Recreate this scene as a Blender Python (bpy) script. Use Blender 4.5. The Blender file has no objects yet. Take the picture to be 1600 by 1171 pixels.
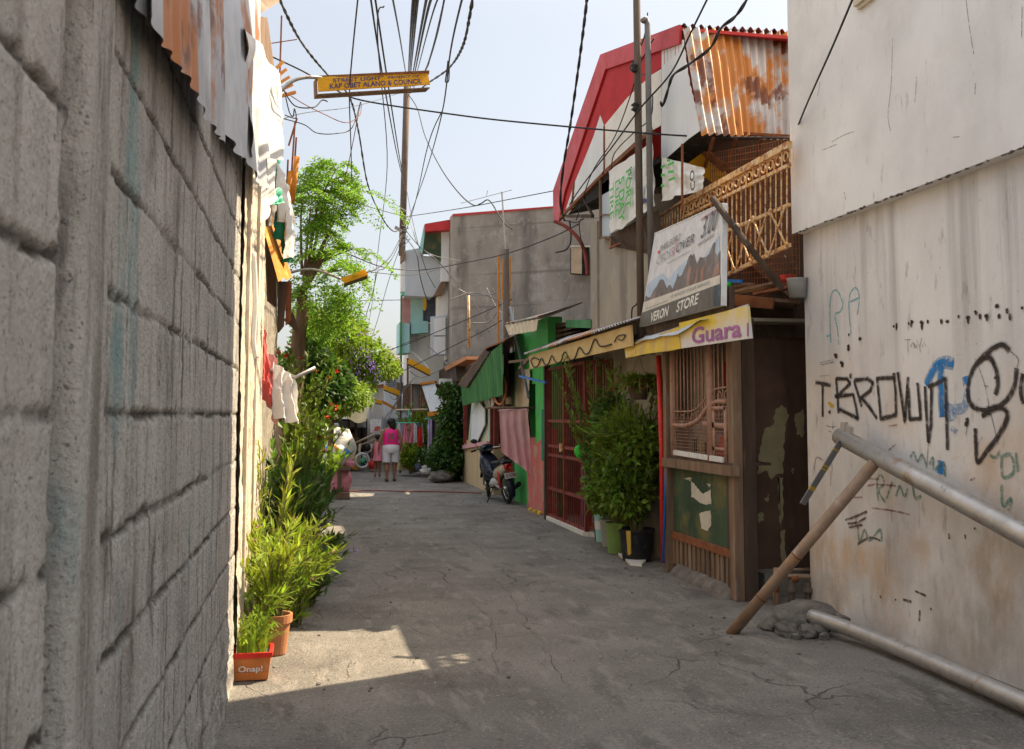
import bpy, math, random
from mathutils import Vector, Matrix, noise
random.seed(7)
R = math.radians
sc = bpy.context.scene
COL = sc.collection
V = Vector
# ------------------------------------------------------------------ camera model (used to place things at real distances)
F, YAW, PIT, EYE = 1556.0, R(11.24), math.atan(113 / 1556), 1.65
_sy, _cy, _sp, _cp = math.sin(YAW), math.cos(YAW), math.sin(PIT), math.cos(PIT)
FWD, RGT, UPV = V((_sy * _cp, _cy * _cp, _sp)), V((_cy, -_sy, 0)), V((-_sy * _sp, -_cy * _sp, _cp))
def P(u, v, X=None, Y=None, Z=None):
    d = FWD * F + RGT * (u - 800) + UPV * (535 - v)
    t = X / d.x if X is not None else (Y / d.y if Y is not None else (Z - EYE) / d.z)
    return V((d.x * t, d.y * t, EYE + d.z * t))
cam = bpy.data.cameras.new('camera'); co = bpy.data.objects.new('camera', cam); COL.objects.link(co)
cam.sensor_width = 36; cam.lens = F / 1600 * 36; cam.shift_y = (535 - 585.5) / 1600
cam.clip_start = .05; cam.clip_end = 2000
co.location = (0, 0, EYE)
co.rotation_euler = Matrix((RGT, UPV, -FWD)).transposed().to_euler()
cam.dof.use_dof = True; cam.dof.focus_distance = 11; cam.dof.aperture_fstop = 8
sc.camera = co
# ------------------------------------------------------------------ light
EL, AZ = R(49), math.atan2(1, .42)
SUN = V((math.sin(AZ) * math.cos(EL), math.cos(AZ) * math.cos(EL), math.sin(EL)))
w = bpy.data.worlds.new('World'); sc.world = w; w.use_nodes = True
nt = w.node_tree; nt.nodes.clear()
sky = nt.nodes.new('ShaderNodeTexSky'); sky.sky_type = 'NISHITA'; sky.sun_disc = False
sky.sun_elevation = EL; sky.sun_rotation = AZ; sky.air_density = 1.0; sky.dust_density = 4.0; sky.ozone_density = 1.0
hz = nt.nodes.new('ShaderNodeMix'); hz.data_type = 'RGBA'; hz.inputs[0].default_value = .68
tcw = nt.nodes.new('ShaderNodeTexCoord'); spw = nt.nodes.new('ShaderNodeSeparateXYZ'); nt.links.new(tcw.outputs['Generated'], spw.inputs[0])
mrw = nt.nodes.new('ShaderNodeMapRange'); mrw.interpolation_type = 'SMOOTHSTEP'; mrw.inputs[1].default_value = .36; mrw.inputs[2].default_value = .66; nt.links.new(spw.outputs[2], mrw.inputs[0])
sky_fill = nt.nodes.new('ShaderNodeMix'); sky_fill.data_type = 'RGBA'; nt.links.new(mrw.outputs[0], sky_fill.inputs[0])   # brightness added to the unseen upper sky as fill, dimmer towards the horizon
sky_fill.inputs[6].default_value = (2.25, 2.27, 2.22, 1); sky_fill.inputs[7].default_value = (5.7, 5.8, 5.85, 1); nt.links.new(sky_fill.outputs[2], hz.inputs[7])
bg = nt.nodes.new('ShaderNodeBackground'); bg.inputs[1].default_value = .12
wo = nt.nodes.new('ShaderNodeOutputWorld')
nt.links.new(sky.outputs[0], hz.inputs[6]); nt.links.new(hz.outputs[2], bg.inputs[0]); nt.links.new(bg.outputs[0], wo.inputs[0])
sl = bpy.data.lights.new('sun', 'SUN'); sl.energy = 5.0; sl.angle = R(.5); sl.color = (1, .83, .58)
so = bpy.data.objects.new('sun', sl); COL.objects.link(so); so.location = (20, 8, 30)
so.rotation_euler = SUN.to_track_quat('Z', 'Y').to_euler()
vs = sc.view_settings; vs.view_transform = 'Standard'; vs.look = 'None'; vs.gamma = 1; vs.use_curve_mapping = False
vs.exposure = 1.36
sc.cycles.max_bounces = 6; sc.cycles.diffuse_bounces = 4; sc.cycles.transparent_max_bounces = 12
sc.cycles.use_denoising = True
sc.cycles.sample_clamp_indirect = 6
# ------------------------------------------------------------------ materials
M = {}
def _n(nt, t, **kw):
    n = nt.nodes.new('ShaderNode' + t)
    for k, v in kw.items(): setattr(n, k, v)
    return n
def mat(name, c1, c2=None, scale=4, stretch=(1, 1, 1), rough=.85, bump=.25, bscale=60, bstretch=(1, 1, 1), metal=0, lo=.35, hi=.65,
        layers=(), transl=0, island=0, spec=.3, bdist=.01, crack=None, coat=0, attr=None):
    m = bpy.data.materials.new(name); m.use_nodes = True; nt = m.node_tree; L = nt.links.new
    bs = nt.nodes['Principled BSDF']; bs.inputs['Roughness'].default_value = rough; bs.inputs['Metallic'].default_value = metal
    bs.inputs['Specular IOR Level'].default_value = spec
    geo = _n(nt, 'NewGeometry')
    if c2 is None: c2 = tuple(x * .8 for x in c1)
    def nz(sc_, st, det=6, ro=.6):
        mp = _n(nt, 'Mapping'); mp.inputs['Scale'].default_value = st; L(geo.outputs['Position'], mp.inputs[0])
        t = _n(nt, 'TexNoise'); t.inputs['Scale'].default_value = sc_; t.inputs['Detail'].default_value = det; t.inputs['Roughness'].default_value = ro
        L(mp.outputs[0], t.inputs['Vector']); return t.outputs[0]
    def mr(src, a, b, c=0, d=1):
        r = _n(nt, 'MapRange'); r.inputs[1].default_value = a; r.inputs[2].default_value = b; r.inputs[3].default_value = c; r.inputs[4].default_value = d
        L(src, r.inputs[0]); return r.outputs[0]
    def mixc(f, a, b):
        x = _n(nt, 'Mix', data_type='RGBA')
        L(f, x.inputs[0])
        for i, s in ((6, a), (7, b)):
            if isinstance(s, tuple): x.inputs[i].default_value = (*s, 1)
            else: L(s, x.inputs[i])
        return x.outputs[2]
    def mul(a, b):
        x = _n(nt, 'Math', operation='MULTIPLY'); L(a, x.inputs[0])
        if isinstance(b, (int, float)): x.inputs[1].default_value = b
        else: L(b, x.inputs[1])
        return x.outputs[0]
    base = nz(scale, stretch)
    col = mixc(mr(base, lo, hi), c1, c2)
    if island:
        r = mr(geo.outputs['Random Per Island'], 0, 1, 1 - island, 1 + island)
        h = _n(nt, 'HueSaturation'); L(r, h.inputs['Value']); L(mr(geo.outputs['Random Per Island'], 0, 1, .48, .52), h.inputs['Hue']); L(col, h.inputs['Color']); col = h.outputs[0]
    for ly in layers:   # (colour, scale, stretch, lo, hi, strength, zlo, zhi)
        f = mul(mr(nz(ly[1], ly[2]), ly[3], ly[4]), ly[5])
        if len(ly) > 6:
            sp = _n(nt, 'SeparateXYZ'); L(geo.outputs['Position'], sp.inputs[0]); f = mul(f, mr(sp.outputs[2], ly[6], ly[7]))
        col = mixc(f, col, ly[0])
    if attr:
        at = _n(nt, 'Attribute', attribute_name=attr[0]); col = mixc(at.outputs['Fac'], col, attr[1])
    hgt = nz(bscale, bstretch, 8, .65)
    if crack:  # (colour, scale, width, strength)
        mp = _n(nt, 'Mapping'); L(geo.outputs['Position'], mp.inputs[0])
        t = _n(nt, 'TexNoise'); t.inputs['Scale'].default_value = 1.6; t.inputs['Detail'].default_value = 5; L(mp.outputs[0], t.inputs['Vector'])
        ad = _n(nt, 'Mix', data_type='RGBA', blend_type='LINEAR_LIGHT'); ad.inputs[0].default_value = .28; L(mp.outputs[0], ad.inputs[6]); L(t.outputs['Color'], ad.inputs[7])
        vo = _n(nt, 'TexVoronoi', feature='DISTANCE_TO_EDGE'); vo.inputs['Scale'].default_value = crack[1]; L(ad.outputs[2], vo.inputs['Vector'])
        f = mul(mul(mr(vo.outputs[0], 0, crack[2], 1, 0), mr(nz(.55, (1, 1, 1), 3), .51, .62)), crack[3])
        col = mixc(f, col, crack[0])
        s = _n(nt, 'Math', operation='SUBTRACT'); L(hgt, s.inputs[0]); L(mul(f, 2.0), s.inputs[1]); hgt = s.outputs[0]
    L(col, bs.inputs['Base Color'])
    rr = mr(base, .3, .7, max(.05, rough - .1), min(1, rough + .1)); L(rr, bs.inputs['Roughness'])
    if bump:
        b = _n(nt, 'Bump'); b.inputs['Strength'].default_value = bump; b.inputs['Distance'].default_value = bdist; L(hgt, b.inputs['Height']); L(b.outputs[0], bs.inputs['Normal'])
    if transl:
        tr = _n(nt, 'BsdfTranslucent'); L(col, tr.inputs[0]); ms = _n(nt, 'MixShader'); ms.inputs[0].default_value = transl
        L(bs.outputs[0], ms.inputs[1]); L(tr.outputs[0], ms.inputs[2]); L(ms.outputs[0], nt.nodes['Material Output'].inputs[0])
    M[name] = m; return m
def plain(name, c, rough=.6, var=.8, **k): return mat(name, c, tuple(x * var for x in c), rough=rough, bump=k.pop('bump', .1), layers=k.pop('layers', [(tuple(x * .5 for x in c), 6, (1, 1, .5), .54, .7, .55), (tuple(x * .55 + .16 for x in c), 11, (1, 1, .7), .57, .7, .4)]), **k)
Z1, ZZ = (1, 1, 1), (1, 1, .12)
mat('road', (.175, .16, .143), (.25, .23, .207), scale=1.3, rough=.9, bump=1, bscale=60, bdist=.02,
    layers=[((.10, .088, .078), .9, Z1, .5, .68, .7), ((.27, .245, .22), .7, (1.6, .7, 1), .56, .7, .5), ((.07, .062, .055), 9, Z1, .64, .70, .6), ((.085, .075, .065), 2.3, (1.4, .5, 1), .56, .66, .55), ((.40, .37, .33), 48, Z1, .58, .66, .6), ((.06, .052, .046), 62, Z1, .57, .64, .7), ((.33, .30, .27), 3.5, (2.2, .6, 1), .56, .64, .4), ((.36, .34, .31), 14, (1.5, .6, 1), .66, .72, .45), ((.28, .17, .09), 1.1, Z1, .68, .74, .4)],
    crack=((.06, .05, .045), 1.3, .010, .6))
mat('block', (.43, .405, .375), (.53, .50, .465), scale=5, stretch=(1, 1, .35), rough=.95, bump=1, bscale=55, bdist=.022,
    layers=[((.17, .15, .13), 5, (1, 1.3, .14), .52, .70, .75), ((.14, .12, .105), 2.2, (1, 1, .8), .56, .72, .6), ((.50, .47, .43), 6, Z1, .56, .70, .5), ((.13, .11, .095), 26, (1, 1.2, .5), .64, .72, .7), ((.10, .27, .28), 2.6, (1, 1.2, .3), .60, .70, .65), ((.10, .088, .075), 62, Z1, .60, .66, .75), ((.11, .095, .08), 130, (1, 1, .6), .60, .66, .7), ((.12, .10, .088), 14, (1, 1, .12), .57, .66, .75), ((.56, .52, .47), 34, (1, 1, .5), .62, .68, .6), ((.17, .12, .1), 2, Z1, .6, .75, .4)], attr=('mortar', (.10, .09, .08)))
mat('render_coat', (.40, .37, .34), (.33, .305, .28), scale=3, stretch=(1, 1, .3), rough=.9, bump=.5, bscale=50, layers=[((.12, .13, .14), 6, (1, 2, .2), .6, .7, .7), ((.25, .1, .09), 3, ZZ, .68, .74, .4)])
mat('old_plaster', (.62, .55, .45), (.48, .40, .31), scale=5, stretch=(1, 1, .4), rough=.92, bump=.9, bscale=24, bdist=.02,
    layers=[((.22, .16, .11), 9, (1, 1, .35), .56, .66, .8), ((.78, .74, .66), 4, (1, 1, .3), .58, .68, .6)])
mat('rough_cement', (.30, .26, .21), (.20, .175, .145), scale=4, stretch=(1, 1, .4), rough=.95, bump=.8, bscale=30, bdist=.015, layers=[((.1, .085, .07), 8, (1, 1, .2), .58, .68, .7)])
mat('pale_paint', (.77, .74, .71), (.71, .685, .66), scale=1.2, rough=.75, bump=.18, bscale=25,
    layers=[((.42, .39, .36), 16, (1, 1, .25), .64, .72, .6), ((.55, .48, .40), 2, ZZ, .56, .72, .45), ((.54, .51, .48), .8, (1, 1, .8), .5, .66, .5), ((.45, .41, .37), 5, (1, 1, .15), .60, .70, .4), ((.76, .73, .70), 2.5, Z1, .55, .7, .5)])
mat('grimy_paint', (.75, .715, .685), (.63, .60, .575), scale=1.8, stretch=(1, 1, .5), rough=.8, bump=.35, bscale=30,
    layers=[((.36, .33, .31), 3.2, (1, 1.4, .06), .50, .66, .75, 1.5, 2.6), ((.52, .50, .50), 1.1, (1, 1, .4), .46, .62, .6), ((.56, .36, .20), 1.4, (1, 1, .8), .50, .66, .7, 2.3, 1.2), ((.42, .27, .15), 3.2, (1, 1, .5), .54, .66, .65, 1.9, .7), ((.26, .22, .18), 9, (1, 1, .3), .60, .70, .6), ((.38, .33, .29), .9, (1, 1, .7), .46, .62, .7, 1.5, .5),
            ((.30, .27, .24), 1.6, Z1, .52, .68, .55, 1.0, .3), ((.25, .15, .08), 22, Z1, .69, .73, .7), ((.72, .70, .69), 2.2, (1, 1, .4), .58, .68, .5)])
mat('dark_cement', (.32, .295, .265), (.21, .192, .172), scale=1.0, stretch=(1, 1, .5), rough=.95, bump=.4, bscale=14, bdist=.02,
    layers=[((.08, .075, .07), 1.2, (1, 1, .16), .5, .66, .7), ((.42, .40, .37), 1.6, Z1, .55, .68, .6), ((.1, .09, .08), 3.5, (1, 1, .4), .58, .7, .6), ((.32, .27, .22), 1.1, (2, 2, .1), .64, .7, .5), ((.12, .11, .1), 1.2, (.06, .06, 3.5), .60, .66, .5), ((.46, .43, .39), 7, Z1, .62, .7, .5)])
mat('tan_cement', (.36, .315, .25), (.28, .25, .205), scale=2, stretch=(1, 1, .4), rough=.92, bump=.4, bscale=25, layers=[((.16, .14, .12), 2.4, (1, 1, .15), .56, .68, .6), ((.46, .42, .36), 3, Z1, .58, .7, .5)])
mat('galvanised', (.52, .54, .57), (.40, .41, .43), scale=3, rough=.5, metal=.35, bump=.1, layers=[((.36, .13, .03), 1.6, (1, 1, .5), .57, .62, .95), ((.66, .67, .69), 6, (1, 1, .3), .58, .7, .5)])
mat('rusty_sheet', (.50, .49, .48), (.36, .33, .31), scale=3, stretch=(1, 1, .3), rough=.5, metal=.3, bump=.2, layers=[((.46, .17, .025), 2.0, (1, 1, .5), .50, .56, .95), ((.16, .05, .02), 2.8, (1, 1, .6), .53, .58, .92), ((.62, .3, .06), 9, (1, 1, .3), .64, .7, .7)])
mat('streaked_tin', (.44, .45, .47), (.33, .33, .34), scale=3, rough=.5, metal=.3, bump=.15, layers=[((.40, .14, .03), 1.9, (1, 1, .5), .51, .56, .95), ((.16, .065, .035), 6, (1, 1, .6), .57, .64, .85), ((.66, .67, .69), 6, (1, 1, .3), .58, .7, .5)])
mat('red_sheet', (.50, .025, .028), (.40, .02, .022), scale=3, rough=.5, bump=.05, spec=.4, layers=[((.62, .3, .27), 40, (1, 1, .1), .7, .75, .35)])
mat('white_sheet', (.74, .76, .77), (.66, .67, .68), scale=3, stretch=(1, 1, .3), rough=.55, bump=.1, layers=[((.45, .3, .18), 5, (1, 1, .25), .64, .72, .6)])
mat('white_board', (.74, .71, .65), (.64, .61, .55), scale=3, rough=.7, bump=.15, layers=[((.45, .24, .12), 11, Z1, .64, .7, .6)])
mat('old_wood', (.24, .155, .10), (.14, .092, .062), scale=9, stretch=(1, 1, .1), rough=.88, bump=.5, bscale=30, bstretch=(1, 1, .1), layers=[((.36, .29, .23), 6, (1, 1, .2), .58, .7, .5), ((.07, .05, .04), 10, (1, 1, .2), .62, .7, .7)])
mat('dark_wood', (.10, .066, .046), (.052, .036, .027), scale=8, stretch=(1, 1, .12), rough=.85, bump=.5, bscale=30, bstretch=(1, 1, .1), layers=[((.17, .13, .1), 7, (1, 1, .2), .6, .7, .6)])
mat('brown_board', (.15, .085, .055), (.105, .06, .04), scale=3, rough=.8, bump=.2, layers=[((.07, .04, .028), 4, (1, 1, .25), .52, .66, .7), ((.24, .16, .1), 9, (1, 1, .4), .62, .7, .5)])
mat('green_paint', (.10, .54, .12), (.07, .45, .11), scale=2, stretch=(1, 1, .4), rough=.6, bump=.15, layers=[((.02, .20, .12), 1.5, Z1, .55, .75, .6), ((.35, .3, .2), 9, (1, 1, .3), .7, .75, .6)])
mat('green_sheet', (.07, .24, .08), (.04, .16, .06), scale=3, stretch=(1, 1, .3), rough=.55, bump=.1, layers=[((.35, .2, .1), 6, (1, 1, .15), .68, .74, .6)])
mat('pink_wall', (.62, .17, .15), (.52, .13, .12), scale=2, rough=.85, bump=.4, bscale=25, layers=[((.42, .33, .22), 3.5, Z1, .54, .6, .8)])
mat('cream_wall', (.55, .42, .25), (.47, .35, .20), scale=2, stretch=(1, 1, .3), rough=.85, bump=.2, layers=[((.3, .22, .13), 3, ZZ, .6, .72, .5)])
mat('cream_board', (.62, .45, .20), (.52, .36, .16), scale=3, rough=.75, bump=.15, layers=[((.35, .22, .1), 7, Z1, .62, .72, .5)])
mat('gate_red', (.24, .045, .03), (.16, .03, .022), scale=8, rough=.6, bump=.15)
mat('pink_metal', (.40, .235, .18), (.30, .165, .12), scale=9, rough=.6, bump=.15, layers=[((.2, .09, .05), 13, Z1, .6, .68, .7)])
mat('rail_gold', (.62, .33, .08), (.68, .52, .34), scale=14, rough=.55, metal=.15, bump=.2, layers=[((.30, .10, .03), 16, Z1, .5, .58, .85)])
mat('teal_paint', (.38, .64, .62), (.28, .55, .55), scale=3, stretch=(1, 1, .4), rough=.7, bump=.1, layers=[((.55, .6, .56), 3, Z1, .55, .7, .5), ((.3, .15, .08), 9, ZZ, .66, .72, .6)])
mat('blue_grey', (.48, .53, .58), (.42, .46, .50), scale=2, stretch=(1, 1, .4), rough=.7, bump=.1, layers=[((.5, .53, .55), 3, ZZ, .55, .7, .5)])
mat('pale_render', (.72, .70, .66), (.62, .60, .56), scale=2, stretch=(1, 1, .4), rough=.85, bump=.2, layers=[((.3, .26, .22), 4, ZZ, .58, .7, .5)])
mat('rust', (.26, .10, .04), (.17, .06, .03), scale=9, rough=.9, bump=.5)
mat('rust_orange', (.62, .25, .03), (.5, .17, .02), scale=6, rough=.75, bump=.3, layers=[((.7, .42, .1), 5, Z1, .58, .68, .6)])
mat('steel_pipe', (.46, .44, .42), (.36, .34, .325), scale=7, rough=.42, metal=.55, bump=.25, bscale=35, layers=[((.30, .16, .08), 8, Z1, .56, .68, .6), ((.15, .13, .12), 16, Z1, .62, .7, .6)])
mat('rust_pipe', (.32, .22, .15), (.25, .165, .11), scale=7, rough=.6, metal=.3, bump=.25, layers=[((.38, .2, .09), 5, Z1, .56, .66, .7), ((.45, .42, .38), 6, Z1, .58, .7, .5)])
mat('rock', (.20, .18, .16), (.11, .10, .09), scale=7, rough=.95, bump=.8, bscale=20, bdist=.03)
mat('pole_wood', (.085, .062, .05), (.14, .108, .085), scale=9, stretch=(1, 1, .08), rough=.9, bump=.6, bscale=30, bstretch=(1, 1, .1), layers=[((.06, .05, .045), 7, (1, 1, .3), .58, .68, .7)])
mat('pole_steel', (.15, .16, .17), (.2, .2, .21), scale=5, rough=.5, metal=.4, layers=[((.25, .12, .07), 6, ZZ, .6, .7, .6)])
mat('bark', (.20, .13, .075), (.12, .08, .05), scale=9, stretch=(1, 1, .3), rough=.95, bump=.8, bscale=25)
mat('stem_green', (.16, .17, .06), (.12, .11, .05), scale=5, rough=.8)
LEAF = dict(scale=1.5, rough=.55, bump=0, island=.45, spec=.35)
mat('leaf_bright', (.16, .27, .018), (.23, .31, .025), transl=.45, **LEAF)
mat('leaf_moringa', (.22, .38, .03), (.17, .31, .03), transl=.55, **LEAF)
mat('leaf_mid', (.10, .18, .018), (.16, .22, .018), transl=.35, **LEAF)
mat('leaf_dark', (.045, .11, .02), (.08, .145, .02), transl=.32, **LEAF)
mat('leaf_yellow', (.36, .40, .035), (.20, .31, .025), transl=.45, **LEAF)
mat('petal_red', (.75, .03, .015), (.6, .02, .01), transl=.3, **LEAF)
mat('petal_purple', (.25, .12, .62), (.34, .18, .66), transl=.3, **LEAF)
mat('petal_pink', (.72, .28, .52), (.66, .2, .42), transl=.3, **LEAF)
mat('terracotta', (.50, .22, .10), (.42, .18, .08), scale=6, rough=.8)
mat('tarp_white', (.76, .74, .70), (.68, .655, .62), scale=3, rough=.6, bump=.1, layers=[((.5, .42, .33), 6, Z1, .6, .7, .45)])
mat('cloth_white', (.80, .78, .76), (.72, .69, .67), scale=3, rough=.85, transl=.15)
mat('cloth_pink', (.66, .36, .37), (.58, .29, .31), scale=7, stretch=(1, 1, .2), rough=.95, bump=.3, bscale=20, bdist=.02, layers=[((.72, .46, .47), 10, (3, 3, .1), .55, .68, .5)])
mat('cloth_salmon', (.68, .16, .13), (.6, .11, .1), scale=4, rough=.9, transl=.15)
mat('cloth_rose', (.62, .33, .32), (.52, .26, .26), scale=4, rough=.9, transl=.1)
mat('skin', (.30, .15, .085), (.25, .12, .07), scale=5, rough=.6, bump=.05)
mat('denim', (.12, .15, .2), (.09, .11, .16), scale=9, rough=.9)
mat('jersey', (.80, .02, .22), (.70, .015, .18), scale=4, rough=.7)
mat('shorts', (.72, .70, .74), (.62, .59, .65), scale=5, rough=.85, layers=[((.5, .45, .52), 18, (1, 1, .5), .62, .7, .5)])
mat('banner', (.85, .52, .03), (.78, .45, .02), scale=3, rough=.55, bump=.1, transl=.45)
mat('store_yellow', (.70, .52, .05), (.58, .40, .08), scale=3, rough=.6, layers=[((.50, .32, .15), 6, (1, 1, .3), .52, .62, .8), ((.68, .6, .45), 4, ZZ, .58, .68, .6)])
mat('store_white', (.66, .62, .61), (.58, .54, .53), scale=3, rough=.6, layers=[((.68, .5, .03), 1.1, (1, 1, .8), .30, .46, .95, 2.34, 2.46)])
mat('olive_panel', (.05, .085, .045), (.03, .06, .035), scale=2, rough=.55, layers=[((.2, .16, .05), 2.1, Z1, .54, .68, .7)])
mat('spray_black', (.022, .016, .014), (.05, .036, .03), scale=20, rough=.7)
for nm, c, r in [('black_plastic', (.02, .02, .022), .5), ('tyre', (.022, .021, .02), .9), ('cable', (.022, .022, .026), .6), ('cable_grey', (.3, .28, .27), .7), ('red_plastic', (.62, .03, .02), .45), ('blue_plastic', (.02, .17, .62), .45),
    ('green_plastic', (.20, .33, .09), .5), ('grey_plastic', (.33, .33, .32), .5), ('bright_green', (.05, .62, .06), .5), ('mint', (.12, .6, .38), .5), ('chrome', (.6, .6, .6), .25), ('white_plastic', (.75, .75, .74), .5), ('ink', (.12, .11, .11), .6),
    ('ink_grey', (.3, .3, .3), .6), ('ink_red', (.7, .05, .05), .6), ('ink_white', (.78, .77, .72), .6), ('ink_purple', (.36, .13, .33), .6), ('ink_green', (.10, .50, .09), .7), ('ink_navy', (.09, .08, .26), .7), ('ink_brown', (.15, .06, .02), .6),
    ('billboard_white', (.66, .65, .66), .5), ('billboard_dark', (.115, .10, .082), .45), ('rock_print', (.16, .125, .11), .5), ('rock_print_red', (.33, .17, .12), .5), ('sky_print', (.44, .54, .66), .5), ('band_print', (.62, .575, .5), .5),
    ('spray_blue', (.03, .25, .62), .7), ('spray_cyan', (.16, .47, .52), .7), ('spray_green', (.10, .26, .19), .7), ('spray_red', (.33, .07, .07), .7), ('spray_yellow', (.55, .36, .05), .7), ('hair', (.014, .011, .01), .5), ('goods_red', (.45, .04, .03), .5), ('goods_blue', (.06, .12, .4), .5),
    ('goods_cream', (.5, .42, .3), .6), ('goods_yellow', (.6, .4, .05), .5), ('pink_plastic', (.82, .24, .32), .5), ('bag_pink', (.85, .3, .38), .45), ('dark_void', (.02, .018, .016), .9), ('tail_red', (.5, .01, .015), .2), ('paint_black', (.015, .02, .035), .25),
    ('cream_plastic', (.6, .5, .36), .3), ('tyre_white', (.6, .6, .58), .6), ('yellow_plastic', (.72, .42, .04), .5), ('canvas', (.50, .40, .22), .8), ('dark_tarp', (.06, .08, .09), .8), ('green_cloth', (.02, .22, .12), .8), ('curtain', (.60, .47, .33), .8), ('lilac', (.5, .42, .6), .8), ('tan_cloth', (.42, .31, .24), .85), ('navy_cloth', (.05, .05, .09), .85), ('plum', (.25, .12, .24), .85), ('orange_box', (.62, .2, .05), .5)]:
    plain(nm, c, r, metal=.9 if nm == 'chrome' else 0)
for nm in ('billboard_white', 'sky_print', 'rock_print', 'rock_print_red', 'band_print', 'billboard_dark', 'ink_white'):
    c = tuple(M[nm].node_tree.nodes['Mix'].inputs[6].default_value[:3]) if 'Mix' in M[nm].node_tree.nodes else (.4, .4, .4)
    mat(nm, c, tuple(x * .82 for x in c), scale=9, rough=.5, bump=.25, bscale=7, bdist=.02, layers=[(tuple(min(.66, x * .5 + .28) for x in c), 4, (1, 1, .5), .54, .7, .55), (tuple(x * .5 for x in c), 14, (1, 1, .6), .56, .66, .5 if 'rock' in nm else .15)])
def worn(name, a0, a1, sc_=28):   # paint worn through where the wall is rough
    nt = M[name].node_tree; bs = nt.nodes['Principled BSDF']; g_ = _n(nt, 'NewGeometry'); t = _n(nt, 'TexNoise'); t.inputs['Scale'].default_value = sc_; t.inputs['Detail'].default_value = 6; t.inputs['Roughness'].default_value = .7
    r = _n(nt, 'MapRange'); r.inputs[1].default_value = .36; r.inputs[2].default_value = .52; r.inputs[3].default_value = a0; r.inputs[4].default_value = a1
    nt.links.new(g_.outputs['Position'], t.inputs['Vector']); nt.links.new(t.outputs[0], r.inputs[0]); nt.links.new(r.outputs[0], bs.inputs['Alpha'])
def soft(name, c, a):  # overspray: paint thin enough to see the wall through it
    m = plain(name, c, .8); nt = m.node_tree; bs = nt.nodes['Principled BSDF']; bs.inputs['Alpha'].default_value = a
soft('mist_black', (.04, .03, .028), .38); soft('mist_blue', (.05, .25, .55), .4); soft('mist_thin', (.06, .05, .045), .6); soft('mist_green', (.10, .26, .19), .6); soft('mist_red', (.3, .06, .06), .55); soft('mist_cyan', (.15, .45, .5), .65); soft('mist_drip', (.12, .07, .04), .8); soft('mist_faint', (.3, .27, .24), .5); soft('mist_mark', (.16, .09, .05), .6)
for nm, a0, a1 in (('spray_black', .35, .96), ('spray_blue', .2, .9), ('mist_black', .0, .30), ('mist_blue', 0, .45), ('mist_thin', .05, .6), ('mist_green', 0, .62), ('mist_red', 0, .55), ('mist_cyan', .05, .65), ('mist_faint', 0, .7), ('mist_mark', 0, .8), ('mist_drip', .1, .9)): worn(nm, a0, a1)
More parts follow.
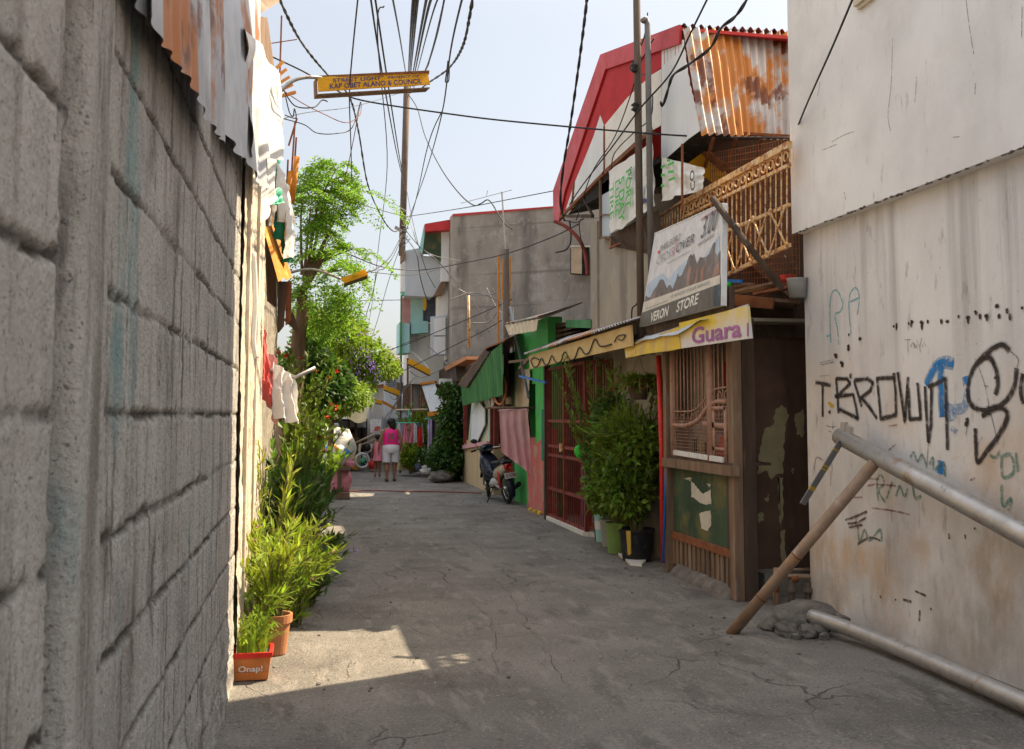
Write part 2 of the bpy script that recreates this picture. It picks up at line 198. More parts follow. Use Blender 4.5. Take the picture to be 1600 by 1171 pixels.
# ------------------------------------------------------------------ things, parts
WL = {}
def tag(o, label, cat, group=None, kind=None):
    if label: o['label'] = label
    if cat: o['category'] = cat
    if group: o['group'] = group
    if kind: o['kind'] = kind
    return o
def thing(name, label, cat, loc, group=None):
    o = bpy.data.objects.new(name, None); COL.objects.link(o); o.location = loc; o.empty_display_size = .1
    WL[o.name] = V(loc); return tag(o, label, cat, group)
class MB:
    def __init__(s): s.v, s.f, s.mi, s.cur, s.mk = [], [], [], 0, []
    def add(s, vs, fs):
        b = len(s.v); s.v += [V(x) for x in vs]
        for f in fs: s.f.append([b + i for i in f]); s.mi.append(s.cur)
        return s
    def box(s, a, b, rot=None, ctr=None):
        (x0, y0, z0), (x1, y1, z1) = a, b
        vs = [V(p) for p in ((x0, y0, z0), (x1, y0, z0), (x1, y1, z0), (x0, y1, z0), (x0, y0, z1), (x1, y0, z1), (x1, y1, z1), (x0, y1, z1))]
        if rot:
            c = V(ctr) if ctr else (V(a) + V(b)) / 2; vs = [rot @ (p - c) + c for p in vs]
        return s.add(vs, [(0, 3, 2, 1), (4, 5, 6, 7), (0, 1, 5, 4), (1, 2, 6, 5), (2, 3, 7, 6), (3, 0, 4, 7)])
    def bar(s, a, b, w, h, up=(0, 0, 1)):
        a, b = V(a), V(b); d = (b - a).normalized(); up = V(up)
        if abs(d.dot(up)) > .98: up = V((0, 1, 0)) if abs(d.y) < .9 else V((1, 0, 0))
        sx = d.cross(up).normalized() * w / 2; sz = sx.cross(d).normalized() * h / 2
        vs = [p + i * sx + j * sz for p in (a, b) for i, j in ((-1, -1), (1, -1), (1, 1), (-1, 1))]
        return s.add(vs, [(0, 1, 2, 3), (7, 6, 5, 4), (0, 4, 5, 1), (1, 5, 6, 2), (2, 6, 7, 3), (3, 7, 4, 0)])
    def tube(s, pts, r, n=8, cap=True):
        pts = [V(p) for p in pts]; k = len(pts); rs = r if isinstance(r, (list, tuple)) else [r] * k
        d = (pts[1] - pts[0]).normalized(); ref = V((0, 0, 1)) if abs(d.z) < .9 else V((1, 0, 0)); sx = d.cross(ref).normalized(); vs = []
        for i, p in enumerate(pts):
            d = (pts[min(i + 1, k - 1)] - pts[max(i - 1, 0)]).normalized(); sx = (sx - d * sx.dot(d)).normalized(); sy = d.cross(sx)
            vs += [p + rs[i] * (math.cos(a) * sx + math.sin(a) * sy) for a in [2 * math.pi * j / n for j in range(n)]]
        fs = [(i * n + j, i * n + (j + 1) % n, (i + 1) * n + (j + 1) % n, (i + 1) * n + j) for i in range(k - 1) for j in range(n)]
        if cap: fs += [tuple(range(n - 1, -1, -1)), tuple((k - 1) * n + j for j in range(n))]
        return s.add(vs, fs)
    def lathe(s, c, prof, n=20, axis=None):
        c = V(c); q = axis.to_track_quat('Z', 'Y') if axis else None; vs = []
        for r, z in prof:
            for j in range(n):
                a = 2 * math.pi * j / n; p = V((r * math.cos(a), r * math.sin(a), z)); vs.append(c + (q @ p if q else p))
        k = len(prof); return s.add(vs, [(i * n + j, i * n + (j + 1) % n, (i + 1) * n + (j + 1) % n, (i + 1) * n + j) for i in range(k - 1) for j in range(n)])
    def torus(s, c, r, t, axis, n=28, m=8, sq=1):
        q = V(axis).to_track_quat('Z', 'Y'); c = V(c); vs = []
        for i in range(n):
            a = 2 * math.pi * i / n
            for j in range(m):
                b = 2 * math.pi * j / m; vs.append(c + q @ V(((r + t * math.cos(b)) * math.cos(a), (r + t * math.cos(b)) * math.sin(a), t * sq * math.sin(b))))
        return s.add(vs, [(i * m + j, ((i + 1) % n) * m + j, ((i + 1) % n) * m + (j + 1) % m, i * m + (j + 1) % m) for i in range(n) for j in range(m)])
    def slab(s, pts, off):   # polygon thickened along off
        pts = [V(p) for p in pts]; off = V(off); n = len(pts)
        return s.add(pts + [p + off for p in pts], [tuple(range(n)), tuple(range(2 * n - 1, n - 1, -1))] + [(i, n + i, n + (i + 1) % n, (i + 1) % n) for i in range(n)])
    def grid(s, fn, nu, nv):
        return s.add([fn(i / nu, j / nv) for j in range(nv + 1) for i in range(nu + 1)], [(j * (nu + 1) + i, j * (nu + 1) + i + 1, (j + 1) * (nu + 1) + i + 1, (j + 1) * (nu + 1) + i) for j in range(nv) for i in range(nu)])
    def corr(s, a, b, c, d, n, amp=.012, rag=0, nv=6, wob=.01, sharp=False):   # a,b top left/right, c,d bottom left/right; ridges run top to bottom
        a, b, c, d = V(a), V(b), V(c), V(d); nm = (b - a).cross(c - a).normalized(); sd = random.random() * 50; st = 8 if not sharp else 5
        def fn(x, y):
            if rag: y = y * (1 + rag * noise.noise(V((x * n * .7, sd, 0))))
            p = (a * (1 - x) + b * x) * (1 - y) + (c * (1 - x) + d * x) * y
            t = x * n * 2 * math.pi; h = math.sin(t) if not sharp else (1 if math.sin(t) > .6 else 0)
            return p + nm * (amp * h + wob * noise.noise(p * 2 + V((sd, 0, 0))))
        return s.grid(fn, n * st, nv)
    def cloth(s, a, b, c, d, nu=24, nv=24, fold=.03, nf=4, wr=.015, rag=.03):
        a, b, c, d = V(a), V(b), V(c), V(d); nm = (b - a).cross(c - a).normalized(); sd = random.random() * 50
        def fn(x, y):
            y2 = y * (1 + rag * noise.noise(V((x * 5, sd, 3)))); p = (a * (1 - x) + b * x) * (1 - y2) + (c * (1 - x) + d * x) * y2
            ph = x * nf * 6.28 + 1.5 * noise.noise(V((x * 2, y * 1.5, sd)))
            return p + nm * (fold * math.sin(ph) * (.35 + .65 * y) + wr * noise.noise(V((x * 9, y * 9, sd))) + wr * 1.5 * noise.noise(V((x * 3, y * 4, sd + 9))))
        return s.grid(fn, nu, nv)
    def blob(s, c, r, n=12, m=8, j=.2, f=2):
        c = V(c); r = V(r) if not isinstance(r, (int, float)) else V((r, r, r)); sd = V((random.random() * 30, 0, 0)); vs = []
        for i in range(m + 1):
            t = math.pi * i / m
            for k in range(n):
                a = 2 * math.pi * k / n; d = V((math.sin(t) * math.cos(a), math.sin(t) * math.sin(a), math.cos(t))); h = 1 + j * noise.noise(d * f + sd); vs.append(c + V((d.x * r.x, d.y * r.y, d.z * r.z)) * h)
        return s.add(vs, [(i * n + k, (i + 1) * n + k, (i + 1) * n + (k + 1) % n, i * n + (k + 1) % n) for i in range(m) for k in range(n)])
    def leaf(s, p, d, up, l, w):   # folded leaf
        d = d.normalized(); sx = d.cross(up)
        if sx.length < .01: sx = V((1, 0, 0))
        sx = sx.normalized() * w / 2; nm = sx.cross(d).normalized() * w * .18
        return s.add([p, p + d * l * .45 + sx + nm, p + d * l, p + d * l * .45 - sx + nm, p + d * l * .5], [(0, 1, 4), (1, 2, 4), (0, 4, 3), (4, 2, 3)])
    def build(s, name, m, parent=None, smooth=False, at=None, label=None, cat=None, group=None, kind=None):
        me = bpy.data.meshes.new(name); ms = m if isinstance(m, (list, tuple)) else [m]
        if parent is not None: o0 = WL[parent.name]
        elif at is not None: o0 = V(at)
        else:
            n = max(1, len(s.v)); o0 = V(((min(p.x for p in s.v) + max(p.x for p in s.v)) / 2, (min(p.y for p in s.v) + max(p.y for p in s.v)) / 2, min(p.z for p in s.v)))
        me.from_pydata([tuple(p - o0) for p in s.v], [], s.f)
        for k in ms: me.materials.append(M[k] if isinstance(k, str) else k)
        if len(ms) > 1: me.polygons.foreach_set('material_index', s.mi)
        if smooth: me.polygons.foreach_set('use_smooth', [True] * len(me.polygons))
        me.update(); o = bpy.data.objects.new(name, me); COL.objects.link(o)
        if parent is not None: o.parent = parent
        else: o.location = o0
        WL[o.name] = o0; return tag(o, label, cat, group, kind)
def text(body, mt, name, parent, o, xd, yd, width, height, bold=0.0, depth=.002, shear=0):
    """lettering as a thin mesh fitted to width x height, lower left corner o, on the plane of xd and yd"""
    cu = bpy.data.curves.new('letters', 'FONT'); cu.body = body; cu.offset = bold; cu.resolution_u = 3; cu.shear = shear
    ob = bpy.data.objects.new('letters', cu); COL.objects.link(ob); dg = bpy.context.evaluated_depsgraph_get(); me = bpy.data.meshes.new_from_object(ob.evaluated_get(dg)); bpy.data.objects.remove(ob)
    xs = [p.co.x for p in me.vertices]; ys = [p.co.y for p in me.vertices]; x0, x1, y0, y1 = min(xs), max(xs), min(ys), max(ys)
    xd, yd, o = V(xd).normalized(), V(yd).normalized(), V(o); nm = xd.cross(yd).normalized(); mb = MB()
    mb.add([o + xd * ((p.co.x - x0) / (x1 - x0) * width) + yd * ((p.co.y - y0) / max(1e-6, y1 - y0) * height) + nm * depth for p in me.vertices], [tuple(f.vertices) for f in me.polygons])
    return mb.build(name, mt, parent)
def spline(pts, n=6):
    pts = [V(p) for p in pts]; out = []
    for i in range(len(pts) - 1):
        p0, p1, p2, p3 = pts[max(i - 1, 0)], pts[i], pts[i + 1], pts[min(i + 2, len(pts) - 1)]
        for k in range(n):
            t = k / n; out.append(.5 * ((2 * p1) + (p2 - p0) * t + (2 * p0 - 5 * p1 + 4 * p2 - p3) * t * t + (3 * p1 - p0 - 3 * p2 + p3) * t ** 3))
    return out + [pts[-1]]
def ribbon(mb, pts, wd, nm, taper=False):
    nm = V(nm); k = len(pts); vs = []
    for i, p in enumerate(pts):
        d = (pts[min(i + 1, k - 1)] - pts[max(i - 1, 0)]).normalized(); sx = d.cross(nm).normalized() * wd * (.5 + .12 * noise.noise(p * 9)) * ((.25 + 1.1 * math.sin(math.pi * (.15 + .8 * i / (k - 1)))) if taper else 1); vs += [p - sx, p + sx]
    mb.add(vs, [(2 * i, 2 * i + 1, 2 * i + 3, 2 * i + 2) for i in range(k - 1)])
def copy_tree(o, parent=None):
    c = o.copy(); COL.objects.link(c); c.parent = parent
    for ch in [x for x in COL.objects if x.parent == o]: copy_tree(ch, c)
    return c
def rv(s=1.0): return V((random.gauss(0, s), random.gauss(0, s), random.gauss(0, s)))
def crown(mb, clumps, n, l, w, droop=.2, shell=.55):
    """leaves spread through lumpy clumps (centre, radii)"""
    tot = sum(r[0] * r[1] + r[1] * r[2] + r[0] * r[2] for c, r in clumps)
    for c, r in clumps:
        c = V(c); k = int(n * (r[0] * r[1] + r[1] * r[2] + r[0] * r[2]) / tot)
        for _ in range(k):
            d = rv().normalized(); q = (shell + (1 - shell) * random.random()) if random.random() < .75 else random.random() ** .5
            q *= 1 + .35 * noise.noise(d * 2.2 + c); p = c + V((d.x * r[0], d.y * r[1], d.z * r[2])) * q
            o = (d + rv(.6) - V((0, 0, droop))).normalized(); s_ = random.uniform(.65, 1.3); mb.leaf(p, o, (rv(.6) + V((0, 0, 1))), l * s_, w * s_)
def sprays(st, lf, base, n, h, spread, l, w, per, arch=.3, lean=(0, 0), gap=.15, seg=7):
    """n arching stems from base with leaves along them"""
    tips = []
    for _ in range(n):
        a = random.uniform(0, 6.28); sp = spread * random.uniform(.3, 1); hh = h * random.uniform(.6, 1.05); b = V(base) + V((math.cos(a), math.sin(a), 0)) * spread * .15
        pts = []
        for i in range(seg + 1):
            t = i / seg; pts.append(b + V((math.cos(a) * sp * t ** 1.5 + lean[0] * t, math.sin(a) * sp * t ** 1.5 + lean[1] * t, hh * (t - arch * t ** 3))))
        st.tube(pts, [.008 * (1 - .75 * i / seg) + .001 for i in range(seg + 1)], 5); tips.append(pts[-1])
        for k in range(per):
            t = gap + (1 - gap) * (k + random.random()) / per; x = t * seg; i = min(int(x), seg - 1); p = pts[i].lerp(pts[i + 1], x - i); d = (pts[i + 1] - pts[i]).normalized()
            o = (d * .7 + rv(.5) + V((0, 0, .25))).normalized(); s_ = random.uniform(.6, 1.2); lf.leaf(p, o, rv(.4) + V((0, 0, 1)), l * s_, w * s_)
    return tips
# ================================================================== SETTING
mat('ground', (.42, .37, .31), (.34, .30, .25), scale=.4, rough=.95, bump=.3, bscale=4)
MB().add([(-300, -300, -.06), (300, -300, -.06), (300, 900, -.06), (-300, 900, -.06)], [(0, 1, 2, 3)]).build('ground', 'ground', kind='structure')
mb = MB(); ny, nx = 330, 56
ys = [-4 + 46 * (j / ny) ** 1.25 for j in range(ny + 1)]
def rz(x, y):
    z = .012 * noise.noise(V((x * .6, y * .4, 0))) + .005 * noise.noise(V((x * 2.5, y * 2.5, 4))) + .0025 * noise.noise(V((x * 9, y * 9, 8)))
    return z - .004 - .03 * max(0, 1 - abs(x - 1.5 - .05 * math.sin(y)) / 3.2) ** 2 * .5
mb.add([(-1 + 7.5 * i / nx, ys[j], rz(-1 + 7.5 * i / nx, ys[j])) for j in range(ny + 1) for i in range(nx + 1)], [(j * (nx + 1) + i, j * (nx + 1) + i + 1, (j + 1) * (nx + 1) + i + 1, (j + 1) * (nx + 1) + i) for j in range(ny) for i in range(nx)])
mb.build('alley_pavement', 'road', smooth=True, kind='structure', at=(0, 0, 0))
# open cracks that cross the slab
mat('crack_dirt', (.07, .062, .054), (.10, .09, .078), scale=20, rough=1, bump=.3)
mb = MB()
for cr in ([(620, 968), (655, 985), (700, 1000), (760, 996), (820, 990), (840, 980)], [(770, 900), (800, 930), (825, 975), (840, 990)], [(735, 935), (765, 965), (775, 1010), (772, 1060)], [(845, 1005), (862, 1030), (880, 1055), (892, 1075)], [(470, 982), (520, 980), (560, 985), (600, 972)], [(545, 1030), (544, 1060)],
           [(530, 914), (560, 917), (590, 922)], [(546, 945), (560, 958), (600, 965), (612, 950)], [(880, 967), (930, 966), (1000, 968), (1060, 966)], [(525, 870), (560, 866), (600, 868), (640, 850)], [(700, 830), (740, 845), (760, 870)], [(560, 890), (585, 905), (595, 925)], [(610, 880), (640, 895)]):
    pts = spline([P(u, v, Z=0) for u, v in cr], 8)
    for q in pts: q.x += .05 * noise.noise(q * 3); q.y += .08 * noise.noise(q * 3 + V((5, 0, 0))); q.x += .02 * noise.noise(q * 14); q.z = rz(q.x, q.y) + .003
    k = len(pts); vs = []
    for i, q in enumerate(pts):
        d = (pts[min(i + 1, k - 1)] - pts[max(i - 1, 0)]).normalized(); sx = d.cross(V((0, 0, 1))).normalized() * max(.0008, .0042 * (.6 + .9 * noise.noise(q * 8)) * math.sin(math.pi * (i + .5) / k) ** .4); vs += [q - sx, q + sx]
    mb.add(vs, [(2 * i, 2 * i + 1, 2 * i + 3, 2 * i + 2) for i in range(k - 1)])
mb.build('pavement_cracks', 'crack_dirt', at=(0, 0, 0), kind='structure')
mb = MB()
for _ in range(260):
    y = random.uniform(6, 26); x = random.choice([random.uniform(-.3, .4), random.uniform(2.7, 3.7), random.uniform(0, 3.6)])
    s = random.uniform(.004, .016); mb.blob((x, y, rz(x, y) + s * .4), (s, s * 1.2, s * .6), 6, 4, .5, 3)
mb.build('grit', 'rock', kind='stuff', at=(0, 0, 0))

# ================================================================== BLOCK WALL
WX = -.47
wall = thing('block_wall', 'tall grey concrete block wall along the left of the alley with crumbling mortar joints', 'wall', (WX, 3, 0))
yp = [P(u, 648, X=WX).y for u in (80, 105, 150)]
Ys = [.62]
while Ys[-1] < 6.53: Ys.append(Ys[-1] + max(.007, .0042 * Ys[-1]))
Ys[-1] = 6.53; Zs = [-.02 + .0135 * i for i in range(int(3.5 / .0135) + 1)]
def sm(x): x = max(0, min(1, x)); return x * x * (3 - 2 * x)
def wallh(y, z):
    n3 = noise.noise(V((y * 3, z * 3, 1))); n12 = noise.noise(V((y * 13, z * 13, 2))); n40 = noise.noise(V((y * 38, z * 38, 3)))
    h = .003 * n3 + .003 * n12 + .0035 * n40; m = 0
    if yp[1] < y < yp[2]:
        e = min(y - yp[1], yp[2] - y); return .02 * sm(e / .02) + .0018 * n12 + .001 * n40, .0
    if yp[0] < y < yp[1]:
        g = .5 + .5 * noise.noise(V((z * 3.4, 0, 7))); return -.05 * sm((y - yp[0]) / .03) * (.6 + 1.3 * g) + .034 * noise.noise(V((y * 20, z * 17, 9))) + .012 * n40, max(0, min(1, .25 + .9 * sm(g * 1.2 - .2) + .5 * n12))
    k = round((z - 1.65 - .02 * noise.noise(V((y * 1.3, 3, 0)))) / .285); zl = 1.65 + .285 * k + .014 * noise.noise(V((y * 2.2, k * 5.1, 0))) + .009 * noise.noise(V((y * 14, k * 3, 0)))
    dz = abs(z - zl); wd = .013 + .012 * noise.noise(V((y * 2.8, k * 7.3, 2))) + .007 * n12
    a = sm((wd - dz) / .007); pr = sm(.75 + 1.4 * noise.noise(V((y * 1.4, k * 3.7, 5))))
    m = a * (.35 + .65 * pr); h -= a * (.35 + .65 * pr) * (.018 + .022 * noise.noise(V((y * 19, z * 19, 4))) + .02 * noise.noise(V((y * 45, z * 45, 5))))
    row = math.floor((z - 1.65) / .285); yy = (y + (.21 if row % 2 else 0) + .05 * noise.noise(V((row * 3.3, 0, 0)))) / .42
    dy = abs(yy - round(yy)) * .42; pv = sm(.3 + 1.8 * noise.noise(V((round(yy) * 2.7, row * 3.1, 6)) )); b = sm((.006 + .006 * n12 - dy) / .005) * pv
    m = max(m, b * .8); h -= .016 * b
    if z < .5: t = sm((.5 - z + .1 * n3) / .2); h += t * (.012 * n12 + .016 * noise.noise(V((y * 6, z * 6, 8))) + .006); m *= 1 - .6 * t
    gouge = noise.noise(V((y * 4.5, z * 2.2, 11)))
    if gouge > .42: h -= .03 * (gouge - .42); m = max(m, (gouge - .42) * 1.5)  # gouged hollows are coloured darker through the same mask
    return h, max(0, min(1, m))
vs, at_ = [], []
for z in Zs:
    for y in Ys:
        h, m = wallh(y, z); e = .02 * noise.noise(V((z * 5, 0, 3))) * sm((y - 6.3) / .23); vs.append((WX + h - .03 * sm((y - 6.49) / .04), y + e, z)); at_.append(m)
n = len(Ys); mb = MB(); mb.add(vs, [(j * n + i, j * n + i + 1, (j + 1) * n + i + 1, (j + 1) * n + i) for j in range(len(Zs) - 1) for i in range(n - 1)])
face = mb.build('block_face', 'block', wall, smooth=True)
face.data.attributes.new('mortar', 'FLOAT', 'POINT').data.foreach_set('value', at_)
MB().box((WX - .2, -.5, -.03), (WX - .08, 6.50, 3.5)).box((WX - .08, -.5, -.03), (WX - .002, .615, 3.5)).build('block_core', 'block', wall)
# ------------------------------------------------------------------ sheets along its top
def sheet(name, label, a, b, c, d, n, m, amp=.012, rag=.04, nv=10, group='roofing sheets hung along the block wall', **k):
    return MB().corr(a, b, c, d, n, amp, rag, nv, **k).build(name, m, smooth=True, label=label, cat='metal sheet', group=group)
up = V((-.05, 0, 1.15))
c, d = P(120, -110, X=-.435), P(243, 48, X=-.425); sheet('corrugated_sheet', 'grey corrugated sheet nearest the camera at the top left corner', c + up, d + up, c, d, 6, 'streaked_tin', .008, .02)
c, d = P(236, 30, X=-.40), P(353, 228, X=-.365); sheet('corrugated_sheet', 'galvanised corrugated sheet with an orange rust patch over the block wall', c + up, d + up * 1.15, c, d, 10, 'streaked_tin', .008, .025)
c, d = P(352, 205, X=-.41), P(413, 292, X=-.36); sheet('corrugated_sheet', 'narrow bent tin sheet between the rust patched sheet and the sunlit white tarp', c + up * 1.5, d + up * 1.4, c, d, 6, 'galvanised', wob=.03)
MB().bar((-.50, 1.2, 3.5), (-.50, 9.4, 3.62), .06, .08).build('roof_beam', 'old_wood', label='weathered wooden beam under the tin sheets on top of the block wall', cat='beam')
# ================================================================== LEFT SHANTY
hl = thing('shanty_house', 'patched shanty of peeling plaster and raw cement beyond the block wall', 'house', (-.6, 10, 0))
mb = MB()
def fa(x, y):
    q = V((-.46, 6.56 + 2.7 * x, -.02 + 3.6 * y)); q.x += .006 * noise.noise(q * 3) + .005 * noise.noise(q * 9) + .005 * noise.noise(q * 22) + (.007 if noise.noise(V((q.y * 2.5, q.z * 1.3, 9))) > .05 else 0); return q
mb.grid(fa, 100, 140); mb.box((-.9, 6.56, -.02), (-.49, 9.26, 3.5)); mb.build('plaster_wall', 'old_plaster', hl, smooth=False)
def fb(x, y):
    q = V((-.56, 9.26 + 6.2 * x, -.02 + 3.7 * y)); q.x += .02 * noise.noise(q * 3) + .012 * noise.noise(q * 11); return q
mb = MB(); mb.grid(fb, 90, 70); mb.box((-1.1, 9.27, -.02), (-.6, 15.44, 3.6)); mb.build('cement_wall', 'rough_cement', hl)
MB().box((-.50, 6.9, 0), (-.435, 7.02, 3.4)).bar((-.47, 7.9, 0), (-.45, 7.95, 3.9), .05, .05).build('corner_post', 'old_plaster', hl)
MB().slab([P(385, 2, Y=7.4), P(425, -30, Y=8.6), P(437, 3, Y=8.6), P(405, 22, Y=7.4)], (-.9, 0, .1)).slab([P(402, 25, Y=7.5), P(418, 28, Y=7.9), P(432, 130, Y=8.4), P(412, 112, Y=7.8)], (-.5, .02, .05)).build('eave_board', 'old_wood', hl)
MB().slab([(-.55, 7.0, 3.95), (-.42, 9.0, 4.55), (-.40, 13.6, 4.35), (-.5, 15.0, 3.6)], (-2.5, 0, .15)).build('roof', 'rusty_sheet', hl)
MB().box((-3.2, 9.3, 3.5), (-.62, 15, 4.2)).build('loft_wall', 'old_wood', hl)
# tarps, planks and cloths on it
def cl(name, label, cat, pts, m, nu=20, nv=20, group=None, **k): return MB().cloth(*pts, nu=nu, nv=nv, **k).build(name, m, smooth=True, label=label, cat=cat, group=group)
cl('white_tarp', 'crumpled white sheet glowing in the sun beside the roof eave', 'tarp', (P(383, 40, X=-.40), P(438, 120, Y=8.8), P(388, 245, X=-.40), P(441, 250, Y=8.8)), 'tarp_white', 30, 30, fold=.03, nf=2, wr=.014, rag=.02)
cl('white_tarp', 'lower white flap hanging in front of the green striped cloth', 'tarp', (P(398, 230, Y=8.0), P(434, 240, Y=9.3), P(409, 355, Y=8.2), P(430, 305, Y=9.4)), 'tarp_white', 24, 24, fold=.03, nf=2, wr=.012, rag=.03)
cl('green_tarp', 'green strip of cloth hanging under the white flap', 'tarp', (P(414, 305, Y=9.3), P(437, 292, Y=9.6), P(412, 322, Y=9.25), P(440, 318, Y=9.6)), 'mint', 12, 8, wr=.02)
for i, (q, m, lb) in enumerate([(((430, 215), (436, 205), (432, 320), (440, 325)), 'mint', 'long thin green cloth strip hanging down the edge of the white tarp'), (((432, 250), (452, 290), (433, 345), (462, 350)), 'tarp_white', 'white rag with a green hem hanging beside the moringa stems'), (((431, 330), (457, 330), (428, 372), (456, 385)), 'green_cloth', 'dark green rag tied above the orange rusted sheet'), (((446, 330), (460, 345), (447, 405), (461, 400)), 'tarp_white', 'small pale rag at the outer edge above the orange rusted sheet'), (((438, 372), (459, 380), (440, 412), (460, 408)), 'green_cloth', 'short green rag lowest of the rags beside the trunk')]):
    cl('rag', lb, 'rag', [P(u, v, Y=9.8 + .25 * (k % 2)) for k, (u, v) in enumerate(q)], m, 12, 14, group='rags hung from the shanty eave', fold=.03, nf=1.5, wr=.015, rag=.06)
sheet('rusted_sheet', 'orange rusted tin sheet jutting from the shanty wall', P(412, 355, Y=9.5), P(428, 352, Y=10.2), P(434, 437, Y=9.5), P(458, 438, Y=10.2), 4, 'rust_orange', .01, .1, 6, group='tin scraps')
for i, (q, lb) in enumerate([(((437, 440), (448, 440), (444, 510), (436, 520)), 'dark plank under the orange rusted sheet'), (((449, 440), (456, 440), (455, 500), (449, 508)), 'reddish plank hanging nearest the tree trunk'), (((440, 505), (458, 488), (468, 520), (446, 500)), 'broken plank tilted across the foot of the hanging planks'), (((416, 372), (430, 395), (432, 480), (420, 470)), 'shadowed board set in the gap under the orange sheet')]):
    MB().slab([P(u, v, Y=10.0 + .1 * i) for u, v in q], (-.02, .04, 0)).build('plank', 'rust' if i == 1 else 'dark_wood', label=lb, cat='plank', group='loose planks on the shanty')
MB().tube(spline([P(396, 395, Y=7.4), P(399, 470, Y=7.4), P(396, 530, Y=7.4), P(400, 560, Y=7.4)]), .022, 6).build('white_pipe', 'white_plastic', smooth=True, label='crooked white pipe running down the sunlit plaster strip', cat='pipe')
# clothes on a pole
MB().tube([P(425, 570, Y=9.7) + V((-.2, .1, 0)), P(462, 590, Y=9.7), P(493, 575, Y=9.7)], .02, 8).build('clothes_pole', 'steel_pipe', smooth=True, label='grey metal pole sticking out of the left wall above the shrubs', cat='pole')
GC = 'clothes hung on the left wall'
cl('hanging_shirt', 'salmon red shirt hanging nearest the plaster strip', 'shirt', (P(407, 508, Y=9.4), P(417, 520, Y=9.6), P(399, 585, Y=9.4), P(424, 640, Y=9.7)), 'cloth_salmon', 18, 26, GC, fold=.05, nf=2.5, wr=.02, rag=.25)
cl('hanging_shirt', 'dusty rose shirt hanging between the salmon shirt and the white cloth', 'shirt', (P(410, 545, Y=9.7), P(432, 560, Y=9.85), P(411, 600, Y=9.7), P(433, 665, Y=9.85)), 'cloth_rose', 18, 26, GC, fold=.05, nf=2.5, wr=.02, rag=.12)
cl('hanging_towel', 'white and pink towel hanging over the pole by the shrubs', 'towel', (P(427, 565, Y=9.55), P(461, 590, Y=9.7), P(428, 655, Y=9.55), P(470, 662, Y=9.7)), 'cloth_white', 22, 26, GC, fold=.045, nf=2.5, wr=.02, rag=.08)
# rods, antenna, lamp arm
for i, (a, b, lb) in enumerate([((447, 320), (450, 250), 'shortest bare steel rod standing on the shanty roof'), ((452, 325), (461, 190), 'tallest bare steel rod standing on the shanty roof'), ((456, 318), (463, 215), 'rightmost bare steel rod standing on the shanty roof'), ((451, 228), (464, 185), 'slanting bare steel rod joining the rod tops on the shanty roof')]):
    MB().tube([P(*a, Y=11.5 + .1 * i), P(*b, Y=11.5 + .1 * i)], .012, 6).build('reinforcing_rod', 'rust', label=lb, cat='rod', group='bare steel rods on the shanty roof')
for i, (a, b, lb) in enumerate([((455, 268), (448, 322), 'left rust orange pipe stub below the rods'), ((464, 245), (456, 318), 'right rust orange pipe stub below the rods')]):
    MB().tube([P(*a, Y=11.4), P(*b, Y=11.4)], .03, 8).build('pipe_stub', 'rust_orange', smooth=True, label=lb, cat='pipe', group='rust orange pipe stubs on the shanty')
MB().tube([P(440, 25, Y=10.5), P(436, 160, Y=10.5)], .01, 6).tube([P(424, 68, Y=10.5), P(464, 62, Y=10.5)], .006, 5).build('antenna', 'rust', label='thin rusty antenna mast on the shanty roof edge', cat='antenna')
for i in range(5):
    a = P(425 + 5 * i, 112 + 6 * i, Y=10.2); MB().bar(a + V((-.1, 0, -.12)), a + V((.1, .1, .14 - .04 * i)), .05, .03).build('broken_board', 'rust_orange', label=['upper', 'second', 'middle', 'fourth', 'lowest'][i] + ' of five broken orange boards at the end of the shanty eave', cat='board', group='broken boards on the shanty eave')
# ------------------------------------------------------------------ street light sign
sg = thing('street_light_sign', 'yellow street light sign of the upper alley with blue lettering', 'sign', P(580, 130, Y=10))
TL, TR, BL, BR = P(496, 121, Y=9.9), P(668, 112, Y=10.4), P(497, 143, Y=9.9), P(672, 132, Y=10.4)
mb = MB().slab([TL, TR, BR, BL], (.0, .02, 0)); mb.build('sign_face', 'banner', sg)
bk = V((-.03, .16, .0)); mb = MB(); mb.slab([BL + V((0, .025, -.03)), BR + V((0, .025, -.035)), BR + bk + V((0, 0, -.035)), BL + bk + V((0, 0, -.03))], (0, 0, .012)); mb.slab([TL + V((-.004, .022, 0)), BL + V((-.004, .022, -.03)), BL + bk + V((0, 0, -.03)), TL + bk], (-.01, 0, 0)); mb.build('lamp_housing', 'old_wood', sg)
MB().slab([TL + V((-.02, -.006, .012)), TR + V((.02, -.006, .012)), TR + V((.02, -.006, -.012)), TL + V((-.02, -.006, -.012))], (0, .1, 0)).build('sign_trim', 'rust', sg)
xd = (TR - TL).normalized(); yd = (TL - BL).normalized(); Lw = (TR - TL).length; Hh = (TL - BL).length
mat('letter_blue', (.055, .05, .17), (.04, .04, .12), rough=.7, bump=0)
o_ = BL - V((0, .006, 0))
text('STREET LIGHT"', 'letter_blue', 'lettering', sg, o_ + xd * Lw * .13 + yd * Hh * .56, xd, yd, Lw * .45, Hh * .29, .015)
text('PROJECT OF', 'letter_blue', 'lettering', sg, o_ + xd * Lw * .62 + yd * Hh * .56, xd, yd, Lw * .30, Hh * .22, .015)
text('KAP OBET ALANO & COUNCIL', 'letter_blue', 'lettering', sg, o_ + xd * Lw * .10 + yd * Hh * .10, xd, yd, Lw * .84, Hh * .38, .02)
MB().tube(spline([P(433, 147, Y=9.8), P(455, 128, Y=9.8), P(478, 121, Y=9.85), P(505, 122, Y=9.95)]), .02, 8).build('lamp_arm', 'steel_pipe', sg, smooth=True)
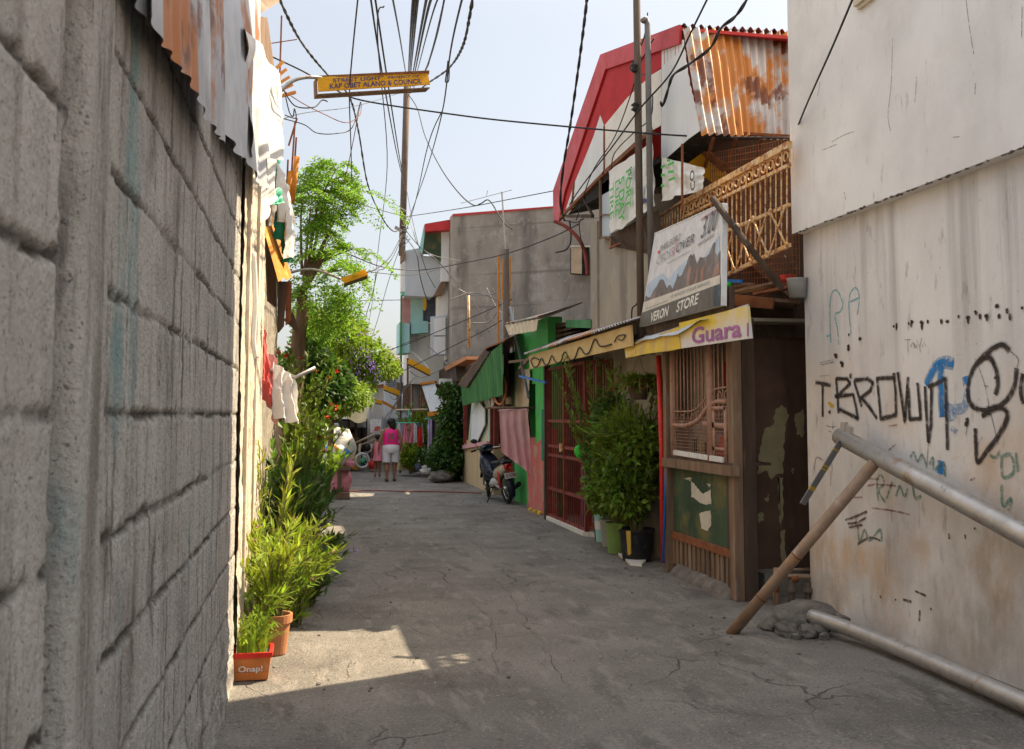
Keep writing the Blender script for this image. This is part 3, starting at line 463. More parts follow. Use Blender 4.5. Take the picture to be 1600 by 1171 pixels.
# ================================================================== PLANTS ON THE LEFT
pb = thing('planter_box', 'square orange tub with white lettering and grassy leaves against the block wall end', 'planter', (-.37, 6.66, 0))
mb = MB(); x0, x1, y0, y1 = -.475, -.245, 6.52, 6.75
def frus(mb, z0, z1, g0, g1):
    mb.add([(x0 - g0, y0 - g0, z0), (x1 + g0, y0 - g0, z0), (x1 + g0, y1 + g0, z0), (x0 - g0, y1 + g0, z0), (x0 - g1, y0 - g1, z1), (x1 + g1, y0 - g1, z1), (x1 + g1, y1 + g1, z1), (x0 - g1, y1 + g1, z1)], [(0, 3, 2, 1), (0, 1, 5, 4), (1, 2, 6, 5), (2, 3, 7, 6), (3, 0, 4, 7)])
frus(mb, 0, .14, -.012, .004); mb.build('tub', 'orange_box', pb)
mb = MB(); 
for a, b in (((x0 - .012, y0 - .016, .14), (x1 + .014, y0 + .004, .17)), ((x0 - .012, y1 - .004, .14), (x1 + .014, y1 + .016, .17)), ((x0 - .014, y0 + .004, .14), (x0 + .008, y1 - .004, .17)), ((x1 - .006, y0 + .004, .14), (x1 + .015, y1 - .004, .17))): mb.box(a, b)
mb.build('rim', 'red_plastic', pb); MB().box((x0 + .01, y0 + .006, .05), (x1 - .008, y1 - .006, .148)).build('soil', 'rock', pb)
text('Onap!', 'white_plastic', 'lettering', pb, (x0 + .04, y0 - .004, .045), (1, 0, 0), (0, -.1, 1), .145, .048, .012)
st, lf = MB(), MB()
for _ in range(70):
    a = random.uniform(0, 6.28); b = V((random.uniform(x0 + .03, x1 - .03), random.uniform(y0 + .03, y1 - .03), .14)); h = random.uniform(.1, .26); d = V((math.cos(a), math.sin(a), 0)) * random.uniform(.02, .12); pts = [b, b + d * .3 + V((0, 0, h * .6)), b + d + V((0, 0, h)), b + d * 1.5 + V((0, 0, h * .85))]
    for i in range(3): lf.add([pts[i] + V((-.006, 0, 0)), pts[i] + V((.006, 0, 0)), pts[i + 1] + V((.004, 0, 0)), pts[i + 1] + V((-.004, 0, 0))], [(0, 1, 2, 3)])
lf.build('grass_leaves', 'leaf_yellow', pb)
def pot(root, c, r, h, m, rim=.02, soil=True):
    c = V(c); mb = MB().lathe(c, [(r * .72, 0), (r * .74, .01), (r * .97, h - .06), (r * 1.1, h - .055), (r * 1.12, h), (r * .98, h), (r * .95, h - .05)], 24); mb.add([c + V((r * .72 * math.cos(a), r * .72 * math.sin(a), .002)) for a in [i * 6.283 / 24 for i in range(24)]], [tuple(range(24))]); mb.build('pot', m, root, smooth=False)
    mb = MB(); mb.add([c + V((r * .97 * math.cos(a), r * .97 * math.sin(a), h - .03)) for a in [i * 6.283 / 20 for i in range(20)]], [tuple(range(20))]); mb.build('soil', 'rock', root)
tp = thing('potted_plant', 'sunlit narrow leaved shrub in a ribbed terracotta pot at the end of the block wall', 'potted plant', (-.24, 7.22, 0))
pot(tp, (-.24, 7.22, 0), .105, .27, 'terracotta')
st, lf = MB(), MB(); sprays(st, lf, (-.26, 7.25, .22), 30, .85, .36, .115, .02, 26, .28, (.0, -.1)); sprays(st, lf, (-.36, 7.0, .16), 14, .5, .22, .1, .018, 20, .4, (-.02, -.05))
st.build('stems', 'stem_green', tp); lf.build('foliage', 'leaf_yellow', tp)
def bush(name, label, cat, base, specs, m, ms='stem_green', flowers=None, group=None):
    t = thing(name, label, cat, base, group); st, lf = MB(), MB(); tips = []
    for s in specs: tips += sprays(st, lf, *s)
    st.build('stems', ms, t); lf.build('foliage', m, t)
    if flowers:
        mb = MB(); mtl, k, r, pl = flowers
        for p in random.sample(tips, min(k, len(tips))):
            for a in range(pl):
                d = V((math.cos(a * 6.28 / pl), math.sin(a * 6.28 / pl), random.uniform(-.1, .5))); mb.leaf(p + rv(.01), d + rv(.2), V((0, 0, 1)), r, r * .8)
        mb.build('flowers', mtl, t)
    return t
bush('flowering_shrub', 'bright yellow green shrub with small pink flowers behind the terracotta pot', 'shrub', (-.25, 7.9, 0), [((-.28, 7.9, 0), 44, 1.05, .42, .11, .024, 34, .25, (.04, -.1), .05), ((-.12, 8.15, 0), 20, .85, .3, .12, .022, 28, .3, (.05, 0), .03)], 'leaf_yellow', flowers=('petal_pink', 26, .022, 5))
bush('edge_herb', 'low leafy herb at the pavement edge in front of the dark shrubs', 'herb', (.0, 9.9, 0), [((-.02, 8.9, 0), 20, .5, .25, .1, .025, 20, .4, (0, 0), .02), ((.02, 10.0, 0), 22, .55, .28, .1, .03, 20, .4, (0, 0), .02), ((.12, 11.3, 0), 22, .5, .28, .1, .03, 20, .4, (0, 0), .02)], 'leaf_dark')
bush('tall_herb', 'thin tall herb with long pale leaves rising against the sunlit plaster strip', 'shrub', (-.35, 8.5, 0), [((-.36, 8.5, 0), 12, 1.6, .26, .13, .022, 26, .12, (.03, 0))], 'leaf_yellow')
bush('trailing_herb', 'low herb with a purple flower leaning over the pavement', 'herb', (-.05, 9.3, 0), [((-.05, 9.3, 0), 16, .75, .36, .10, .022, 16, .3, (.07, -.05), .03)], 'leaf_mid', flowers=('petal_purple', 3, .03, 5))
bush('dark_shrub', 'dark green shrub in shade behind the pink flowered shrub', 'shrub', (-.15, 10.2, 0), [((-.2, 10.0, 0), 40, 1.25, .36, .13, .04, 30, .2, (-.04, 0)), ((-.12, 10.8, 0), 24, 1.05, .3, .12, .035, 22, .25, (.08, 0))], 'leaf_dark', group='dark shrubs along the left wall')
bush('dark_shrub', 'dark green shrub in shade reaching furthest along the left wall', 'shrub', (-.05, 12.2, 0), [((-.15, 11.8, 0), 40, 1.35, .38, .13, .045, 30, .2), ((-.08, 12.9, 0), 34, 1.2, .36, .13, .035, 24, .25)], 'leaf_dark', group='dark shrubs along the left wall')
bush('broadleaf_shrub', 'tall shrub with broad leaves standing against the cement wall below the hanging towel', 'shrub', (-.3, 12.6, 0), [((-.3, 12.4, 0), 20, 1.75, .3, .17, .085, 20, .15, (.05, 0))], 'leaf_mid')
bush('hibiscus', 'red flowered hibiscus climbing below the towel', 'shrub', (-.15, 14.2, 0), [((-.15, 14, 0), 26, 2.0, .4, .14, .07, 24, .15, (.1, 0))], 'leaf_mid', flowers=('petal_red', 8, .05, 6))
bush('hibiscus', 'red flowered hibiscus beside the tree trunk above the clothes pole', 'shrub', (-.25, 15.2, 0), [((-.3, 15, .6), 26, 2.25, .5, .13, .06, 26, .15, (.15, 0))], 'leaf_mid', flowers=('petal_red', 9, .055, 6))
bush('weedy_shrub', 'bright low shrub between the table and the dark shrubs', 'shrub', (.1, 17.5, 0), [((.05, 16.8, 0), 40, 1.5, .5, .13, .05, 24, .2), ((.2, 18, 0), 26, 1.3, .4, .12, .05, 22, .2)], 'leaf_bright')
# ------------------------------------------------------------------ trees
mo = thing('moringa_tree', 'feathery moringa tree with thin bare stems reaching above the shanty', 'tree', (-.25, 15.8, 0))
tr = MB(); tk = [(-.35, 15.8, 0), P(466, 540, Y=15.8), P(472, 500, Y=15.8), P(472, 455, Y=15.8)]
tr.tube(spline(tk, 5), [.13 - .003 * i for i in range(16)], 10)
tr.tube(spline([tk[3], P(490, 425, Y=15.8), P(500, 405, Y=15.8)], 4), .06, 8)
lf, rc = MB(), MB(); tipsM = []
for (u1, v1), (u2, v2), (u3, v3) in [((474, 440), (482, 360), (486, 320)), ((476, 440), (492, 350), (500, 268)), ((480, 435), (500, 350), (520, 285)), ((490, 430), (515, 360), (541, 312)), ((488, 425), (520, 350), (562, 300)), ((472, 430), (470, 350), (474, 285)), ((482, 430), (505, 380), (520, 350)), ((486, 420), (500, 340), (508, 300)), ((498, 410), (522, 400), (550, 390)), ((490, 420), (515, 425), (540, 420)), ((478, 440), (495, 330), (525, 265))]:
    y = 15.8 + random.uniform(-.6, .6); pts = spline([P(u1, v1, Y=15.8), P(u2, v2, Y=(y + 15.8) / 2), P(u3, v3, Y=y)], 8); tr.tube(pts, [.03 - .0015 * i for i in range(len(pts))], 6); tipsM.append(pts)
def frond(p, d, L):
    sd = d.cross(V((0, 0, 1))).normalized(); pts = [p + d * L * t + V((0, 0, -.75 * L * t * t)) for t in [i / 8 for i in range(9)]]
    rc.tube(pts, [.005 - .0005 * i for i in range(9)], 4)
    for i in range(1, 9):
        for s_ in (-1, 1):
            b = pts[i]; sub = (sd * s_ + (pts[i] - pts[i - 1]).normalized() * .7 + V((0, 0, -.15))).normalized(); sl_ = L * .42 * math.sin(math.pi * (i + 1.2) / 10.5)
            for k in range(1, 6):
                q = b + sub * sl_ * k / 5
                for s2 in (-1, 1): lf.leaf(q, (sub * .4 + (sub.cross(V((0, 0, 1))) * s2) + rv(.4)).normalized(), V((0, 0, 1)) + rv(.8), .052, .028)
for pts in tipsM:
    for k in range(8):
        t = random.uniform(.4, 1) if k > 3 else 1; p = pts[min(int(t * (len(pts) - 1)), len(pts) - 1)]; a = random.uniform(0, 6.28); frond(p, V((math.cos(a), math.sin(a) * .8, random.uniform(-.25, 1.3))).normalized(), random.uniform(.35, .8))
for _ in range(22):
    p = P(random.uniform(475, 555), random.uniform(395, 500), Y=15.8 + random.uniform(-.8, .8)); a = random.uniform(0, 6.28); frond(p, V((math.cos(a), math.sin(a), random.uniform(-.4, 1.0))).normalized(), random.uniform(.3, .65))
crown(lf, [(P(u, v, Y=15.8 + random.uniform(-.5, .5)), (rx, .45, rz_)) for u, v, rx, rz_ in ((498, 472, .36, .3), (530, 458, .3, .24), (480, 498, .3, .3), (515, 500, .36, .28), (545, 478, .24, .2), (470, 470, .2, .3), (500, 520, .36, .25))], 2600, .062, .032, .5, .25)
tr.build('trunk', 'bark', mo, smooth=True); rc.build('leaf_stalks', 'stem_green', mo); lf.build('crown', 'leaf_moringa', mo)
du = thing('purple_flowered_tree', 'spreading small tree with hanging purple flowers over the alley', 'tree', (.1, 19.6, 0))
tr, lf = MB(), MB(); tr.tube(spline([(.0, 19.6, 0), (.05, 19.6, 1.2), P(500, 560, Y=19.6)], 5), .07, 8)
cls = []
for u, v, rx, rz_ in [(492, 530, .45, .4), (520, 520, .5, .42), (548, 540, .5, .4), (572, 555, .42, .36), (596, 572, .36, .26), (505, 570, .5, .42), (535, 580, .5, .4), (570, 585, .35, .3), (525, 500, .3, .25), (552, 515, .28, .22), (608, 578, .22, .15), (482, 500, .3, .3)]:
    y = 19.6 + random.uniform(-.6, .6); c = P(u, v, Y=y); cls.append((c, (rx, .6, rz_))); tr.tube(spline([P(500, 565, Y=19.6), (P(500, 565, Y=19.6) + c) / 2 + rv(.08), c], 4), [.035 - .0035 * i for i in range(9)], 5)
crown(lf, cls, 9500, .10, .05, .35); lf.build('crown', 'leaf_bright', du); tr.build('trunk', 'bark', du)
mb = MB()
for u, v in [(545, 540), (548, 552), (555, 555), (552, 545), (562, 548), (570, 545), (575, 560), (578, 566), (565, 538), (558, 570), (550, 585), (585, 575), (572, 552), (543, 525), (580, 568), (510, 545), (495, 565), (560, 520), (590, 580), (556, 580)]:
    c = P(u, v, Y=19.2)
    for _ in range(16): p = c + V((random.gauss(0, .05), random.gauss(0, .06) - .25, -abs(random.gauss(0, .1)))); mb.leaf(p, rv().normalized(), rv(), .035, .03)
mb.build('flowers', 'petal_purple', du)
lo = thing('low_tree', 'low bright green tree with drooping branches under the purple flowered tree', 'tree', (.3, 18.3, 0))
tr, lf = MB(), MB(); tr.tube(spline([(.25, 18.3, 0), (.3, 18.3, 1), P(520, 612, Y=18.3)], 5), .05, 8); cls = []
for u, v, rx, rz_ in [(515, 615, .4, .26), (540, 612, .4, .25), (560, 618, .28, .22), (500, 640, .22, .25), (530, 632, .35, .2)]: cls.append((P(u, v, Y=18.3 + random.uniform(-.4, .4)), (rx, .5, rz_)))
crown(lf, cls, 3600, .085, .045, .5); lf.build('crown', 'leaf_bright', lo); tr.build('trunk', 'bark', lo)
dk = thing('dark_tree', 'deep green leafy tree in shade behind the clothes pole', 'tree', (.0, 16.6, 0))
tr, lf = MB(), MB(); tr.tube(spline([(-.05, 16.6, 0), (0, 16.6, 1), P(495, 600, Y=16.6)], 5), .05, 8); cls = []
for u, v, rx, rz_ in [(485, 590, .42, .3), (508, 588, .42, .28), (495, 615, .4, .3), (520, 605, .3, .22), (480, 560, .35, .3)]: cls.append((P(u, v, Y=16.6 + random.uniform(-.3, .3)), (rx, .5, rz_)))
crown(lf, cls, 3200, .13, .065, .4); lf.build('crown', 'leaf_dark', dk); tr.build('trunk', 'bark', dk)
mb = MB()
for u, v in [(525, 580), (462, 595), (457, 540), (445, 557)]:
    c = P(u, v, Y=16.0)
    for a in range(7): mb.leaf(c + rv(.015), rv().normalized(), rv(), .055, .045)
mb.build('flowers', 'petal_red', dk)
# ------------------------------------------------------------------ bench table with bags, past the shrubs
tb = thing('bench_table', 'rough wooden table with bags on it beside the bright shrub', 'table', (.25, 20.4, 0))
a, b = P(486, 729, Y=20.2), P(548, 729, Y=20.2)
MB().box((a.x, 20.0, a.z - .07), (b.x, 20.9, a.z)).build('table_top', 'old_wood', tb)
for x, y in ((a.x + .1, 20.1), (b.x - .22, 20.1), (a.x + .1, 20.8), (b.x - .22, 20.8)): MB().bar((x, y, 0), (x, y, a.z - .07), .075, .075).build('leg', 'old_wood', tb)
MB().box((b.x - .5, 19.95, .0), (b.x - .02, 20.3, .12)).build('foot_block', 'old_wood', tb)
mb = MB(); c = P(522, 700, Y=20.5); mb.blob(c + V((0, 0, .0)), (.42, .3, .42), 20, 14, .35, 2.4); mb.build('white_sack', 'cloth_white', smooth=True, label='large white plastic sheet bundled on the wooden table', cat='sack')
mb = MB(); c = P(522, 712, Y=20.15); mb.blob(c, (.27, .16, .22), 18, 12, .3, 2.5);
mat('blue_print', (.78, .76, .74), (.78, .76, .74), rough=.6, bump=.1, layers=[((.05, .3, .75), 2.6, Z1, .52, .55, 1), ((.8, .35, .04), 3.3, Z1, .58, .6, 1)])
mb.build('printed_bag', 'blue_print', smooth=True, label='white bag with blue and orange print in front of the bundle on the table', cat='bag')
mb = MB(); c = P(532, 752, Y=20.3); mb.blob(c, (.22, .2, .27), 20, 14, .3, 3); mb.blob(c + V((.16, -.05, .34)), (.12, .08, .08), 12, 8, .5, 4); mb.build('pink_bag', 'bag_pink', smooth=True, label='pink plastic bag tied under the table edge', cat='bag')
c = P(501, 775, Y=19.6); MB().torus(c, .17, .045, (.35, -1, .1), 28, 8).build('old_tyre', 'grey_plastic', smooth=True, label='pale grey rubber ring leaning by the table foot', cat='tyre')
MB().bar(P(500, 752, Y=19.9), P(520, 775, Y=19.9), .09, .03).build('loose_plank', 'old_wood', label='grey plank leaning against the table leg', cat='plank')
# dirt, leaves and scraps that collect along the edges
mb = MB()
for _ in range(420):
    y = random.uniform(5.5, 27); x = random.choice([random.gauss(.12, .14), random.gauss(3.55, .12), random.uniform(0, 3.5)]) if y > 8.3 else random.choice([random.gauss(-.1, .2), random.uniform(0, 3.9)])
    s = random.uniform(.01, .035); d = V((random.gauss(0, 1), random.gauss(0, 1), .1)); mb.leaf(V((x, y, rz(x, y) + .004)), d, V((0, 0, 1)) + rv(.25), s, s * .5)
mat('dry_leaf', (.24, .16, .07), (.13, .085, .045), scale=9, rough=.9, bump=0, island=.5); mb.build('leaf_litter', 'dry_leaf', kind='stuff', at=(0, 0, 0))
# ================================================================== WHITE BUILDING (graffiti wall)
LX, UX = 4.22, 4.11
wb = thing('white_building', 'tall off white building at the right with a graffiti covered lower wall', 'building', (4.2, 4, 0))
yl = P(1262, 700, X=LX).y; yu = P(1236, 300, X=UX).y; zl = P(1237, 366, X=UX).z
MB().box((LX, 1.6, -.05), (9, yl, zl + .02)).build('lower_wall', 'grimy_paint', wb)
mb = MB().box((UX, 1.5, zl), (9, yu, 10.4)); mb.build('upper_wall', 'pale_paint', wb)
MB().box((UX - .05, P(1372, 0, X=UX).y, P(1345, 10, X=UX).z), (UX + .02, P(1342, 8, X=UX).y, P(1345, 10, X=UX).z + .07)).box((UX - .03, P(1372, 0, X=UX).y + .03, P(1345, 10, X=UX).z - .03), (UX + .02, P(1342, 8, X=UX).y - .02, P(1345, 10, X=UX).z + .002)).build('window_ledge', 'cream_plastic', wb)
mb = MB()   # crumbling edge of the ledge
for _ in range(60):
    y = random.uniform(4.5, yu - .05); mb.blob((UX + random.uniform(.0, .02), y, zl - .001), (.012, random.uniform(.01, .04), random.uniform(.004, .012)), 6, 4, .6, 3)
mb.build('ledge_spalls', 'rock', wb)
def gz(x, y): return P(1270 + x / 4.848, 520 + y / 4.848, X=LX)
def zz(x, y): return P(1240 + x / 3.08, 380 + y / 3.08, X=LX)
def zq(x, y): return P(1100 + x / 2.662, 640 + y / 2.662, X=LX)
def strokes(name, fn, lines, mt, wd, lift=.004, mist=None, n=6, taper=False):   # every painted stroke is a part of the wall
    for k, l in enumerate(lines):
        mb = MB(); pts = [q - V((lift + .00015 * k, 0, 0)) for q in (spline([fn(*p) for p in l], n))]
        if mist: mb.cur = 1; ribbon(mb, [q + V((.0015, 0, 0)) for q in pts], wd * 1.7, (-1, 0, 0), taper); mb.cur = 0
        ribbon(mb, pts, wd, (-1, 0, 0), taper); mb.build(name, [mt, mist] if mist else mt, wb)
def sharp(l):   # keep corners: subdivide straight pieces
    o = []
    for a, b in zip(l, l[1:]):
        for t in range(6): o.append((a[0] + (b[0] - a[0]) * t / 6, a[1] + (b[1] - a[1]) * t / 6))
    return o + [l[-1]]
def dotl(x, y, r=14): return [(x, y - r), (x + 2, y), (x, y + r * 1.5)]
bk = [sharp(l) for l in ([(25, 376), (140, 400)], [(78, 392), (78, 640)], [(180, 345), (190, 480), (198, 612)], [(180, 348), (265, 352), (285, 385), (240, 430), (180, 490)], [(170, 482), (310, 470), (330, 560), (345, 650), (205, 580)],
    [(315, 362), (345, 460), (375, 560)], [(318, 362), (420, 350), (460, 380), (440, 440), (365, 495)], [(370, 490), (430, 560), (490, 650)], [(490, 335), (505, 500), (520, 655), (635, 620), (632, 460), (618, 305)], [(490, 345), (625, 342)],
    [(648, 300), (675, 480), (702, 670), (715, 500), (726, 335)], [(728, 420), (740, 655), (822, 650), (812, 520), (797, 380)], [(855, 405), (862, 560), (880, 830)], [(880, 835), (900, 700), (905, 410)], [(880, 412), (1012, 352), (1018, 600), (1026, 890)])]
strokes('graffiti_letters', gz, bk, 'spray_black', .026, .006, 'mist_black', 3)
strokes('graffiti_emblem', gz, [[(1495, 140), (1440, 92), (1340, 140), (1240, 240), (1190, 360), (1180, 480), (1225, 565), (1330, 585), (1450, 530), (1525, 420), (1550, 270)], [(1240, 245), (1330, 185), (1390, 270), (1405, 400), (1385, 470)], [(1330, 583), (1440, 572), (1478, 640), (1410, 780), (1320, 900), (1255, 980), (1240, 880), (1235, 725)], [(1285, 632), (1345, 600)], [(1597, 310), (1580, 430), (1600, 540)]], 'spray_black', .030, .006, 'mist_black', 8)
strokes('graffiti_dots', gz, [dotl(128, 600, 9), dotl(287, 325, 14), dotl(1172, 665, 20), dotl(1165, 690, 14), dotl(272, 110, 18), dotl(178, 175, 14), dotl(226, 238, 14), dotl(1390, 340, 10)], 'spray_black', .035, .0055)
strokes('graffiti_thin_line', gz, [[(1235, 200), (1305, 390), (1345, 580), (1410, 850)], [(1300, 400), (1335, 410)], [(1550, 270), (1560, 200), (1500, 140)], [(878, 840), (870, 1000)], [(1172, 700), (1165, 780)], [(700, 55), (745, 52)], [(722, 55), (728, 150)], [(745, 110), (765, 75), (775, 120)], [(770, 80), (790, 115), (795, 60)], [(800, 70), (815, 100), (830, 40)], [(815, 95), (820, 150)], [(835, 110), (850, 70), (860, 105)], [(105, 705), (150, 715), (180, 710)], [(125, 745), (150, 755)], [(150, 700), (160, 730)], [(60, 230), (160, 205)], [(70, 245), (165, 222)], [(60, 330), (130, 325)], [(1230, 790), (1250, 850), (1290, 790)]], 'mist_thin', .008, .0045)
strokes('graffiti_blue', gz, [[(862, 400), (905, 300), (955, 240), (1010, 225), (1070, 240)], [(950, 260), (985, 250)], [(970, 250), (972, 360), (978, 520), (985, 640)], [(975, 970), (970, 1070)], [(1160, 330), (1170, 400)]], 'spray_blue', .05, .004, 'mist_blue')
strokes('graffiti_blue_haze', gz, [[(1000, 540), (1060, 580), (1150, 560), (1175, 430)], [(1030, 640), (1090, 620)], [(1080, 720), (1070, 760)]], 'mist_blue', .07, .0035)
strokes('graffiti_cyan', zz, [[(180, 480), (176, 350), (182, 250), (210, 228), (238, 290), (225, 330), (200, 345), (212, 410), (218, 490)], [(278, 440), (268, 330), (272, 250), (300, 215), (318, 260), (308, 345)], [(275, 282), (315, 265)], [(160, 450), (182, 440)]], 'mist_cyan', .016, .004)
for _ in range(1): pass
drips = []
for x, y, h in [(495, 390, 30), (482, 400, 8), (570, 378, 30), (555, 385, 10), (620, 385, 35), (650, 375, 12), (712, 372, 18), (742, 378, 8), (798, 352, 8), (842, 360, 30), (880, 335, 10), (900, 345, 22), (935, 350, 30), (985, 305, 8), (992, 345, 20), (1030, 320, 20), (1045, 345, 28), (1106, 310, 10), (205, 540, 12), (265, 495, 20), (235, 580, 16), (270, 440, 6), (325, 462, 4)]:
    drips.append([(x + random.uniform(-2, 2) , y - 5), (x + random.uniform(-2, 2), y + h * .4), (x + random.uniform(-2, 2), y + h)]);
    if random.random() < .6: drips.append([(x - random.uniform(4, 14), y + random.uniform(-6, 6)), (x - 2, y + random.uniform(-5, 2)), (x + random.uniform(3, 10), y + random.uniform(-5, 4))])
strokes('rust_drips', zz, drips, 'spray_black', .013, .0045, 'mist_mark', 5, True)
strokes('small_rust_marks', zq, [[(640, 560), (690, 533), (735, 545)], [(880, 755), (925, 775)], [(830, 790), (865, 800)], [(900, 835), (897, 880)], [(1020, 515), (1022, 540)], [(1088, 520), (1090, 540)], [(798, 788), (800, 795)], [(945, 825), (948, 835)], [(735, 775), (737, 785)], [(1128, 490), (1130, 500)], [(590, 460), (620, 450), (680, 425)], [(600, 475), (640, 470), (675, 450)], [(605, 490), (660, 480)]], 'mist_drip', .018, .0045)
strokes('graffiti_green', zq, [[(725, 380), (722, 290), (740, 275), (750, 310), (728, 340), (755, 385)], [(760, 370), (775, 330), (785, 300)], [(800, 360), (815, 320), (835, 360), (850, 330)], [(870, 310), (880, 370), (905, 360)], [(610, 320), (625, 350), (640, 310)], [(640, 480), (650, 550), (670, 500), (690, 545), (735, 500), (740, 550)], [(1240, 190), (1245, 280), (1290, 260), (1280, 190), (1245, 195)], [(1300, 180), (1310, 260)], [(1190, 190), (1215, 200), (1235, 170)], [(1240, 310), (1245, 400), (1280, 370), (1270, 420)], [(860, 200), (875, 180), (890, 215), (910, 190), (930, 240)], [(940, 230), (955, 200), (960, 250), (1000, 225), (1005, 280)]], 'mist_green', .024, .004)
strokes('graffiti_red', zq, [[(700, 410), (780, 420), (860, 438)], [(780, 420), (785, 470)], [(550, 370), (660, 365)], [(530, 255), (528, 320)], [(460, 250), (470, 200), (500, 215)], [(680, 318), (720, 312), (800, 318)], [(1110, 295), (1130, 285)], [(770, 170), (800, 145)], [(770, 70), (805, 65)], [(1160, 475), (1205, 482)], [(650, 285), (730, 290)]], 'mist_red', .014, .004)
uz = lambda u, v: P(u, v, X=UX)
strokes('wall_crack', uz, [[(1395, 60), (1393, 130), (1388, 180), (1392, 205)], [(1510, 0), (1515, 40), (1522, 85)], [(1282, 128), (1278, 150)], [(1433, 120), (1430, 160)], [(1300, 222), (1318, 212), (1335, 206)], [(1285, 235), (1308, 226)], [(1525, 130), (1524, 148)], [(1598, 10), (1597, 60)], [(1490, 215), (1500, 214)], [(1320, 300), (1322, 312)]], 'mist_faint', .007, .003)
strokes('graffiti_yellow', gz, [dotl(140, 550, 12), [(120, 530), (160, 560)]], 'spray_yellow', .03, .004)
# ------------------------------------------------------------------ pipes against the white wall
hp = thing('steel_pipe', 'thick shiny steel pipe sloping across the graffiti wall', 'pipe', (4.0, 6.5, .6))
pts = [P(1312, 682, X=4.02), P(1600, 836, X=4.02)]; e = pts[1] + (pts[1] - pts[0]) * .5; pts = [pts[0], (pts[0] + pts[1]) / 2, pts[1], e]
MB().tube(pts, [.066, .068, .07, .07], 20).build('pipe_body', 'steel_pipe', hp, smooth=True)
MB().slab([P(1319, 660, X=4.02), P(1325, 660, X=4.02), P(1324, 684, X=4.02), P(1317, 680, X=4.02)], (-.02, .02, 0)).slab([P(1328, 664, X=4.02), P(1334, 668, X=4.02), P(1333, 688, X=4.02), P(1326, 685, X=4.02)], (-.02, .02, 0)).build('end_lugs', 'steel_pipe', hp)
pp = thing('prop_pole', 'brown metal pole propped from the pavement up to the sloping steel pipe', 'pole', (3.11, 7.2, 0))
a, b = P(1141, 988, Z=0) + V((0, 0, -.02)), P(1366, 724, X=3.97)
mb = MB().tube([a, a.lerp(b, .4), b], .043, 16); mb.build('pole_body', 'rust_pipe', pp, smooth=True)
mb = MB()
for t in (.22, .47): c = a.lerp(b, t); mb.tube([c, c + (b - a).normalized() * .012], .0455, 16)
mb.build('bands', 'rust', pp, smooth=True)
st_ = thing('flat_strut', 'flat grey strip with yellow bands leaning beside the brown prop pole', 'strut', P(1254, 788, X=3.72))
a, b = P(1314, 690, X=3.96), P(1254, 788, X=3.72); MB().bar(a, b, .012, .05, (1, 0, 0)).build('strip', 'pole_steel', st_)
mb = MB()
for t in (.38, .43, .72, .75, .12): c = a.lerp(b, t); mb.bar(c, c + (b - a).normalized() * .014, .016, .053, (1, 0, 0))
mb.build('yellow_bands', 'spray_yellow', st_)
pts = spline([P(1268, 963, Z=.13), P(1330, 984, Z=.10), P(1420, 1020, Z=.08), P(1585, 1092, Z=.07), P(1720, 1150, Z=.06)], 5)
MB().tube(pts, .055, 18).build('ground_pipe', 'steel_pipe', smooth=True, label='lower dented steel pipe lying along the foot of the graffiti wall', cat='pipe')
mb = MB(); c = P(1250, 985, Z=0); [mb.blob(c + V((x, y, z)), (r, r * 1.2, r * .8), 20, 14, .45, 1.6) for x, y, z, r in ((-.16, -.12, .03, .085), (-.05, -.2, .03, .07), (.05, -.16, .04, .09), (-.2, .1, .03, .08), (.3, -.05, .04, .1))]; mb.blob(c + V((.12, .12, .04)), (.25, .25, .17), 44, 28, .30, 1.7); mb.blob(c + V((-.07, .02, .03)), (.15, .2, .11), 36, 22, .3, 2.0); [mb.blob(c + V((random.uniform(-.25, .1), random.uniform(-.35, .1), .01)), random.uniform(.015, .04), 8, 6, .5, 4) for _ in range(14)]; mb.build('rubble_lump', 'rock', smooth=False, label='lump of broken concrete at the end of the lower steel pipe', cat='rubble')
wm = thing('water_meter_pipes', 'rusty standpipes and valves behind the concrete lump at the wall corner', 'pipework', P(1250, 945, Z=0))
Yw = 8.05; q = lambda u, v, dy=0: P(u, v, Y=Yw + dy)
MB().tube([q(1215, 955), q(1216, 900), q(1285, 902), q(1287, 945)], .022, 10).tube([q(1211, 960, .2), q(1211, 890, .2), q(1280, 893, .2)], .022, 10).build('pipes', 'rust_pipe', wm, smooth=True)
MB().tube([q(1236, 960), q(1237, 905)], .03, 10).tube([q(1262, 950), q(1263, 910)], .026, 10).lathe(q(1237, 925), [(.045, 0), (.045, .03), (.02, .05)], 12).lathe(q(1262, 925), [(.05, 0), (.05, .03), (.02, .04)], 12).build('valves', 'pole_wood', wm, smooth=True)
MB().lathe(q(1270, 930, .05), [(0, 0), (.05, 0), (.055, .05), (.03, .08), (0, .08)], 12).build('meter', 'denim', wm, smooth=True)
MB().tube([q(1236, 905, -.01), q(1246, 905, -.01)], .03, 12).tube([q(1213, 905, -.01), q(1213, 925, -.01)], .028, 12).build('couplings', 'rust', wm, smooth=True)
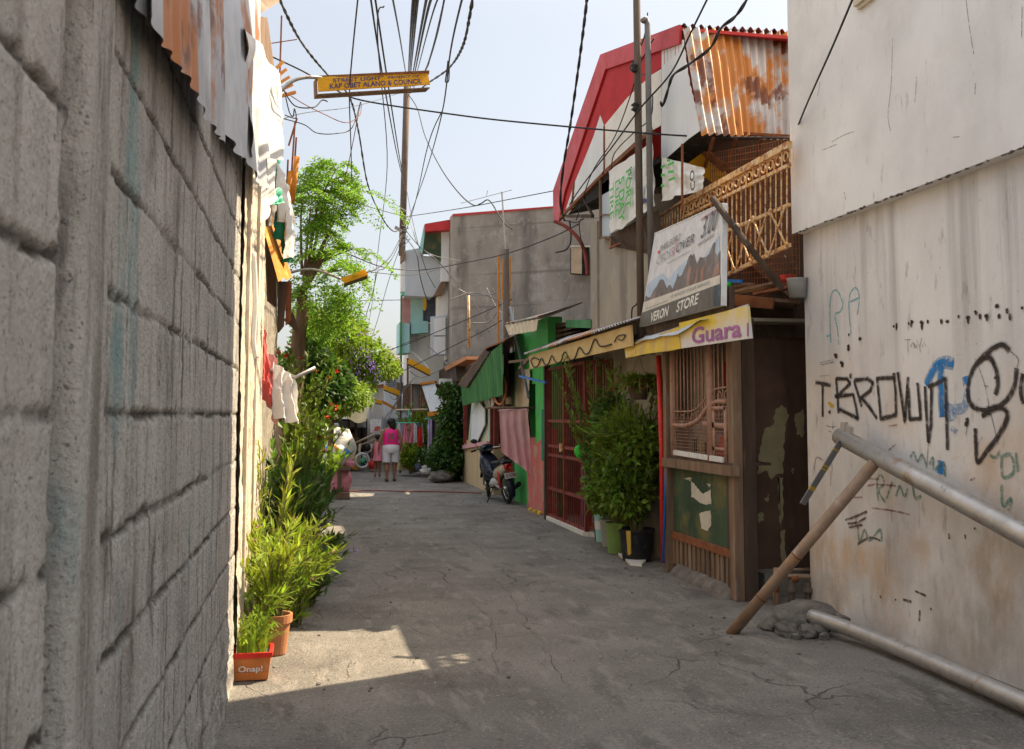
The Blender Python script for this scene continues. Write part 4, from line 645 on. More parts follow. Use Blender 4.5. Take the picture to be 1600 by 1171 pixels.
# ================================================================== DOORWAY BETWEEN KIOSK AND WHITE BUILDING
pd = thing('peeling_door', 'dark brown board door with peeling cream paint beside the graffiti wall', 'door', (4.1, 8.8, .1))
DY = 8.8; a, b = P(1176, 886, Y=DY), P(1262, 886, Y=DY); tz = P(1200, 522, Y=DY).z; bz = P(1253, 888, Y=DY).z
MB().box((a.x, DY, bz), (b.x + .3, DY + .06, tz)).build('door_panel', 'brown_board', pd)
MB().box((a.x, DY - .04, tz), (b.x + .3, DY + .06, tz + .3)).box((a.x, DY - .06, tz - .04), (b.x + .3, DY - .041, tz + .03)).build('overdoor_boards', 'dark_wood', pd)
MB().box((a.x, DY - .25, -.02), (b.x + .3, DY + .1, bz + .003)).build('door_step', 'rough_cement', pd)
mb = MB()   # flakes of old cream paint left on the board
def patch(poly, y=8.8): 
    pts = []
    for k in range(len(poly)):
        (u0, v0), (u1, v1) = poly[k], poly[(k + 1) % len(poly)]
        for t in range(7): pts.append(P(u0 + (u1 - u0) * t / 7 + random.uniform(-1.8, 1.8), v0 + (v1 - v0) * t / 7 + random.uniform(-1.8, 1.8), Y=y - .002))
    mb.slab(pts, (0, -.002, 0))
patch([(1194, 670), (1208, 665), (1212, 640), (1222, 633), (1232, 645), (1228, 672), (1224, 700), (1224, 742), (1214, 740), (1205, 748), (1196, 735), (1184, 742), (1186, 712)]); patch([(1241, 648), (1256, 640), (1256, 684), (1244, 678)]); patch([(1216, 745), (1223, 748), (1224, 800), (1219, 825), (1217, 790)]); patch([(1184, 804), (1192, 800), (1194, 812), (1186, 816)]); patch([(1194, 780), (1203, 772), (1200, 786)]); patch([(1220, 830), (1226, 828), (1227, 880), (1221, 884)]); patch([(1236, 735), (1240, 732), (1239, 740)])
mat('flaked_paint', (.40, .34, .18), (.32, .27, .15), scale=6, rough=.8, bump=.2, layers=[((.12, .07, .04), 30, Z1, .64, .7, .8)]); mb.build('paint_flakes', 'flaked_paint', pd)
# ================================================================== STORE KIOSK
KX = 3.72
kq = lambda u, v, x=KX: P(u, v, X=x)
ks = thing('store_kiosk', 'small wooden corner store with a pinkish metal grille over its counter', 'kiosk', (KX + .3, 9.3, 0))
Y0, Y1 = 8.44, 10.12
MB().bar((KX, Y1, 0), (KX, Y1, 2.45), .1, .09).bar((KX + .02, Y1 - .17, 1.2), (KX + .02, Y1 - .17, 2.45), .05, .05).build('rear_post', 'old_wood', ks)
MB().box((KX - .02, Y0 - .02, 0), (KX + .065, Y0 + .10, 2.5)).build('corner_post', 'old_wood', ks)
MB().box((KX + .07, Y0 - .03, -.02), (KX + .19, Y0 + .03, 2.52)).box((KX + .11, Y0 + .031, -.02), (KX + .188, Y0 + .33, 2.5)).build('side_boards', 'dark_wood', ks)
MB().box((KX - .07, Y0 - .05, 1.10), (KX + .02, Y1 + .05, 1.19)).build('counter_beam', 'old_wood', ks)
MB().box((KX - .03, Y0 + .0, 1.191), (KX + .35, Y1, 1.215)).build('counter_shelf', 'dark_wood', ks)
MB().box((KX + .02, Y0 + .13, .42), (KX + .05, Y1 - .06, 1.1)).build('front_panel', 'olive_panel', ks)
MB().box((KX - .01, Y0 + .12, .355), (KX + .04, Y1 - .05, .425)).build('kick_rail', 'rust', ks)
mb = MB()
for i in range(13): y = Y0 + .18 + i * (Y1 - Y0 - .28) / 12; mb.box((KX + .005, y, .09), (KX + .035, y + .075, .355))
mb.build('lower_slats', 'old_wood', ks)
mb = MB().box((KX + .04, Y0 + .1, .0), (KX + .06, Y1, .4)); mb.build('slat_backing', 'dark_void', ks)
MB().bar((KX + .02, Y0 + .16, .08), (KX + .02, Y0 + .16, 1.1), .05, .05).build('door_stile', 'dark_wood', ks)
mb = MB()
def rub(x, y): q = V((KX - .05 + .1 * x, Y0 + (Y1 - Y0) * y, .0)); return q
mb.grid(lambda x, y: V((KX - .09 + .22 * x + .02 * noise.noise(V((y * 9, x, 0))), Y0 + .08 + (Y1 - Y0 - .2) * y, -.02 + .13 * min(1, x * 2.6) ** .6 * min(1, 14 * y, 14 * (1 - y)) ** .5 + .02 * noise.noise(V((y * 12, x * 4, 3))) )), 14, 50); mb.build('cement_kerb', 'rock', ks)
mat('torn_paper', (.58, .54, .46), (.45, .42, .34), scale=6, rough=.9, layers=[((.2, .17, .1), 9, Z1, .62, .7, .7)])
mb = MB()
for poly in ([(1081, 752), (1090, 763), (1099, 772), (1110, 765), (1112, 788), (1100, 789), (1088, 781), (1080, 776)], [(1093, 803), (1110, 797), (1112, 820), (1106, 830), (1096, 826)], [(1104, 756), (1110, 757), (1109, 761)], [(1069, 748), (1081, 746), (1078, 752)]):
    pts = []
    for k in range(len(poly)):
        (u0, v0), (u1, v1) = poly[k], poly[(k + 1) % len(poly)]
        for t in range(5): pts.append(kq(u0 + (u1 - u0) * t / 5 + random.uniform(-.9, .9), v0 + (v1 - v0) * t / 5 + random.uniform(-.9, .9), KX + .018))
    mb.slab(pts, (-.002, 0, 0))
mb.build('torn_paper', 'torn_paper', ks)
# grille
mb = MB(); gy0, gy1 = Y0 + .12, Y1 - .12; GXk = KX + .0
for i in range(15):
    y = gy1 - .04 - i * (gy1 - gy0 - .06) / 14; mb.tube([(GXk, y, 1.6), (GXk, y, 2.42)], .0095, 6)
mb.build('grille_bars', 'pink_metal', ks, smooth=True)
MB().tube([(GXk, Y1 - .13, 1.22), (GXk, Y1 - .13, 2.44)], .035, 10).tube([(GXk, Y0 + .52, 1.2), (GXk, Y0 + .52, 2.4)], .045, 10).bar((GXk, Y0 + .17, 1.2), (GXk, Y0 + .17, 1.72), .04, .04).bar((GXk, Y0 + .46, 1.2), (GXk, Y0 + .46, 1.72), .03, .05).bar((GXk, Y0 + .15, 1.71), (GXk, Y0 + .5, 1.71), .04, .035).bar((GXk, Y0 + .15, 1.33), (GXk, Y0 + .5, 1.33), .03, .03).build('grille_frame', 'pink_metal', ks, smooth=True)
def curve(dz): return spline([kq(1052, 664, GXk), kq(1072, 665, GXk), kq(1092, 656, GXk), kq(1106, 637, GXk), kq(1120, 628, GXk), kq(1135, 628, GXk)], 6)
cpts = curve(0); mb = MB(); mb.tube(cpts, .024, 8); up_ = spline([kq(1053, 643, GXk), kq(1082, 642, GXk), kq(1097, 630, GXk), kq(1112, 611, GXk), kq(1135, 605, GXk)], 6); mb.tube(up_, .009, 6)
for i in range(9):
    t = i / 8; p = up_[int(t * (len(up_) - 1))]; r_ = .032; mb.torus(p - V((0, 0, .075)), .042, .006, (1, 0, 0), 16, 5)
mb.bar(kq(1052, 712, GXk), kq(1132, 718, GXk) , .03, .03); mb.bar(kq(1100, 663, GXk), kq(1134, 666, GXk), .03, .05)
mb.build('curved_rail', 'pink_metal', ks, smooth=True)
mb = MB()
for i in range(22): y = gy0 + .42 + i * .049; mb.bar((GXk - .005, y, 1.24), (GXk - .005, y, 1.60), .004, .004)
for i in range(12): z = 1.25 + i * .033; mb.bar((GXk - .005, Y0 + .53, z), (GXk - .005, Y1 - .14, z), .004, .004)
for i in range(7): y = Y0 + .2 + i * .04; mb.bar((GXk - .005, y, 1.24), (GXk - .005, y, 1.7), .004, .004)
for i in range(11): z = 1.25 + i * .04; mb.bar((GXk - .005, Y0 + .17, z), (GXk - .005, Y0 + .47, z), .004, .004)
mb.build('wire_mesh', 'pink_metal', ks)
MB().bar(kq(1053, 707, KX - .03), kq(1130, 719, KX - .03), .02, .05).build('white_sill', 'white_plastic', ks)
MB().box((4.45, 8.9, 1.2), (4.5, Y1, 2.5)).box((KX + .2, 8.87, 1.2), (4.5, 8.9, 2.5)).box((KX + .05, Y1 + .04, 1.2), (4.5, Y1 + .08, 2.5)).box((KX, Y0, 2.5), (4.5, Y1 + .1, 2.53)).build('back_wall', 'tan_cement', ks)
for k, z in enumerate((1.55, 1.92)): MB().box((4.1, 8.91, z), (4.44, Y1 + .03, z + .02)).build('shelf', 'old_wood', ks)
cols = ['goods_red', 'goods_blue', 'goods_cream', 'goods_yellow', 'white_plastic', 'green_cloth']; cn = ['red', 'blue', 'cream', 'yellow', 'white', 'green']; ordn = ['first', 'second', 'third', 'fourth', 'fifth', 'sixth', 'seventh', 'eighth']
for k, (z, nm_) in enumerate(((1.217, 'counter'), (1.572, 'middle shelf'), (1.942, 'top shelf'))):
    for i in range(8):
        ci = random.randrange(6); y = Y1 - .16 - i * .14; x = 4.0 if k == 0 else 4.2; h = random.uniform(.14, .27); wd = random.uniform(.045, .06)
        if i % 3 == 1: mb = MB().lathe((x, y, z), [(0, 0), (wd, 0), (wd, h * .65), (wd * .4, h * .85), (wd * .4, h), (0, h)], 12); kd = 'bottle'
        else: mb = MB().box((x - .05, y - wd, z), (x + .05, y + wd, z + h)); mb.slab([V((x - .052, y - wd * .8, z + h)), V((x - .052, y + wd * .8, z + h)), V((x, y + wd * .8, z + h + .02)), V((x, y - wd * .8, z + h + .02))], (.01, 0, 0)); kd = 'pack'
        mb.build('goods_' + kd, cols[ci], label=f'{cn[ci]} {kd} on the store {nm_}, {ordn[i]} from the left behind the grille', cat='goods', group='goods behind the store grille')
# fascia boards
def fascia(name, label, pts, off, m, cat='sign board'): return MB().slab(pts, off).build(name, m, label=label, cat=cat)
gs = thing('store_sign', 'white and yellow fascia board lettered in purple over the store grille', 'sign', P(1115, 520, X=3.46))
TL, TR, BR, BL = P(1061, 505, X=3.46), P(1167, 478, X=3.46), P(1172, 529, X=3.46), P(1063, 545, X=3.46)
MB().slab([TL, TR, BR, BL], (.025, 0, 0)).build('sign_face', 'store_white', gs)
xd = (BR - BL).normalized(); yd = V((0, 0, 1)); text('Guara', 'ink_purple', 'lettering', gs, BL + (BR - BL) * .20 + V((-.004, 0, .022)), xd, yd, (BR - BL).length * .70, .155, .022)
MB().slab([BR + V((-.003, .05, .02)), BR + V((-.003, .02, .02)), BR + V((-.003, .02, .13)), BR + V((-.003, .05, .13))], (-.001, 0, 0)).build('cut_letter', 'ink_purple', gs)
MB().slab([P(975, 541, X=3.45), P(1020, 527, X=3.45), P(1060, 511, X=3.45), P(1063, 545, X=3.45), P(1045, 549, X=3.45), P(1010, 553, X=3.44), P(978, 560, X=3.42)], (.02, 0, 0)).build('yellow_fascia', 'store_yellow', label='rust streaked yellow fascia board left of the purple lettered sign', cat='board')
cl('bent_roof_sheet', 'bent blue grey roofing sheet sagging under the big billboard', 'metal sheet', (P(985, 522, X=3.75), P(1118, 488, X=3.75), P(966, 546, X=3.42), P(1105, 502, X=3.42)), 'blue_tin' if 'blue_tin' in M else 'blue_grey', 24, 10, fold=.015, nf=2, wr=.025, rag=.1)
MB().slab([P(975, 541, X=3.47), P(1170, 478, X=3.47), P(1170, 478, X=4.05), P(1020, 520, X=4.05)], (0, 0, .015)).build('kiosk_roof', 'galvanised', ks)
# PVC pipes and poles at the kiosk corner
MB().tube([P(1029, 556, Y=10.3), P(1034, 700, Y=10.25), P(1036, 880, Y=10.2)], .028, 12).build('red_pipe', 'red_plastic', smooth=True, label='red plastic pipe running down the left corner of the store', cat='pipe')
MB().tube([P(1038, 552, Y=10.15), P(1042, 700, Y=10.12), P(1036, 880, Y=10.1)], .014, 10).build('blue_pipe', 'blue_plastic', smooth=True, label='thin blue plastic pipe beside the red pipe', cat='pipe')
up1 = thing('utility_pole', 'dark wooden utility pole in front of the red gabled house', 'pole', (3.56, 10.55, 0))
MB().tube([(3.56, 10.55, 2.3), (3.54, 10.55, 8.2)], .042, 12).build('wooden_post', 'pole_wood', up1, smooth=True)
MB().lathe((3.50, 10.5, 5.05), [(.02, 0), (.05, .02), (.02, .05), (.05, .07), (.02, .1)], 10).lathe((3.49, 10.5, 5.5), [(.02, 0), (.045, .02), (.02, .05), (.045, .07), (.02, .1)], 10).build('insulators', 'black_plastic', up1, smooth=True)
MB().tube([(3.6, 10.3, 2.3), (3.585, 10.3, 5.98), (3.55, 10.28, 6.04), (3.52, 10.26, 6.0)], .034, 12).build('service_pole', 'pole_steel', smooth=True, label='grey steel service pipe standing against the wooden utility pole', cat='pole')
# ------------------------------------------------------------------ billboard
bb = thing('billboard', 'large tilted cigarette billboard lettered with the store name in its dark foot', 'billboard', P(1065, 480, X=3.5))
bTL, bTR, bBR, bBL = P(1023, 366, X=3.54), P(1129, 319, X=3.50), P(1127, 478, X=3.42), P(1000, 511, X=3.46)
MB().slab([bTL, bTR, bBR, bBL], (.04, 0, 0)).build('board', 'billboard_white', bb)
bn = (bTR - bTL).cross(bBL - bTL).normalized()
if bn.x > 0: bn = -bn
def bp(s, t, l=.003): return bTL * (1 - s) * (1 - t) + bTR * s * (1 - t) + bBL * (1 - s) * t + bBR * s * t + bn * l
def bpoly(name, poly, m, l): return MB().add([bp(s, t, l) for s, t in poly], [tuple(range(len(poly)))]).build(name, m, bb)
bpoly('printed_sky', [(.03, .72), (0.02, .9 - .2), (.02, .55), (.12, .5), (.25, .48), (.35, .58), (.42, .5), (.6, .42), (.75, .5), (.97, .30), (.98, .70), (.7, .72), (.4, .73)], 'sky_print', .003)
bpoly('printed_rocks', [(.01, .74), (.02, .66), (.06, .69), (.10, .70), (.14, .63), (.18, .60), (.22, .54), (.27, .55), (.30, .60), (.34, .66), (.36, .63), (.39, .64), (.42, .69), (.46, .60), (.475, .535), (.49, .58), (.53, .57), (.58, .47), (.605, .40), (.63, .385), (.65, .41), (.67, .39), (.69, .45), (.72, .51), (.75, .45), (.79, .47), (.83, .47), (.86, .45), (.885, .40), (.91, .355), (.93, .36), (.925, .45), (.95, .50), (.985, .46), (.985, .70), (.5, .755)], 'rock_print', .005)
for poly in ([(.1, .74), (.13, .67), (.15, .72), (.16, .745)], [(.22, .745), (.24, .66), (.26, .72), (.27, .745)], [(.62, .74), (.60, .58), (.63, .50), (.66, .55), (.64, .6), (.65, .73)], [(.70, .73), (.72, .57), (.74, .53), (.745, .6), (.73, .72)], [(.78, .72), (.77, .6), (.80, .55), (.83, .53), (.81, .60), (.80, .71)], [(.90, .70), (.92, .62), (.985, .56), (.985, .68)], [(.01, .74), (.03, .70), (.05, .745)]): bpoly('printed_red_rocks', poly, 'rock_print_red', .0065)
bpoly('printed_band', [(.008, .735), (.992, .70), (.992, .795), (.008, .855)], 'band_print', .008)
bpoly('printed_foot', [(.0, .85), (.93, .79), (.93, 1.0), (0, 1.0)], 'billboard_dark', .0095); bpoly('printed_foot_edge', [(.932, .79), (1.0, .786), (1.0, 1.0), (.932, 1.0)], 'paint_black', .0095)
bx = (bTR - bTL).normalized(); Lb = (bTR - bTL).length
def btext(s, m, s0, t0, s1, hgt, bold, l=.011, nm='lettering', shear=0):
    a, b = bp(s0, t0, l), bp(s1, t0 - .0, l); t = text(s, m, nm, bb, a, (b - a), (bTL - bBL), (b - a).length, hgt * (bTL - bBL).length, bold, .001, shear); return t
def btext2(s, m, s0, t0, s1, t1, hgt, bold, shear=0): a, b = bp(s0, t0, .011), bp(s1, t1, .011); return text(s, m, 'lettering', bb, a, (b - a), (bTL - bBL), (b - a).length, hgt * (bTL - bBL).length, bold, .001, shear)
btext2('VERON', 'ink_white', .16, .985, .40, .965, .105, .02); btext2('STORE', 'ink_white', .51, .955, .76, .925, .105, .02)
btext2('MARLBORO', 'ink', .16, .235, .46, .19, .07, -.008); btext2('CROSS', 'ink_grey', .13, .365, .375, .33, .09, -.012, .15); btext2('/', 'ink_red', .375, .335, .41, .33, .13, 0); btext2('OVER', 'ink', .42, .32, .66, .28, .095, .0, .12)
btext2('3.00', 'ink', .75, .27, .93, .235, .205, .0, .1); bpoly('chevron', [(.125, .205), (.14, .222), (.155, .2), (.155, .235), (.14, .25), (.125, .235)], 'ink_red', .011)
btext2('IT ROCKS YOUR SENSES', 'ink_grey', .42, .785, .88, .757, .03, .0)
for (s0, t0, s1, t1, m) in ((.74, .06, .93, .025, 'ink_red'), (.74, .075, .93, .04, 'ink'), (.72, .305, .92, .265, 'ink_grey'), (.72, .325, .92, .285, 'ink'), (.30, .39, .62, .345, 'ink_grey'), (.06, .815, .38, .795, 'ink_grey')): bpoly('printed_line', [(s0, t0), (s1, t1), (s1, t1 + .007), (s0, t0 + .007)], m, .011)
MB().bar(bBL + V((.1, 0, -.02)), bBR + V((.1, 0, .0)), .05, .34).build('sun_stop_bar', 'dark_wood', bb)  # bar added behind the billboard foot to stop stray sun on the pavement
MB().bar(bTR + V((.02, -.005, 0)), bBR + V((.02, -.005, 0)), .012, .05, (1, 0, 0)).bar(bTL + V((.02, 0, .004)), bTR + V((.02, 0, .004)), .05, .01).build('board_edge', 'white_plastic', bb)
MB().tube([P(1113, 310, X=3.44), P(1170, 385, X=3.6), P(1222, 452, X=3.9)], [.03, .028, .025], 8).build('leaning_stick', 'dark_wood', label='dark wooden stick leaning across the balcony railing beside the billboard', cat='stick')
# ================================================================== RED GABLED HOUSE
rh = thing('gabled_house', 'two storey house with a red painted gable and rusty awning above the store', 'house', (5, 12.5, 0))
GX = 3.88
g = lambda u, v, x=GX: P(u, v, X=x)
MB().box((3.95, P(926, 400, X=3.95).y - 4.2, -.02), (8.5, P(926, 400, X=3.95).y, 2.62)).box((3.95, P(926, 400, X=3.95).y - 2.6, 2.62), (8.5, P(926, 400, X=3.95).y, 4.3)).build('ground_floor_wall', 'tan_cement', rh)
MB().box((3.92, P(926, 400, X=3.95).y - .33, 2.5), (4.0, P(926, 400, X=3.95).y + .01, 4.4)).build('corner_pillar', 'tan_cement', rh)
MB().box((4.35, 11.0, 2.45), (8.5, P(926, 400, X=3.95).y - .1, 5.0)).box((5.2, 8.955, 0), (8.5, 10.1, 3.9)).box((5.2, 8.15, 0), (8.5, 8.95, 5.15)).build('upper_wall', 'dark_wood', rh)  # two boxes behind the porch added, heights set to shape the sun patch
A_, B_, C_ = g(942, 87), g(1064, 43), g(868, 299)
C2 = g(868, 340)
MB().slab([A_, B_, B_ + V((4.6, 0, 0)), A_ + V((4.6, 0, 0))], (0, 0, -.035)).slab([A_, C_, C_ + V((4.6, 0, 0)), A_ + V((4.6, 0, 0))], (0, -.03, -.02)).build('roof', 'red_sheet', rh)
MB().slab([A_ + V((-.03, .02, .02)), B_ + V((-.03, -.02, .02)), g(1064, 70) + V((-.03, -.02, 0)), g(940, 112) + V((-.03, 0, 0))], (.03, 0, 0)).slab([A_ + V((-.032, .03, .02)), g(952, 100) + V((-.032, 0, 0)), g(885, 300) + V((-.032, 0, 0)), g(876, 345) + V((-.032, 0, 0)), g(868, 345) + V((-.032, .03, 0)), C_ + V((-.032, .05, .02))], (.03, 0, 0)).build('fascia_board', 'red_sheet', rh)
def siding(name, poly, m, dx, pitch=.035, amp=.006):   # fine vertical corrugation clipped to an outline in the gable plane
    pts = [g(u, v, GX + dx) for u, v in poly]; ysl = sorted(p.y for p in pts); mb = MB(); n = max(3, int((ysl[-1] - ysl[0]) / (pitch / 4))); cols_ = []
    for i in range(n + 1):
        y = ysl[0] + .0005 + (ysl[-1] - ysl[0] - .001) * i / n; zs = []
        for k in range(len(pts)):
            p, q = pts[k], pts[(k + 1) % len(pts)]
            if (p.y - y) * (q.y - y) < 0: zs.append(p.z + (q.z - p.z) * (y - p.y) / (q.y - p.y))
        if len(zs) >= 2: cols_.append((y, min(zs), max(zs), amp * math.sin(i * math.pi / 2)))
    for (y0, a0, b0, h0), (y1, a1, b1, h1) in zip(cols_, cols_[1:]): mb.add([(GX + dx + h0, y0, a0), (GX + dx + h1, y1, a1), (GX + dx + h1, y1, b1), (GX + dx + h0, y0, b0)], [(0, 1, 2, 3)])
    return mb.build(name, m, rh)
siding('red_siding', [(943, 100), (1064, 55), (1064, 80), (1017, 119), (980, 155), (945, 197), (938, 186), (930, 210), (918, 240), (900, 285), (886, 330), (872, 340), (869, 299)], 'red_sheet', .01)
siding('white_siding', [(938, 180), (944, 197), (944, 272), (915, 300), (887, 336), (882, 334), (898, 286), (915, 245), (928, 212)], 'white_sheet', .004)
siding('white_side_sheet', [(1033, 76), (1068, 62), (1078, 130), (1096, 203), (1075, 218), (1041, 248), (1034, 247)], 'white_sheet', .004, .05)
MB().slab([g(944, 197, GX - .004), g(980, 153, GX - .004), g(1017, 118, GX - .004), g(1033, 108, GX - .004), g(1033, 196, GX - .004), g(1017, 205, GX - .004), g(985, 238, GX - .004), g(944, 272, GX - .004)], (.012, 0, 0)).build('white_board', 'white_board', rh)
MB().bar(g(944, 272, GX - .0), g(1020, 203, GX), .05, .06).bar(g(872, 345, GX), g(946, 270, GX), .05, .05).bar(g(944, 197, GX - .012), g(944, 275, GX - .012), .02, .03).bar(g(897, 285, GX - .01), g(893, 330, GX - .01), .03, .03).build('gable_trim', 'rust', rh)
MB().bar(g(886, 338), P(926, 338, X=3.95), .05, .05).bar(g(910, 307), P(926, 337, X=3.95), .03, .03).build('gable_bracket', 'dark_wood', rh)
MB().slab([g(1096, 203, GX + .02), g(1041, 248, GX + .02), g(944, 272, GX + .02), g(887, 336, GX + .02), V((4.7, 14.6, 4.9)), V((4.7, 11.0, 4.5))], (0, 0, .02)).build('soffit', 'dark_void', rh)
# rusty awning facing the camera
aTL, aTR, aBL, aBR = P(1066, 44, X=GX), P(1236, 53, Y=10.35), P(1096, 210, X=3.84), P(1238, 218, Y=9.85)
ex = (aTR - aTL) * .12; MB().corr(aTL, aTR + ex, aBL, aBR + (aBR - aBL) * .12, 15, .024, .01, 14, wob=.02).build('rusty_awning', 'rusty_sheet', rh, smooth=True)
MB().corr(aTL + V((0, 0, .03)), aTR + ex + V((0, 0, .03)), aTL + V((0, .6, .1)), aTR + ex + V((0, .6, .1)), 15, .024, 0, 3).build('porch_roof', 'rusty_sheet', rh, smooth=True)
mb = MB()
for u in (1115, 1150, 1190): mb.bar(P(u, 216, Y=9.6), P(u - 14, 262, Y=10.4) , .03, .03)
mb.bar(P(1095, 205, Y=9.7), P(1240, 214, Y=9.6), .03, .03); mb.bar(P(1066, 225, X=3.7), P(1066, 330, X=3.7), .02, .02)
for i in range(5): mb.bar(P(1068 + 9 * i, 214 + 6 * i, Y=10.2), P(1130 + 10 * i, 268 + 3 * i, Y=10.4), .02, .02)
mb.build('porch_rafters', 'rust', rh)
MB().slab([P(1068, 225, Y=10.9), P(1240, 215, Y=10.9), P(1240, 470, Y=10.9), P(1068, 330, Y=10.9)], (0, .05, 0)).build('porch_back', 'brown_board', rh)
MB().slab([P(1072, 258, Y=10.3), P(1106, 232, Y=10.3), P(1140, 270, Y=10.5), P(1115, 285, Y=10.4)], (0, .03, 0)).build('yellow_signboard', 'banner', label='mustard yellow signboard tilted under the porch roof', cat='signboard')
# balcony railing
RX = 4.0
r_ = lambda u, v, x=RX: P(u, v, X=x)
rl = thing('balcony_railing', 'rust flecked golden balcony railing with a lattice frieze', 'railing', r_(1180, 400))
tA, tB = r_(1070, 317), r_(1234, 226); MB().bar(tA, tB, .05, .06).bar(r_(1068, 340), r_(1234, 258), .03, .03).build('top_rail', 'rail_gold', rl)
mb = MB(); n = 17
for i in range(n + 1):
    t = i / n; a = tA.lerp(tB, t); b = r_(1068, 340).lerp(r_(1234, 258), t); mb.bar(a, b, .010, .012); 
    if i < n: c = (a + b) / 2 + (tB - tA) / n / 2; mb.torus(c, .040, .008, (1, 0, 0), 12, 5)
mb.build('frieze', 'rail_gold', rl)
mA, mB_ = r_(1068, 390), r_(1234, 320); lA, lB = r_(1068, 462), r_(1234, 383)
MB().bar(mA, mB_, .025, .03).bar(lA, lB, .03, .035).build('lower_rails', 'rail_gold', rl)
mb = MB()
for i in range(24): t = (i + .5) / 24; mb.bar(r_(1068, 340).lerp(r_(1234, 258), t), lA.lerp(lB, t), .010, .010)
mb.build('balusters', 'rail_gold', rl)
mb = MB()
for i in range(7):
    t0, t1 = i / 7 + .01, (i + 1) / 7 - .01; a, b, c, d = mA.lerp(mB_, t0), mA.lerp(mB_, t1), lA.lerp(lB, t0), lA.lerp(lB, t1); o = V((-.02, 0, 0)); mb.bar(a + o, d + o, .010, .016); mb.bar(b + o * 1.4, c + o * 1.4, .010, .016)
    for p in (a, d): mb.torus(p + o, .024, .010, (1, 0, 0), 12, 6)
mb.build('cross_braces', 'rail_gold', rl)
wn = MB()
for i in range(34): t = i / 33; wn.bar(r_(1110, 240, 4.15).lerp(r_(1245, 215, 4.15), t), r_(1110, 460, 4.15).lerp(r_(1250, 450, 4.15), t), .004, .004)
for i in range(24): t = i / 23; wn.bar(r_(1110, 240, 4.15).lerp(r_(1110, 460, 4.15), t), r_(1245, 215, 4.15).lerp(r_(1250, 450, 4.15), t), .004, .004)
wn.build('balcony_mesh', 'rust', label='square wire mesh stretched behind the balcony railing', cat='wire mesh')
mb = MB()
for i in range(9): t = i / 8; mb.bar(r_(1034, 340).lerp(r_(1068, 318), t), r_(1034, 400).lerp(r_(1068, 395), t), .012, .012)
mb.bar(r_(1030, 338), r_(1070, 312), .025, .025); mb.build('golden_fence', 'rail_gold', label='short run of golden bars between the steel pole and the lattice frieze', cat='railing')
bf = thing('balcony_floor', 'rusty balcony floor edge with loose boards above the store doorway', 'balcony', (4.3, 9, 2.5))
e0, e1 = P(1128, 458, X=3.72), P(1210, 470, X=3.98)
MB().slab([P(1126, 459, X=3.74), P(1209, 466, X=4.0), P(1206, 483, X=4.0), P(1124, 476, X=3.74)], (.03, .03, 0)).build('edge_sheet', 'rust', bf)
MB().slab([P(1000, 500, X=3.95), P(1126, 458, X=3.76), P(1210, 466, X=4.02), P(1250, 470, X=4.3), V((4.9, 9.9, 2.7)), V((4.9, 11, 2.7))], (0, 0, -.03)).build('floor_boards', 'old_wood', bf)
for i, (u, v, l, m, lb) in enumerate([(1140, 452, .5, 'old_wood', 'pale loose board at the left on the balcony floor'), (1175, 452, .6, 'old_wood', 'long loose board in the middle of the balcony floor'), (1205, 456, .4, 'rust', 'rusty strip lying on the balcony floor edge')]):
    c = P(u, v, X=3.95 + .05 * i); MB().bar(c + V((-.05, l / 2, 0)), c + V((.1, -l / 2, .02)), .1, .025).build('loose_board', m, label=lb, cat='board', group='loose boards on the balcony floor')
MB().bar(P(1130, 439, X=3.95), P(1158, 440, X=3.95), .03, .03).build('blue_bar', 'blue_plastic', label='blue plastic bar behind the billboard edge on the balcony', cat='bar')
c = P(1231, 437, X=4.2); MB().lathe(c + V((0, 0, -.03)), [(.0, 0), (.05, 0), (.07, .07), (.06, .06), (0, .03)], 14).build('red_bowl', 'red_plastic', smooth=True, label='small red bowl on the balcony floor', cat='bowl')
c = P(1246, 455, X=4.15); MB().lathe(c + V((0, 0, -.06)), [(.0, 0), (.07, 0), (.09, .16), (.095, .17), (.085, .16), (.06, .03), (0, .03)], 16).build('grey_bucket', 'grey_plastic', smooth=True, label='grey bucket at the balcony corner against the white building', cat='bucket')
c = P(1135, 447, X=3.9); MB().lathe(c + V((0, 0, -.02)), [(0, 0), (.05, 0), (.05, .05), (0, .06)], 12).build('green_lid_tub', 'bright_green', smooth=True, label='little green lidded tub beside the billboard edge', cat='tub')
# lettered tarps
t1 = thing('lettered_tarp', 'white tarp with green vertical lettering hanging left of the poles', 'tarp', g(985, 320))
qa, qb, qc, qd = g(951, 268, 3.71), g(1019, 222, 3.68), g(953, 366, 3.70), g(1024, 322, 3.66)
MB().cloth(qa, qb, qc, qd, 30, 26, fold=.012, nf=3, wr=.012, rag=.06).build('cloth', 'tarp_white', t1, smooth=True)
def tl(root, s, m, u, v0, v1, x, wpx, bold=.02):
    a, b = g(u, v0, x), g(u, v1, x); text(s, m, 'lettering', root, a, (b - a), (0, -1, 0), (b - a).length, abs(g(u, v0, x).y - g(u + wpx, v0, x).y), bold, .002)
tl(t1, 'TIRE', 'ink_green', 953, 290, 345, 3.645, 6, .01); tl(t1, 'LURE', 'ink_green', 961, 285, 340, 3.645, 6, .01); tl(t1, '5 DAY', 'ink_green', 967, 280, 350, 3.645, 9); tl(t1, 'PORT', 'ink_green', 978, 268, 328, 3.64, 8); tl(t1, 'GET', 'ink_navy', 984, 262, 284, 3.64, 4); tl(t1, 'LUX', 'ink_green', 1010, 232, 295, 3.63, 8)
MB().slab([g(u, v, 3.64) for u, v in ((1000, 290), (1003, 286), (1004, 310), (1012, 312), (1005, 320), (998, 305))], (-.002, 0, 0)).build('printed_mark', 'ink_navy', t1)
t2 = thing('lettered_tarp', 'white tarp with green bars and black letters hanging right of the steel pole', 'tarp', g(1065, 290))
